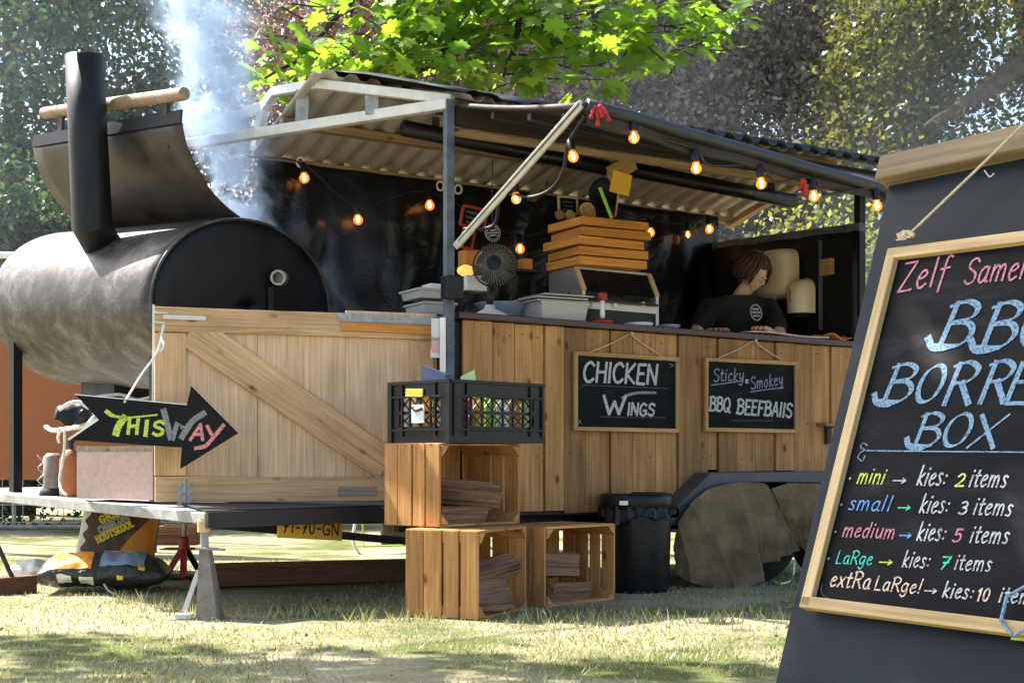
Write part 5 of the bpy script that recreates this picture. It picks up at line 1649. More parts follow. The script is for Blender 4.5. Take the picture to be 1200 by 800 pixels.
def soap_dispenser():
    c = on_u(945, 347, LEN - .03)
    t = thing('soap_dispenser', 'small rounded cream soap dispenser right of the towel dispenser', 'dispenser', c - Z3 * .12)
    W2, H2 = .085, .115
    def shell(s, q):
        a = -math.pi / 2 + s * math.pi
        e = 2 * q - 1
        k = (1 - max(0, e) ** 3) ** .6 if e > 0 else 1
        wd = W2 * (max(.03, 1 - max(0, e) ** 3.2) ** .5)
        return c + V3 * (wd * math.sin(a)) + Z3 * (H2 * e) - U3 * (.13 * max(0, math.cos(a)) ** .5 * max(.02, k))
    obj('cover', MB().grid(shell, 20, 20), M_cream, t, smooth=True)
    obj('window', MB().bar(c - U3 * .134 - Z3 * .05, c - U3 * .134 + Z3 * .04, .012, .004, U3), M_taupe, t)
    obj('nozzle', MB().box(c - Z3 * .125 - U3 * .06, (.10, .08, .03), Matrix.Rotation(yaw, 3, 'Z')), M_black, t)
soap_dispenser()

# ================================================================== THE WOMAN AT THE COUNTER
def skin_mesh(name, pts, edges, radii, mat, parent, sub=2, root=0):
    me = bpy.data.meshes.new(name)
    c = Vector(pts[root])
    me.from_pydata([tuple(Vector(p) - c) for p in pts], edges, [])
    me.materials.append(mat)
    o = bpy.data.objects.new(name, me)
    link(o, parent, Matrix.Translation(c))
    md = o.modifiers.new('skin', 'SKIN'); md.use_smooth_shade = True
    for i, r in enumerate(radii):
        rr = r if isinstance(r, tuple) else (r, r)
        me.skin_vertices[0].data[i].radius = rr
        me.skin_vertices[0].data[i].use_root = (i == root)
    s = o.modifiers.new('sub', 'SUBSURF'); s.levels = sub; s.render_levels = sub
    return o

def person():
    Zp = 8.62
    pel = P(866, 430, 8.85); pel.z = 1.36
    t = thing('person', 'woman in a black T-shirt and glasses looking down behind the counter', 'person', (pel.x, pel.y, .5))
    fl = .47
    fwd = Vector((.42, -.9, 0)).normalized()      # the way she faces
    rt = Vector((-fwd.y, fwd.x, 0)) * -1          # her right hand side (left in the picture)
    rt = Vector((-.9, -.42, 0)).normalized()
    chest = P(866, 372, 8.70); nb = P(866, 347, 8.66)
    hc = P(882, 320, 8.58)
    shR, shL = P(832, 361, 8.62), P(902, 362, 8.64)
    elR, elL = P(812, 398, 8.50), P(917, 402, 8.42)
    wrR, wrL = P(836, 388, 8.18), P(897, 389, 8.10)
    wrR.z = max(wrR.z, 1.47); wrL.z = max(wrL.z, 1.475)
    hipR, hipL = pel + rt * .09 - Z3 * .03, pel - rt * .09 - Z3 * .03
    kR, kL = hipR + Vector((.02, -.03, -.42)), hipL + Vector((.02, -.03, -.42))
    aR, aL = Vector((kR.x, kR.y + .03, fl + .08)), Vector((kL.x, kL.y + .03, fl + .08))
    tR, tL = aR + fwd * .16 - Z3 * .05, aL + fwd * .16 - Z3 * .05
    mid = pel.lerp(chest, .5)
    pts = [pel, mid, chest, nb, hc - Z3 * .05, shR, elR, wrR, shL, elL, wrL, hipR, kR, aR, tR, hipL, kL, aL, tL]
    ed = [(0,1),(1,2),(2,3),(3,4),(2,5),(5,6),(6,7),(2,8),(8,9),(9,10),(0,11),(11,12),(12,13),(13,14),(0,15),(15,16),(16,17),(17,18)]
    rd = [.11,.10,.105,.055,.05,.060,.043,.028,.060,.043,.028,.09,.06,.042,.035,.09,.06,.042,.035]
    body = skin_mesh('body', pts, ed, rd, M_skin, t)
    # T-shirt with short sleeves, trousers, shoes
    slR, slL = shR.lerp(elR, .75), shL.lerp(elL, .75)
    skin_mesh('t_shirt', [pel + Z3 * .02, mid, chest, chest.lerp(nb, .86), shR, slR, shL, slL], [(0,1),(1,2),(2,3),(2,4),(4,5),(2,6),(6,7)],
              [.165, .155, .158, .072, .082, .072, .082, .072], M_shirt, t)
    skin_mesh('trousers', [pel, hipR, kR, aR + Z3 * .02, hipL, kL, aL + Z3 * .02], [(0,1),(1,2),(2,3),(0,4),(4,5),(5,6)], [.15, .11, .08, .065, .11, .08, .065], M_jeans, t)
    for a, b in ((aR, tR), (aL, tL)):
        skin_mesh('shoe', [a - fwd * .05 - Z3 * .03, b + fwd * .05], [(0, 1)], [.05, .04], M_black, t)
    # hands: palm and five fingers, resting on the counter
    for w, e, sd in ((wrR, elR, 1), (wrL, elL, -1)):
        d = (w - e); d.z = 0; d.normalize()
        sdv = Vector((-d.y, d.x, 0)) * -sd
        palm = w + d * .055
        pts = [w, palm]; edg = [(0, 1)]; rad = [(.026, .02), (.036, .017)]
        for k, off, ln in ((0, -.030, .066), (1, -.010, .078), (2, .011, .072), (3, .030, .055)):
            b0 = palm + d * .030 + sdv * off; b1 = b0 + d * ln * .55 + sdv * off * .2 + Z3 * .004; b2 = b1 + d * ln * .45 - Z3 * .014
            n = len(pts); pts += [b0, b1, b2]; edg += [(1, n), (n, n + 1), (n + 1, n + 2)]; rad += [.0095, .0088, .0075]
        n = len(pts); b0 = w + d * .03 - sdv * .034; b1 = b0 + d * .035 - sdv * .02
        pts += [b0, b1]; edg += [(1, n), (n, n + 1)]; rad += [.011, .009]
        skin_mesh('hand', pts, edg, rad, M_skin, t)
    # head: turned to the right of the picture and bowed
    look = Vector((.62, -.66, -.55)).normalized()
    side = look.cross(Vector((0, 0, 1))).normalized()      # her left-right axis
    upv = side.cross(look).normalized()
    def H(x, y, z): return hc + side * x + look * y + upv * z
    mb = MB()
    nu, nv = 36, 28
    def hd(s, q):
        a = 2 * math.pi * s; b = math.pi * q
        x, y, z = math.sin(b) * math.sin(a), math.sin(b) * math.cos(a), -math.cos(b)
        X, Y, Z = .074 * x, .094 * y, .112 * z
        f = max(0, y)
        if z < -.1:                                   # narrowing jaw and chin
            k = min(1, (-z - .1) / .9)
            X *= 1 - .38 * k; Y = Y * (1 - .25 * k) + (.026 * k if y > -.2 else .03 * k)
        if f > 0:
            gx = lambda c, w: math.exp(-((x - c) / w) ** 2)
            gz = lambda c, w: math.exp(-((z - c) / w) ** 2)
            Y += f ** 2 * (.024 * gx(0, .12) * gz(-.22, .16) + .012 * gx(0, .10) * gz(-.05, .2))     # nose
            Y -= f * .011 * (gx(.36, .17) + gx(-.36, .17)) * gz(.05, .13)     # sockets
            Y += f * .006 * gx(0, .5) * gz(.24, .10)                          # brow
            Y += f * .008 * gx(0, .22) * gz(-.52, .07) - f * .006 * gx(0, .25) * gz(-.575, .025) + f * .007 * gx(0, .2) * gz(-.64, .06)  # lips
            Y += f * .010 * gx(0, .25) * gz(-.88, .12)                        # chin
            Y += f * .005 * (gx(.5, .2) + gx(-.5, .2)) * gz(-.25, .2)         # cheeks
        return H(X, Y, Z)
    mb.grid(hd, nu, nv)
    hd_o = obj('head', mb, M_skin, t, smooth=True, sub=1)
    for sx in (-1, 1):
        obj('eye', MB().lathe([(.002, -.010), (.008, -.007), (.0105, 0), (.008, .007), (.002, .010)], 12, None, H(sx * .030, .080, .006)), M_white, hd_o, smooth=True)
        obj('ear', MB().lathe([(.006, -.028), (.014, -.018), (.017, 0), (.016, .014), (.006, .027)], 12, frame(look, upv), H(sx * .075, -.012, -.008)), M_skin, hd_o, smooth=True)
        obj('lens_rim', MB().tube([H(sx * .033 + .024 * math.cos(a), .104, .002 + .018 * math.sin(a)) for a in np.linspace(0, 2 * math.pi, 17)], .0022, 5, False), M_lens, t, smooth=True)
        obj('temple_arm', MB().tube([H(sx * .057, .104, .006), H(sx * .078, .06, .008), H(sx * .080, -.01, .004)], .002, 5), M_lens, t)
    obj('bridge', MB().tube([H(-.009, .106, .004), H(.009, .106, .004)], .002, 5), M_lens, t)
    # hair: a jaw length bob with strands falling forward
    def hair(s, q):
        a = 2 * math.pi * s; b = math.pi * (1 - q)
        x, y, z = math.sin(b) * math.sin(a), math.sin(b) * math.cos(a), -math.cos(b)
        X, Y, Z = .100 * x, .110 * y - .014, .130 * z + .010
        if z < 0: X *= 1.02 + .10 * z; Y *= 1.0
        r = .007 * math.sin(a * 17 + z * 7 + 2 * math.sin(z * 5)) + .005 * math.sin(a * 37 + z * 11)
        front = max(0, y)
        return H(X + r * x, Y + r * y, Z)
    hm = MB()
    nu, nv = 72, 30
    hm.grid(lambda s, q: hair(s, q), nu, nv)
    keep = []
    for fc in hm.f:
        c = sum((hm.v[i] for i in fc), Vector()) / 4 - hc
        x, y, z = c.dot(side), c.dot(look), c.dot(upv)
        fringe = .062 - .10 * abs(x - .01)
        if z < -.075 + (.02 if y < -.02 else 0): continue
        if y > .022 and z < fringe: continue
        if y > -.01 and z < -.045: continue
        keep.append(fc)
    hm.f = keep
    obj('hair', hm, M_hair, t, smooth=True, solid=.012)
    st_ = MB()
    for k in range(30):
        sx = -1 if k % 3 else 1
        x0 = sx * random.uniform(.052, .084)
        y0 = .10 * math.sqrt(max(0, 1 - (x0 / .095) ** 2)) * random.uniform(.7, 1)
        st_.tube(smooth_line([H(x0 * .7, y0 * .6, .105), H(x0, y0 * .95 + .004, .06), H(x0 * 1.1 + sx * .01, y0 * .95, .0 - random.uniform(0, .03)), H(x0 * 1.05 + sx * .012, y0 * .8, -.03 - random.uniform(0, .04))], 4), [.009, .009, .009, .008, .008, .008, .007, .006, .006, .005, .004, .003, .002], 5)
    obj('hair_strands', st_, M_hair, t, smooth=True)
    # printed emblem on the shirt
    c = P(886, 366, 8.395)
    M = frame(Vector((1, .25, 0)), Vector((.2, -1, .25)))
    E = MB()
    E.tube([c + M @ Vector((.036 * math.cos(a), .05 * math.sin(a), .0)) for a in np.linspace(0, 2 * math.pi, 31)], .004, 5, False)
    for y, w in ((.022, .020), (.0, .03), (-.022, .022)):
        E.bar(c + M @ Vector((-w, y, 0)), c + M @ Vector((w, y, 0)), .011, .003, M @ Vector((0, 0, 1)))
    obj('shirt_emblem', E, C_white, t)
person()

# ================================================================== CHALKBOARDS ON THE PLANKS
def chalkboard(cs, label, nail, knots_):
    pts = [on_v(x, y, -.035) for x, y in cs]          # bl, br, tr, tl
    pl = Plane(pts[0], pts[1] - pts[0], pts[3] - pts[0])
    t = thing('chalkboard', label, 'chalkboard', pts[0].lerp(pts[1], .5))
    obj('board', MB().prism(pts, -pl.n * .010), M_board, t)
    for a, b in ((0, 1), (1, 2), (2, 3), (3, 0)):
        d = (pts[b] - pts[a]).normalized() * .008
        plank('frame_bar', pts[a] - d + pl.n * .002, pts[b] + d + pl.n * .002, .022, .022 + .001 * (a % 2), M_frame, t, pl.n, .002)
    nl = on_v(*nail, -.03)
    obj('nail', MB().lathe([(.004, -.02), (.004, .02), (.009, .022), (.009, .026)], 10, frame(U3, -V3), nl), M_galv, t)
    for k in knots_:
        e = on_v(*k, -.03)
        obj('hanging_string', MB().tube(smooth_line([nl, nl.lerp(e, .5) - Z3 * .006, e]), .0035, 5), M_rope, t)
    return t, pl
cb1, p1 = chalkboard([(674, 502), (793, 504.5), (793, 421), (674, 414)], 'framed chalkboard on the planks reading CHICKEN WINGS', (738, 391), [(690, 413), (779, 419)])
word(p1, 'CHICKEN', (683, 446.5), (769, 450), 23, C_white, cb1, weight=.15, slant=.10, gap=.13)
word(p1, 'W', (707, 485), (732, 485), 21, C_white, cb1, weight=.19, slant=.05)
word(p1, 'INGS', (735, 486), (766, 487), 14, C_white, cb1, weight=.20, slant=.12)
chalk_line(p1, [(729, 466), (738, 462), (750, 460), (768, 460)], 3.2, C_grey, cb1)
chalk_line(p1, [(682, 451), (730, 453), (783, 455)], .7, C_dim, cb1)
chalk_line(p1, [(704, 488), (740, 489), (780, 489)], .7, C_dim, cb1)
chalk_line(p1, [(678, 492), (682, 497)], .8, C_grey, cb1); chalk_line(p1, [(677, 498), (680, 492)], .8, C_grey, cb1); chalk_line(p1, [(784, 426), (789, 428), (785, 430)], .8, C_grey, cb1)
cb2, p2 = chalkboard([(827, 503), (932, 505), (932, 426), (827, 421)], 'framed chalkboard on the planks reading Sticky & Smokey BBQ BEEFBAllS', (883, 399), [(842, 419), (920, 424)])
word(p2, 'Sticky', (836, 447), (871, 446), 15, C_lilac, cb2, weight=.10, slant=.12)
chalk_line(p2, [(833, 451), (850, 449), (871, 446)], 1.2, C_lilac, cb2)
word(p2, '&', (873, 449), (877, 449), 7, C_white, cb2, weight=.2)
word(p2, 'Smokey', (880, 456), (917, 450), 14, C_lilac, cb2, weight=.10, slant=.15)
chalk_line(p2, [(879, 459), (900, 456), (918, 454)], 1.2, C_lilac, cb2)
word(p2, 'BBQ', (831, 481), (855, 482), 16, C_white, cb2, weight=.165, slant=.08, gap=.12)
word(p2, 'BEEFBAllS', (863, 484), (927, 489), 16.5, C_white, cb2, weight=.165, slant=.08, gap=.14)
chalk_line(p2, [(857 + i * 2, 492 + (i % 2) * 1.2) for i in range(25)], .6, C_dim, cb2, False)
plank('bracket', on_v(962, 497, -.05), on_v(980, 499, -.05), .09, .02, M_oldwood, TR, Z3)
obj('bracket_arm', MB().bar(on_v(970, 520, -.02), on_v(970, 500, -.02), .03, .03, U3), M_dark, TR)

# arrow sign hung in front of the gate
def arrow_sign():
    Zs = 6.36
    o = P(150, 500, Zs)
    pl = Plane(o, (1, .10, -.02), (0, .05, 1))
    out = [(88, 462), (219, 474), (224, 452), (279, 507), (211, 549), (213, 524), (80, 515), (115, 491)]
    poly = [pl.at(*pl.hit(x, y)) for x, y in out]
    t = thing('arrow_sign', 'black arrow shaped sign reading This Way hung on the gate', 'sign', P(180, 549, Zs))
    obj('board', MB().prism(list(reversed(poly))[::-1], -pl.n * .018), M_signblack, t)
    for a, b in ((6, 7), (0, 1)):
        obj('edge', MB().bar(poly[a] + pl.n * .0005, poly[b] + pl.n * .0005, .010 if a == 6 else .004, .006, pl.n), M_white, t)
    w = lambda *a, **k: word(pl, *a, parent=t, **k)
    chalk_line(pl, [(125, 482), (133, 487), (148, 489), (163, 488), (183, 486)], 5.5, C_lime, t, nib=.2)
    chalk_line(pl, [(146, 489), (139, 499), (136, 508)], 8, C_lime, t)
    word(pl, 'H', (149, 508), (161, 508), 17, C_lime, t, weight=.24, slant=.1)
    word(pl, 'I', (165, 510), (176, 510), 17, C_lime, t, weight=.28, slant=.1)
    word(pl, 'S', (179, 510), (191, 510), 16, C_lime, t, weight=.24, slant=.1)
    chalk_line(pl, [(192, 481), (200, 513)], 7, C_grey, t, False)
    chalk_line(pl, [(202, 514), (208, 495), (213, 500)], 5.5, C_grey, t, False)
    chalk_line(pl, [(213, 512), (225, 494), (239, 484)], 7, C_grey, t)
    word(pl, 'A', (223, 515), (238, 515), 18, C_salmon, t, weight=.2, slant=.22)
    chalk_line(pl, [(243, 499), (247, 507), (249, 510)], 4, C_salmon, t)
    chalk_line(pl, [(262, 498), (252, 510), (241, 522), (229, 525)], 4.5, C_salmon, t)
    obj('hanging_string', MB().tube(smooth_line([P(146, 471, Zs), P(165, 440, 6.5), P(184, 412, 6.52), P(192, 380, 6.54)]), .006, 5), M_whiterope, t)
    obj('hanging_string', MB().tube(smooth_line([P(192, 380, 6.54), P(189, 395, 6.53), P(192, 404, 6.5), P(188, 412, 6.5)]), .006, 5), M_whiterope, t)
arrow_sign()

# ================================================================== CRATES, LOGS, BIN
def wood_crate(base, rz, L, W, H, label, skip=()):
    """fruit crate lying with its mouth towards +x; x depth W, y length L, z height H"""
    t = thing('wooden_crate', label, 'crate', base, 'wooden fruit crates stacked by the trailer', rz)
    M = Matrix.Rotation(rz, 3, 'Z')
    q = lambda x, y, z: Vector(base) + M @ Vector((x, y, z))
    th = .012
    D = lambda *v: M @ Vector(v)
    # near end (y=0) and far end (y=L): upright boards
    n = 4
    bw = (W - .016) / n
    for yy, sgn in ((0, -1), (L, 1)):
        for k in range(n):
            gap = .012 if not (k == 2) else .03
            x = -W + .008 + bw * (k + .5)
            ww = bw - (.006 if k != 2 else .02)
            plank('end_slat', q(x, yy - sgn * th / 2 + sgn * .001 * (k % 2), .003), q(x, yy - sgn * th / 2 + sgn * .001 * (k % 2), H - .003), ww, th, M_crate, t, D(0, sgn, 0), .002)
    # top and bottom boards run along y
    for zz, sgn in ((th / 2, -1), (H - th / 2, 1)):
        for k in range(3):
            x = -W + W * (k + .5) / 3
            plank('side_slat', q(x, th + .001, zz), q(x, L - th - .001, zz), W / 3 - .014, th, M_crate, t, D(0, 0, sgn), .002)
    # closed back
    for k in range(5):
        y = .03 + (L - .06) * (k + .5) / 5
        plank('base_slat', q(-W + .004, y, th + .001), q(-W + .004, y, H - th - .001), (L - .06) / 5 - .006, .009, M_crate, t, D(-1, 0, 0), .002)
    # triangular corner posts
    for yy, sg in ((th + .001, 1), (L - th - .001, -1)):
        for zz, sz in ((th + .001, 1), (H - th - .001, -1)):
            a = [q(-W + .02, yy, zz), q(-W + .02, yy + sg * .045, zz), q(-W + .02, yy, zz + sz * .045)]
            obj('corner_post', MB().prism(a, D(W - .024, 0, 0)), M_crate, t)
    return t
c1r = math.atan2(-.43, .90)
B1 = on_ground(563, 727)
wood_crate(B1, c1r, .50, .39, .395, 'wooden crate at the bottom left of the stack with logs inside')
c2r = math.atan2(-.66, .75)
B3 = on_ground(640, 712)
wood_crate(B3, math.atan2(-.70, .71), .52, .37, .385, 'wooden crate at the bottom right of the stack beside the black bin')
B2 = P(517, 620, 6.19); B2.z = .398
wood_crate(B2, c2r, .555, .385, .385, 'wooden crate on top of the other crates under the black plastic crate')

def log(name, label, p0, p1, r, seed, split=None, flat=1.0):
    """split log: fissured bark round the back, flat split faces, cut ends; its grain runs along it"""
    p0, p1 = Vector(p0), Vector(p1)
    L = (p1 - p0).length
    rr = random.Random(seed)
    n, k = 40, 14
    cuts = [(split if split is not None else rr.uniform(-1, 3), .38 + .25 * rr.random())]
    cuts.append((cuts[0][0] + 1.9 + .5 * rr.random(), .45 + .25 * rr.random()))
    ang = [2 * math.pi * j / n for j in range(n)]
    fis = [rr.uniform(-.15, .12) for _ in range(n)]
    verts, faces, mats = [], [], []
    flatf = [False] * n
    for i in range(k):
        s = i / (k - 1)
        for j, a in enumerate(ang):
            R = 1 + .12 * math.sin(2 * a + seed) + fis[j] * (.6 + .8 * abs(mnoise.noise(Vector((s * 4, j * .9, seed))))) + .10 * mnoise.noise(Vector((s * 2.5, math.cos(a) * 2, math.sin(a) * 2 + seed)))
            y, z = R * math.cos(a), R * math.sin(a)
            for c_a, c_d in cuts:
                c = math.cos(c_a) * y + math.sin(c_a) * z
                if c > c_d:
                    dd = c - c_d - .035 * mnoise.noise(Vector((s * 5, y * 5, z * 5 + seed)))
                    y -= dd * math.cos(c_a); z -= dd * math.sin(c_a)
                    if i == 0: flatf[j] = True
            x = (s - .5) * L + (.012 * mnoise.noise(Vector((y * 3, z * 3, seed))) if i in (0, k - 1) else 0)
            verts.append((x, y * r, z * r))
    side, split_f = [], []
    for i in range(k - 1):
        for j in range(n):
            a, b = i * n + j, i * n + (j + 1) % n
            (split_f if flatf[j] and flatf[(j + 1) % n] else side).append((a, a + n, b + n, b)[::-1])
    W = Matrix.Translation((p0 + p1) / 2) @ frame(p1 - p0, Z3).to_4x4()
    t = thing(name, label, 'log', (p0 + p1) / 2 - Z3 * r * .7, 'split logs in the wooden crates')
    def sub_mesh(nm, fs, mat):
        m = MB(); idx = {}
        for f in fs:
            g = []
            for q in f:
                if q not in idx:
                    idx[q] = len(m.v); m.v.append(Vector(verts[q]))
                g.append(idx[q])
            m.f.append(tuple(g))
        if m.f:
            link(bpy.data.objects.new(nm, mesh_of(nm, m, mat)), t, W)
    sub_mesh('bark_side', side, M_bark)
    sub_mesh('split_face', split_f, M_split)
    sub_mesh('cut_end', [tuple(range(n))], M_split)
    sub_mesh('cut_end', [tuple(reversed(range((k - 1) * n, k * n)))], M_split)
    return t
def crate_pt(base, rz, x, y, z):
    return Vector(base) + Matrix.Rotation(rz, 3, 'Z') @ Vector((x, y, z))
q = lambda x, y, z: crate_pt(B2, c2r, x, y, z)
log('split_log', 'large barky log on top in the upper crate', q(-.17, .04, .165), q(-.08, .43, .125), .080, 1, split=-1.3)
log('split_log', 'pale split log lying flat at the front of the upper crate', q(-.06, .03, .052), q(-.07, .36, .050), .050, 2, split=1.2)
log('split_log', 'dark split log at the back bottom of the upper crate', q(-.22, .10, .06), q(-.22, .44, .06), .05, 3)
q = lambda x, y, z: crate_pt(B1, c1r, x, y, z)
log('split_log', 'round barky log resting high in the bottom left crate', q(-.15, .04, .17), q(-.05, .43, .225), .058, 4)
log('split_log', 'thick split log on the floor of the bottom left crate', q(-.09, .04, .085), q(-.05, .32, .075), .080, 5, split=.4)
log('split_log', 'pale split log standing at the back of the bottom left crate', q(-.22, .25, .075), q(-.20, .45, .075), .06, 6, split=1.0)
q = lambda x, y, z: crate_pt(B3, math.atan2(-.70, .71), x, y, z)
log('split_log', 'reddish split log lying at the mouth of the bottom right crate', q(-.06, .06, .075), q(-.08, .36, .06), .078, 7, split=1.45)
log('split_log', 'angular split log on top in the bottom right crate', q(-.15, .08, .20), q(-.12, .34, .185), .072, 8, split=.7)
log('split_log', 'split log leaning at the left inside the bottom right crate', q(-.12, .045, .05), q(-.2, .055, .24), .05, 9, split=.2)

def plastic_crate():
    b = P(528, 514, 6.2); b.z = .785
    rz = math.atan2(-.70, .71)
    W, L, H = .43, .62, .285
    t = thing('plastic_crate', 'black plastic crate with lattice windows standing on the wooden crates', 'crate', b, None, rz)
    M = Matrix.Rotation(rz, 3, 'Z')
    q = lambda x, y, z: Vector(b) + M @ Vector((x, y, z))
    def barx(p, r, w, th, n): return ('b', p, r, w, th, n)
    obj('floor', MB().box(q(-W/2, L/2, .008), (W - .01, L - .01, .014), M), M_blackplastic, t)
    # each wall: rails, uprights and crossing lattice
    for nm, o0, d, ln, nrm in (('side_wall', (0, 0), (0, 1), L, (1, 0, 0)), ('side_wall', (-W, 0), (0, 1), L, (-1, 0, 0)), ('end_wall', (-W, 0), (1, 0), W, (0, -1, 0)), ('end_wall', (-W, L), (1, 0), W, (0, 1, 0))):
        mb = MB()
        pt = lambda s, z, off=0: q(o0[0] + d[0] * s + nrm[0] * off, o0[1] + d[1] * s + nrm[1] * off, z)
        N3 = M @ Vector(nrm)
        ins = -.008
        hw = .37
        mb.bar(pt(.0, H - .025, ins), pt(ln, H - .025, ins), .05, .014, N3)
        mb.bar(pt(.0, .018, ins), pt(ln, .018, ins), .036, .014, N3)
        mb.bar(pt(.035, .145, ins), pt(.035, .235, ins), .07, .013, N3)
        for s in (.035, ln - .035): mb.bar(pt(s, .036, ins), pt(s, H - .05, ins), .07, .0125, N3)
        mb.bar(pt(.07, .14, ins), pt(ln - .07, .14, ins), .016, .0115, N3)
        mb.bar(pt(.07, H - .062, ins), pt(ln - .07, H - .062, ins), .024, .0118, N3)
        mb.bar(pt(.07, .056, ins), pt(ln - .07, .056, ins), .04, .0118, N3)
        m = int((ln - .14) / .065)
        for k in range(1, m):
            s = .07 + (ln - .14) * k / m
            mb.bar(pt(s, .036, ins), pt(s, H - .05, ins), .008, .0105, N3)
        for row in ((.076, .133), (.147, .214)):
            for k in range(m):
                s0, s1 = .07 + (ln - .14) * k / m, .07 + (ln - .14) * (k + 1) / m
                mb.bar(pt(s0, row[0], ins), pt(s1, row[1], ins), .004, .006, N3); mb.bar(pt(s0, row[1], ins), pt(s1, row[0], ins), .004, .007, N3)
        w = obj(nm, mb, M_blackplastic, t)
        rim = MB().bar(pt(0, H - .004, .004), pt(ln, H - .004, .004), .014, .012, N3)
        for z in (.06, .215): rim.bar(pt(.02, z, .003), pt(ln - .02, z, .003), .008, .012, N3)
        for s in (.02, .10, ln - .10, ln - .02): rim.bar(pt(s, .03, .003), pt(s, H - .012, .003), .008, .011, N3)
        obj('rib', rim, M_black, w)
    # corner strips and label holder on the end that faces the sun
    for x in (-W + .012, -.014):
        obj('corner_strip', MB().bar(q(x, -.004, .0), q(x, -.004, H), .028, .01, M @ Vector((0, -1, 0))), M_black, t)
    obj('handle_tag', MB().bar(q(-W * .70, -.006, H - .05), q(-W * .42, -.006, H - .055), .038, .008, M @ Vector((0, -1, 0))), M_yellow, t, bevel=.003)
    obj('emblem_plate', MB().box(q(-W * .5, -.007, .135), (.085, .006, .085), M), M_white, t)
    sw = MB().tube(smooth_line([q(-W * .5 - .035, -.013, .165), q(-W * .5 - .01, -.013, .15), q(-W * .5 + .035, -.013, .158)]), .007, 6)
    obj('emblem_swoosh', sw, C_ink, t)
    # packets inside
    cols = [(M_paper, 'white'), (M_red, 'red'), (M_yellow, 'yellow'), (M_lime, 'green'), (M_paper, 'white'), (M_orange, 'orange'), (M_limecard, 'pale green'), (M_pinkpaper, 'pink'), (M_yellow, 'yellow'), (M_paper, 'white')]
    for k, (m, nm) in enumerate(cols):
        x, y = (-.06 if k < 7 else -.22), .07 + (k % 7) * .08
        if k >= 7: y = .05; x = -.10 - (k - 7) * .12
        c = q(x, y, .016)
        h = .19 + .03 * random.random()
        a = rz + random.uniform(-.3, .3)
        R = Matrix.Rotation(a, 3, 'Z')
        def pk(s, tt, c=c, R=R, h=h):
            th = 2 * math.pi * s
            k2 = math.sin(math.pi * min(1, max(0, tt))) ** .4
            return c + R @ Vector((.03 * math.cos(th) * (.25 + .75 * k2), .036 * math.sin(th), h * tt + .004 * math.sin(th * 5)))
        o = obj('snack_packet', MB().grid(pk, 14, 8), m, None, smooth=True)
        tag(o, nm + (' packet standing inside the black plastic crate' if cols[k][1] not in ('white', 'yellow') else ' packet in the black plastic crate ' + ['at its near corner', '', 'third from its near corner', '', 'in the middle of its long side', '', '', '', 'behind its label plate', 'at its far left end'][k]), 'packet', 'packets in the black plastic crate')
    return q, H
cq, cH = plastic_crate()
a = cq(-.30, .12, 0)
def card_box(pts, name, label, cat, mat, d):
    tag(obj(name, MB().prism(pts, d), mat), label, cat)
card_box([P(493, 452, 6.52), P(522, 452, 6.42), P(522, 438, 6.42), P(495, 428, 6.52)], 'navy_box', 'navy blue carton sticking out of the black plastic crate', 'carton', M_navy, (.02, .05, 0))
card_box([P(539, 446, 6.34), P(558, 447, 6.40), P(556, 433, 6.40), P(540, 441, 6.34)], 'green_card', 'pale green card sticking out of the black plastic crate', 'card', M_limecard, (.0, .01, 0))

def bin_():
    b = on_ground(746, 697); b.y += .20
    b = P(746, 600, 7.35); b.z = 0
    k = 7.35 / F
    R = 41 * k
    t = thing('waste_bin', 'round black waste bin with a bag under its lid beside the crates', 'bin', b)
    H = .515
    obj('body', MB().lathe([(R * .90, 0), (R * .93, .02), (R * .97, H * .55), (R, H - .03), (R, H), (R * .96, H), (R * .9, .03)], 40, None, b), M_blackplastic, t, smooth=True)
    obj('lid', MB().lathe([(R * 1.03, H - .075), (R * 1.05, H - .07), (R * 1.05, H - .012), (R * 1.01, H + .006), (R * .9, H + .012), (R * .86, H + .004)], 40, None, b), M_blackplastic, t, smooth=True)
    def bag(s, q):
        a = 2 * math.pi * s
        side = .5 + .5 * math.cos(a - (-.25))
        r = R * (1.03 + q * (.05 + .16 * side ** 3)) + .006 * math.sin(a * 19) + .004 * math.sin(a * 31 + 2)
        z = H - .055 - q * (.085 + .025 * math.sin(a * 5) - .05 * side ** 3) + .004 * math.sin(a * 23 + q * 6)
        return b + Vector((r * math.cos(a), r * math.sin(a), z))
    obj('bag', MB().grid(bag, 120, 8), M_tarp, t, smooth=True, solid=.002)
    a = P(731, 589, 7.13)
    s_ = obj('sticker', MB().box(a, (.045, .003, .022), Matrix.Rotation(.1, 3, 'Z')), M_white, t)
bin_()

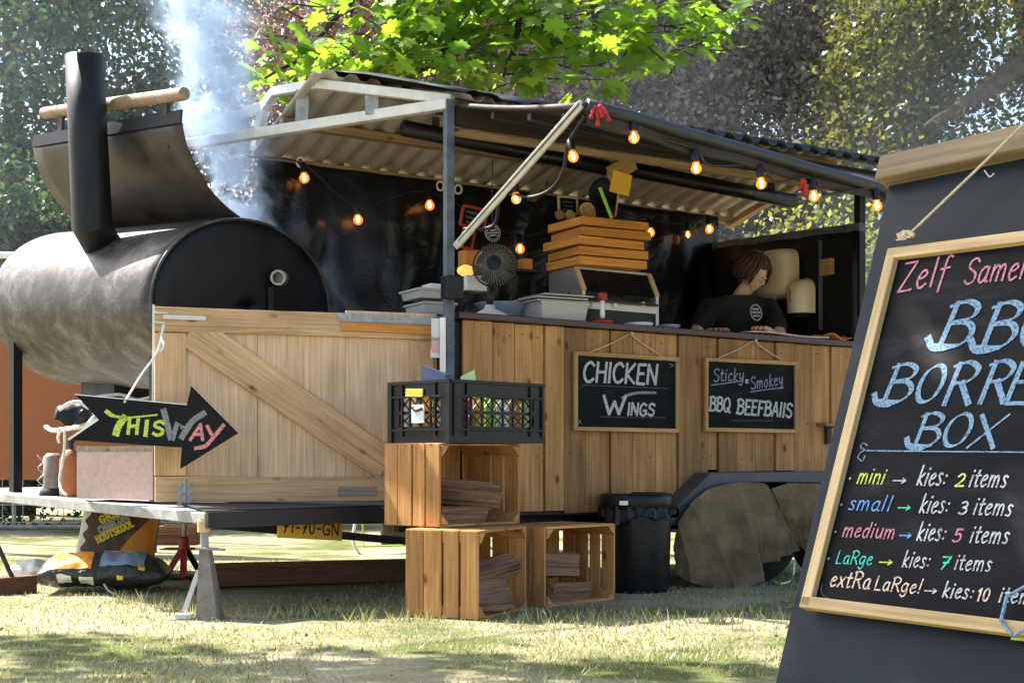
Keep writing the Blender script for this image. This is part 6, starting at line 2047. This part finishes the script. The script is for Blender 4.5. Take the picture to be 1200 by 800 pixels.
def burlap(top, bottom, label, seed, folds):
    """sack cloth hung from under the wheel arch: a sheet falling in folds to an uneven hem"""
    def along(line, s):
        x = s * (len(line) - 1); i = min(int(x), len(line) - 2); f = x - i
        f = f * f * (3 - 2 * f) * .35 + f * .65
        a, b = line[i], line[i + 1]
        return (a[0] + (b[0] - a[0]) * f, a[1] + (b[1] - a[1]) * f)
    def fn(s, t):
        a, b = along(top, s), along(bottom, s)
        tt = t
        px = a[0] + (b[0] - a[0]) * tt; py = a[1] + (b[1] - a[1]) * tt
        p = on_v(px, py, -.17)
        d = .045 * math.sin(math.pi * s) ** .6 * math.sin(math.pi * min(1, t * .8 + .12))
        for c0, c1, w, am in folds:
            c = c0 + (c1 - c0) * t
            dd = (s - c) / w
            d += 2.3 * am * (.25 + .75 * t) * (math.exp(-abs(dd) * 1.2) if dd < 0 else math.exp(-abs(dd) * 4.5))
        d += .010 * mnoise.noise(Vector((s * 9 + seed, t * 4, 0))) + .005 * mnoise.noise(Vector((s * 25 + seed, t * 12, 3)))
        return p - V3 * d
    o = obj('burlap_cover', MB().grid(fn, 150, 60), M_burlap, None, smooth=True, solid=.007)
    return tag(o, label, 'cloth', 'sack cloths over the trailer wheels')
burlap([(789, 640), (792, 612), (806, 588), (826, 573), (848, 566), (870, 564), (890, 566), (901, 574), (909, 588)],
       [(792, 672), (802, 681), (826, 687), (846, 688), (862, 688), (877, 676), (883, 659), (908, 652), (938, 644)],
       'large brown burlap cloth hung over the near trailer wheel', 1, [(.52, .60, .16, .060), (.24, .40, .10, .030), (.80, .82, .12, .050), (.10, .14, .07, .022), (.66, .70, .05, .018), (.92, .93, .06, .02)])
burlap([(903, 572), (920, 566), (940, 566), (960, 566), (985, 568)], [(930, 632), (940, 645), (955, 650), (970, 650), (990, 652)],
       'second brown burlap cloth over the far trailer wheel beside the sandwich board', 5, [(.3, .42, .14, .04), (.62, .7, .12, .035), (.85, .88, .08, .02)])
hz = MB().tube(smooth_line([on_ground(905, 682) + Z3 * .01, on_ground(915, 686) + Z3 * .012, on_ground(926, 683) + Z3 * .015, P(930, 672, 7.7), P(931, 658, 7.75)]), .006, 6)
tag(obj('hose', hz, M_limecard, smooth=True), 'thin pale hose hanging to the grass under the trailer', 'hose')

# ================================================================== UNDER AND AROUND THE DECK
def jack_stand():
    b = on_ground(246, 725); b.y += .02
    t = thing('trailer_jack', 'grey steel support jack with flared foot under the deck corner', 'jack', (b.x, b.y, 0))
    Zj = b.y
    top, mid = P(239, 615, Zj), P(240, 645, Zj)
    obj('screw', MB().tube([top + Z3 * .03, mid], .018, 10), M_galv, t)
    obj('collar', MB().lathe([(.03, -.01), (.03, .04)], 14, None, top - Z3 * .02), M_brassy, t)
    obj('handle', MB().tube([P(229, 642, Zj - .05), P(264, 644, Zj - .02)], .006, 6), M_galv, t)
    m0 = P(241, 643, Zj)
    w0 = Vector((.021, 0, 0)); w1 = Vector((.048, 0, 0)); f0 = P(246, 725, Zj)
    f0.z = 0
    for s in (-1, 1):
        d = Vector((0, .035 * s, 0)); e = Vector((0, .07 * s, 0))
        obj('foot_plate', MB().hexa([f0 - w1 + e, f0 + w1 + e, m0 + w0 + d, m0 - w0 + d], [f0 - w1 + e * .85, f0 + w1 + e * .85, m0 + w0 + d * .7, m0 - w0 + d * .7]), M_castgrey, t)
    obj('foot_rib', MB().hexa([f0 + Vector((.035, -.058, 0)), f0 + Vector((.055, -.058, 0)), m0 + Vector((.022, -.024, 0)), m0 + Vector((.012, -.024, 0))], [f0 + Vector((.035, .058, 0)), f0 + Vector((.055, .058, 0)), m0 + Vector((.022, .024, 0)), m0 + Vector((.012, .024, 0))]), M_castgrey, t)
    a, c = P(233, 668, Zj + .02), P(216, 716, Zj)
    obj('strut', MB().bar(a, c, .022, .012, (0, -1, 0)), M_ali, t)
    obj('strut_foot', MB().box((c.x, c.y, .012), (.07, .05, .02)), M_ali, t)
jack_stand()
def axle_stand():
    b = on_ground(213, 678)
    Zj = b.y
    t = thing('axle_stand', 'red three legged axle stand under the deck behind the grey jack', 'stand', (b.x, b.y, 0))
    hd = P(216, 634, Zj)
    obj('post', MB().tube([P(217, 612, Zj), P(216, 640, Zj)], .017, 10), M_galv, t)
    obj('collar', MB().lathe([(.034, -.045), (.034, .02), (.026, .03)], 14, None, hd), M_red, t)
    for px, dy in ((194, -.02), (214, -.12), (236, .08)):
        f = P(px, 675, Zj + dy); f.z = .015
        obj('leg', MB().bar(hd - Z3 * .02, f, .032, .02, (0, -1, 0)), M_red if px != 236 else M_dark, t)
    obj('centre_tube', MB().tube([hd - Z3 * .03, Vector((hd.x, hd.y, .03))], .016, 10), M_galv, t)
    obj('base_plate', MB().box((hd.x, hd.y, .01), (.24, .2, .02)), M_dark, t)
axle_stand()

def pillow_bag(name, label, M, c, L, W, D, mat, parent=None, wr=.012, part=None):
    def fn(s, t):
        ex = 0.0
        if part:
            s = part[0] + (part[1] - part[0]) * s; t = part[2] + (part[3] - part[2]) * t; ex = .003
        th = 2 * math.pi * s
        k = max(0.0, 1 - abs(2 * t - 1) ** 4) ** .5
        x = L * (t - .5)
        y, z = (W / 2 + ex) * math.cos(th) * (.88 + .12 * k), (D / 2 + ex) * math.sin(th) * (.08 + .92 * k) * (1 if math.sin(th) > 0 else .75)
        nz = (mnoise.noise(Vector((x * 9, y * 9, z * 9 + 3))) + .6 * mnoise.noise(Vector((x * 22, y * 22, z * 22)))) * wr
        return Vector(c) + M @ Vector((x, y * (1 + .02 * math.sin(t * 20)), z + nz))
    o = obj(name, MB().grid(fn, 40, 40), mat, parent, smooth=True)
    if label: tag(o, label, 'bag')
    return o
def standing_bag():
    Zb = 8.35
    b = P(128, 668, Zb)
    t = thing('charcoal_bag', 'brown and orange charcoal bag standing under the deck', 'bag', (b.x, b.y, 0))
    corners = [(84, 668), (160, 671), (180, 606), (96, 600)]
    pl = Plane(P(84, 670, Zb), (1, .05, -.02), (0, .12, 1))
    w = (pl.hit(178, 664) - pl.hit(84, 668)).length
    h = .40
    def fn(s, tt, off, x0=0.0, x1=1.0):
        x = x0 + (x1 - x0) * s
        k = (max(0.0, 1 - abs(2 * x - 1) ** 4) ** .5) * (max(0.0, 1 - abs(2 * tt - 1) ** 6) ** .5)
        lean = .06 * tt
        return pl.at(w * (x * (1 - .03 * tt)) + lean, h * tt, off * k * .07 + .006 * mnoise.noise(Vector((x * 9, tt * 9, off))))
    obj('front', MB().grid(lambda s, q: fn(s, q, 1), 30, 24), M_bagbrown, t, smooth=True)
    obj('back', MB().grid(lambda s, q: fn(1 - s, q, -1), 30, 24), M_bagbrown, t, smooth=True)
    # orange flame shape down the right side
    def fl(s, q):
        edge = .95 - .38 * math.sin(math.pi * min(1, (1 - q) * .62)) ** 1.5
        x = edge + (.985 - edge) * s
        p = fn(x, .02 + .95 * q, 1)
        return p + pl.n * .004
    obj('orange_print', MB().grid(fl, 10, 20), M_bagorange, t, smooth=True)
    def wh(s, q):
        p = fn(.0 + .10 * s * (1 + .3 * math.sin(q * 30)), q, 1)
        return p + pl.n * .004
    obj('silver_edge', MB().grid(wh, 4, 30), M_paper, t, smooth=True)
    for k in range(5):
        z = .10 + k * .055
        mb = MB(); x0, x1 = .20 + .05 * k, .60 + .05 * k
        pts = [fn(x, z, 1) + pl.n * .005 for x in np.linspace(x0, min(.74, x1), 8)]
        mb.tube(pts, .0045, 4)
        obj('white_stripe', mb, M_paper, t)
    pl2 = Plane(pl.at(0, 0, .088), pl.ax, pl.ay)
    word(pl2, 'GRILL', (119, 613), (146, 600), 8, C_bagyellow, t, weight=.3, gap=.2)
    word(pl2, 'CHARCOAL', (118, 625), (152, 607), 8, C_white, t, weight=.28, gap=.2)
    word(pl2, 'HOUTSKOOL', (115, 636), (157, 616), 8, C_bagyellow, t, weight=.3, gap=.2)
standing_bag()
def lying_bag():
    b = on_ground(110, 697); b.y += .22
    t = thing('charcoal_bag', 'dark grey charcoal bag lying on the grass in front of the brown one', 'bag', (b.x, b.y, 0))
    M = frame((1, .16, -.03), Z3)
    o = pillow_bag('sack', None, M, (b.x - .0, b.y, .10), .66, .42, .21, M_baggrey, t, .016)
    for nm, m, pt in (('label_patch', M_paper, (.50, .62, .16, .27)), ('label_patch', M_paper, (.52, .63, .33, .44)), ('orange_patch', M_bagorange, (.26, .44, .10, .42)),
                      ('blue_patch', M_bluetub, (.16, .42, .48, .82)), ('yellow_mark', C_bagyellow, (.50, .55, .62, .67)), ('yellow_mark', C_bagyellow, (.40, .45, .78, .83))):
        pillow_bag(nm, None, M, (b.x, b.y, .10), .66, .42, .21, m, t, .016, pt)
    obj('tie', MB().tube(smooth_line([P(122, 684, b.y - .24), P(128, 692, b.y - .26), P(136, 696, b.y - .27)]), .006, 6), M_galv, t)
lying_bag()
pillow_bag('paper_sack', 'crumpled white paper sack left of the grey charcoal bag', frame((1, .1, .1), Z3), P(34, 668, 7.9), .20, .18, .12, M_paper, None, .022)
bk = [on_ground(-8, 697), on_ground(38, 693)]
tag(plank('timber_block', bk[0] + Z3 * .045, bk[1] + Z3 * .045, .09, .09, M_sleeper, None, Z3), 'brown timber block on the grass at the left edge', 'timber')
tag(obj('prop_rod', MB().tube([P(-12, 618, 7.2), P(17, 682, 7.2)], .013, 8), M_dark), 'dark thin rod slanting to the ground at the left edge', 'rod')
sl = [on_ground(246, 688), on_ground(600, 678)]
tag(plank('sleeper_beam', sl[0] + Z3 * .07, sl[1] + Z3 * .07, .14, .12, M_sleeper, None, Z3), 'long brown timber beam lying on the ground under the trailer', 'beam')

# on the deck
def ply_box():
    a, b = P(90, 584, 7.05), P(179, 588, 6.80)
    a.z = b.z = .505
    d = (b - a); nrm = Vector((-d.y, d.x, 0)).normalized() * .22
    t = thing('plywood_box', 'pale pinkish plywood box on the deck behind the arrow sign', 'box', (a + b) / 2)
    H = Z3 * .24
    i = d.normalized() * .005
    obj('side_panel', MB().prism([a, b, b + H, a + H], nrm.normalized() * .012), M_pinkbox, t)
    obj('side_panel', MB().prism([a + nrm, b + nrm, b + nrm + H, a + nrm + H], nrm.normalized() * .012), M_pinkbox, t)
    n1 = nrm.normalized() * .013
    obj('end_panel', MB().prism([a + n1, a + nrm, a + nrm + H, a + H + n1], d.normalized() * .012), M_pinkbox, t)
    obj('end_panel', MB().prism([b + n1, b + nrm, b + nrm + H, b + H + n1], d.normalized() * -.012), M_pinkbox, t)
    obj('lid', MB().hexa([p + H + Z3 * .001 for p in (a - i, b + i, b + i + nrm * 1.1, a - i + nrm * 1.1)], [p + H + Z3 * .03 for p in (a - i, b + i, b + i + nrm * 1.1, a - i + nrm * 1.1)]), M_grey_wood, t)
ply_box()
def canister():
    c = P(83, 575, 7.5); c.z = .50
    t = thing('gas_canister', 'small orange red canister on the deck left of the plywood box', 'canister', c)
    obj('body', MB().lathe([(.055, 0), (.06, .02), (.06, .20), (.04, .25), (.02, .26)], 20, None, c), M_rust, t, smooth=True)
    obj('valve', MB().lathe([(.014, .26), (.014, .30), (.022, .30), (.022, .315)], 12, None, c), M_dark, t)
canister()
def jockey():
    c = P(62, 578, 7.62); c.z = .50
    t = thing('jockey_clamp', 'grey cylindrical clamp wound with white coil at the foot of smoker leg', 'clamp', c)
    obj('cylinder', MB().lathe([(.05, .02), (.052, .05), (.052, .22), (.03, .24)], 20, None, c), M_castgrey, t, smooth=True)
    obj('rubber_foot', MB().lathe([(.075, 0), (.07, .03), (.045, .05)], 20, None, c), M_tyre, t, smooth=True)
    pts = [c + Vector((-.068 + .014 * math.cos(a), .014 * math.sin(a), .05 + .011 * a)) for a in np.linspace(0, 16, 160)]
    obj('coil', MB().tube(pts, .0035, 5), M_galv, t, smooth=True)
jockey()
def black_bag():
    M = frame((1, .2, .1), Z3)
    o = pillow_bag('black_bag', 'crumpled black bag with white trim hanging left of the arrow sign', M, P(88, 487, 6.75), .19, .12, .13, M_blackplastic, None, .045)
    return o
black_bag()
def rope():
    t = thing('white_rope', 'white rope tied round the smoker leg and hanging to the deck', 'rope', P(70, 575, 7.0))
    obj('hitch', MB().tube(smooth_line([P(54, 500, 7.35), P(62, 504, 7.05), P(80, 502, 6.9), P(100, 498, 6.75), P(112, 488, 6.6)]), .012, 8), M_whiterope, t, smooth=True)
    obj('hitch', MB().tube(smooth_line([P(70, 480, 6.62), P(80, 473, 6.60), P(92, 471, 6.6), P(104, 478, 6.6)]), .009, 8), M_whiterope, t, smooth=True)
    obj('tail', MB().tube(smooth_line([P(76, 503, 6.85), P(75, 530, 6.9), P(70, 560, 6.95), P(72, 574, 6.9), P(78, 580, 6.85)]), .007, 8), M_whiterope, t, smooth=True)
    obj('tail', MB().tube(smooth_line([P(70, 503, 6.85), P(68, 512, 6.9), P(69, 518, 6.95)]), .007, 8), M_whiterope, t, smooth=True)
rope()

# ================================================================== THE SANDWICH BOARD
HD = Vector((.616, -.788, 0)).normalized()
BK = Vector((.788, .616, 0)).normalized()
LEANT = .388
LU = (Z3 + BK * LEANT).normalized()
org = P(945, 715, 2.45)
AB = Plane(org, HD, LU)
a_l = AB.hit(903, 800); a_t = AB.hit(1037, 215); tb1 = AB.hit(1037, 190)
b_bot = -org.z / LU.z
def panel_x(b):          # the left edge of the panel leans a little
    return a_l.x + (a_t.x - a_l.x) * (b - a_l.y) / (a_t.y - a_l.y)
WB = .62
SB_ = thing('sandwich_board', 'tall slate grey wooden sandwich board with a timber top beam at the right', 'sandwich board', (AB.at(.2, b_bot).x, AB.at(.2, b_bot).y, 0))
tp = a_t.y + .03
obj('front_panel', MB().prism([AB.at(panel_x(b_bot), b_bot, -.012), AB.at(WB, b_bot, -.012), AB.at(WB, tp, -.012), AB.at(panel_x(tp), tp, -.012)], -AB.n * .018), M_aboard, SB_, bevel=.002)
ridge = AB.at(0, tp + .03, -.03)
LU2 = (Z3 - BK * LEANT).normalized()
rb = Plane(AB.at(0, tp, -.045), HD, LU2)
obj('back_panel', MB().prism([rb.at(panel_x(b_bot), b_bot - tp), rb.at(WB, b_bot - tp), rb.at(WB, 0), rb.at(panel_x(tp), 0)], rb.n * .018), M_aboard, SB_, bevel=.002)
tl0 = AB.hit(1037, 202); tr0 = AB.hit(1200, 167)
dirb = (tr0 - tl0).normalized()
e = tl0 + dirb * .72
hb = (AB.hit(1037, 190) - AB.hit(1037, 215)).length
plank('top_beam', AB.at(tl0.x - .004, tl0.y, .0), AB.at(e.x, e.y, .0), hb, .045, M_oldwood, SB_, AB.n, .004)
for x in (panel_x(b_bot) + .03, WB - .03):
    obj('spacer_chain', MB().tube([AB.at(x, b_bot * .45, -.03), rb.at(x, (b_bot - tp) * .62, .0)], .004, 5), M_galv, SB_)

MBD = thing('menu_board', 'large chalkboard in a pale wooden frame with the BBQ BORREL BOX menu', 'chalkboard', AB.at(.25, 0))
f_bl, f_tl = AB.hit(945, 715), AB.hit(1048, 297)
f_w = .56
f_h = (f_tl - f_bl).length
hx = AB.hit(1200, 748) - f_bl; hx.normalize()
hy = (f_tl - f_bl).normalized()
fc = lambda x, y, l=0.0: AB.at(f_bl.x + hx.x * x + hy.x * y, f_bl.y + hx.y * x + hy.y * y, l)
obj('board', MB().prism([fc(.008, .008, .010), fc(f_w - .008, .008, .010), fc(f_w - .008, f_h - .008, .010), fc(.008, f_h - .008, .010)], -AB.n * .008), M_board, MBD)
fw = .022
for a, b in (((0, fw / 2), (f_w, fw / 2)), ((0, f_h - fw / 2), (f_w, f_h - fw / 2))):
    plank('frame_bar', fc(*a, .012), fc(*b, .012), fw, .022, M_aframe, MBD, AB.n, .002)
for x in (fw / 2, f_w - fw / 2):
    plank('frame_bar', fc(x, .003, .0125), fc(x, f_h - .003, .0125), fw, .021, M_aframe, MBD, AB.n, .002)
# rope from the frame over the beam
r0 = AB.hit(1075, 284); r1 = AB.hit(1200, 168)
obj('hanging_rope', MB().tube(smooth_line([AB.at(r0.x, r0.y, .03), AB.at(*(r0.lerp(r1, .5)), .032), AB.at(r1.x, r1.y, .035), AB.at(r1.x + .06, r1.y + .07, .03)]), .0028, 7), M_rope, MBD, smooth=True)
kn = MB()
for k in range(7):
    o = AB.at(r0.x, r0.y, .03)
    a = [random.uniform(-1, 1) for _ in range(4)]
    kn.tube(smooth_line([o, o + HD * .012 * a[0] + LU * .010 * a[1] + AB.n * .004, o + HD * (-.018 + .01 * a[2]) + LU * .012 * a[3]]), .0016, 5)
kn.tube(smooth_line([AB.at(r0.x - .012, r0.y - .004, .03), AB.at(r0.x, r0.y + .004, .034), AB.at(r0.x + .014, r0.y - .003, .03)]), .0045, 7)
obj('rope_knot', kn, M_rope, MBD, smooth=True)
fr = AB.hit(1165, 210)
obj('rope_end', MB().tube(smooth_line([AB.at(fr.x, fr.y, .033), AB.at(fr.x + .015, fr.y - .016, .034), AB.at(fr.x + .022, fr.y - .010, .033)]), .0012, 5), M_rope, MBD)
# menu lettering
BP = Plane(AB.at(0, 0, .0105), HD, LU)
def mw(text, p0, p1, cap, mat, **k):
    k.setdefault('weight', .10); k.setdefault('slant', .10)
    word(BP, text, p0, p1, cap, mat, MBD, lift=.0006, **k)
mw('Zelf', (1052, 342), (1108, 333), 31, C_pink, weight=.075, slant=.06)
mw('Samen', (1129, 333), (1206, 326), 28, C_pink, weight=.08, slant=.06)
brush = dict(weight=.135, nib=.55, slant=.16, gap=.10)
mw('B', (1096, 406), (1132, 405), 48, C_blue, **brush); mw('B', (1146, 408), (1183, 406), 49, C_blue, **brush); mw('Q', (1190, 406), (1232, 405), 48, C_blue, **brush)
for (x, y) in (((1088, 396), 0), ((1138, 399), 0)):
    chalk_line(BP, [x, (x[0] + 5, x[1] + 11), (x[0] + 16, x[1] + 13), (x[0] + 32, x[1] + 9)], 7, C_blue, MBD, lift=.0009, nib=.5)
mw('B', (1031, 471), (1062, 471), 41, C_blue, **brush); mw('O', (1069, 472), (1098, 471), 40, C_blue, **brush); mw('R', (1103, 473), (1134, 472), 45, C_blue, **brush)
mw('R', (1145, 472), (1175, 471), 45, C_blue, **brush); mw('E', (1176, 473), (1200, 473), 45, C_blue, **brush)
mw('L', (1212, 474), (1236, 474), 45, C_blue, **brush)
chalk_line(BP, [(1025, 462), (1028, 472), (1040, 475), (1052, 471)], 6, C_blue, MBD, lift=.0009, nib=.5)
mw('B', (1068, 522), (1096, 522), 36, C_blue, **brush); mw('O', (1101, 523), (1131, 523), 36, C_blue, **brush); mw('X', (1134, 524), (1168, 524), 36, C_blue, **brush)
chalk_line(BP, [(1063, 514), (1066, 523), (1078, 526), (1090, 522)], 6, C_blue, MBD, lift=.0009, nib=.5)
chalk_line(BP, [(1016, 528), (1100, 529), (1230, 530)], 1.4, C_blue, MBD)
chalk_line(BP, [(1017, 522), (1012, 519), (1009, 524), (1014, 527), (1009, 530), (1006, 536), (1011, 540), (1014, 534)], 1.2, C_blue, MBD)
def item(y0, y1, xs, name, mats, num, cap=13):
    lerp = lambda x: y0 + (y1 - y0) * (x - 1000) / 180
    n0, n1, a0, a1, k0, k1, d0, d1, i0, i1 = xs
    mw(name, (n0, lerp(n0)), (n1, lerp(n1)), cap * (1.0 if name[0] in 'le' else 1.0), mats[0], weight=.10)
    chalk_line(BP, [(n0 - 8, lerp(n0) - 5), (n0 - 7, lerp(n0) - 6)], 2, mats[0], MBD)
    mw('>', (a0, lerp(a0) - 1), (a1, lerp(a1) - 1), 11, mats[1], weight=.13, slant=0)
    mw('kies:', (k0, lerp(k0)), (k1, lerp(k1)), cap + 4, C_white, weight=.095)
    mw(num, (d0, lerp(d0)), (d1, lerp(d1)), 14, mats[2], weight=.15)
    mw('items', (i0, lerp(i0)), (i1, lerp(i1)), cap + 3, C_white, weight=.10)
item(566, 571, (1004, 1035, 1046, 1062, 1074, 1107, 1119, 1129, 1135, 1178), 'mini', (C_lime, C_white, C_yellow), '2', 18)
item(597, 604, (994, 1043, 1052, 1067, 1077, 1110, 1123, 1132, 1140, 1184), 'small', (C_midblue, C_green, C_white), '3', 17)
item(629, 637, (987, 1047, 1054, 1068, 1074, 1106, 1116, 1125, 1136, 1180), 'medium', (C_pink, C_midblue, C_pink), '5', 17)
item(661, 670, (979, 1021, 1030, 1046, 1057, 1088, 1101, 1111, 1118, 1160), 'LaRge', (C_teal, C_lime, C_green), '7', 15)
mw('extRa', (972, 686), (1018, 690), 18, C_cream, weight=.11); mw('LaRge!', (1024, 691), (1078, 695), 16, C_cream, weight=.11)
mw('>', (1083, 695), (1098, 696), 11, C_white, weight=.13, slant=0); mw('kies:', (1104, 699), (1139, 702), 18, C_white, weight=.115)
mw('10', (1144, 703), (1158, 704), 14, C_cream, weight=.15); mw('items', (1170, 705), (1216, 708), 18, C_white, weight=.12)
chalk_line(BP, [(964, 683), (963, 692), (966, 698), (974, 702)], 1.0, C_dim, MBD)
lp = AB.hit(1205, 722)
hexm = MB()
hexm.tube([AB.at(lp.x + .03 * math.cos(a), lp.y + .04 * math.sin(a), .028) for a in np.linspace(.5, .5 + 2 * math.pi, 7)], .003, 6, False)
obj('blue_emblem', hexm, C_blue, MBD)
gl = Plane(AB.at(0, 0, .001), HD, LU)
chalk_line(gl, [(1186, 748), (1196, 749), (1230, 752)], 3, C_lime, SB_, False)

# ================================================================== GRASS
def grass():
    n = 75000
    x = rng.uniform(-3.6, 3.2, n); y = 4.2 + (rng.uniform(0, 1, n) ** 1.3) * 5.2
    dens = np.array([mnoise.noise(Vector((a * 1.3, b * 1.3, 3.1))) for a, b in zip(x, y)])
    keep = dens > rng.uniform(-.40, .45, n)
    x, y, dens = x[keep], y[keep], dens[keep]
    n = len(x)
    h = rng.uniform(.008, .026, n) * (1 + .5 * np.clip(dens, 0, 1))
    a = rng.uniform(0, 2 * np.pi, n); lean = rng.uniform(.2, 1.2, n) * h
    w = rng.uniform(.0022, .004, n)
    b0 = np.stack([x - w * np.cos(a), y - w * np.sin(a), np.zeros(n)], 1)
    b1 = np.stack([x + w * np.cos(a), y + w * np.sin(a), np.zeros(n)], 1)
    la = a + rng.uniform(.8, 2.2, n)
    t = np.stack([x + lean * np.cos(la), y + lean * np.sin(la), h], 1)
    v = np.stack([b0, b1, t], 1).reshape(-1, 3)
    m = leafmat("grass_blades", [(0.16, 0.21, 0.05), (0.40, 0.37, 0.215), (0.27, 0.285, 0.10), (0.48, 0.43, 0.28), (0.11, 0.16, 0.04)], 0.3, 0.6, (1.4, 1.4, .9))
    me = np_mesh('grass', v, np.arange(3 * n), 3, m)
    o = bpy.data.objects.new('grass', me)
    link(o, None, Matrix.Identity(4))
    tag(o, 'short dry grass blades on the lawn in front of the trailer', 'grass', None, 'stuff')
    # a few taller tufts at the edge of the shade
    tuft = []
    vv = []
    for px, py in ((213, 712), (190, 716), (300, 726), (345, 723), (390, 722), (430, 727), (484, 728), (620, 728), (680, 730), (760, 728), (840, 729), (905, 724), (160, 706), (232, 722)):
        c = on_ground(px, py)
        for k in range(26):
            q = Vector((c.x + random.gauss(0, .07), c.y + random.gauss(0, .03), 0))
            hh = random.uniform(.03, .075); aa = random.uniform(0, 6.28); le = random.uniform(.2, .8) * hh
            ww = .004
            vv += [(q.x - ww, q.y, 0), (q.x + ww, q.y, 0), (q.x + le * math.cos(aa), q.y + le * math.sin(aa), hh)]
    me = np_mesh('grass_tufts', np.array(vv), np.arange(len(vv)), 3, m)
    o = bpy.data.objects.new('grass_tufts', me)
    link(o, None, Matrix.Identity(4))
    tag(o, 'taller pale grass tufts along the edge of the trailer shade', 'grass', None, 'stuff')
grass()

def litter():
    """fallen leaves and twigs scattered on the lawn"""
    n = 260
    x = rng.uniform(-3.4, 2.6, n); y = 4.3 + rng.uniform(0, 1, n) ** 1.2 * 4.2
    pts = np.stack([x, y, rng.uniform(.008, .022, n)], 1)
    v, f = leaf_cloud(pts, .027, flat=.7, asp=.5)
    m = leafmat("fallen_leaves", [(0.16, 0.085, 0.035), (0.28, 0.17, 0.07), (0.10, 0.055, 0.03), (0.34, 0.27, 0.10), (0.12, 0.16, 0.05)], 0.2, 0.6, (1.2, 1.1, 1.0))
    me = np_mesh('fallen_leaves', v, f, 4, m)
    o = bpy.data.objects.new('fallen_leaves', me)
    link(o, None, Matrix.Identity(4))
    tag(o, 'small brown fallen leaves scattered over the lawn', 'leaves', None, 'stuff')
litter()
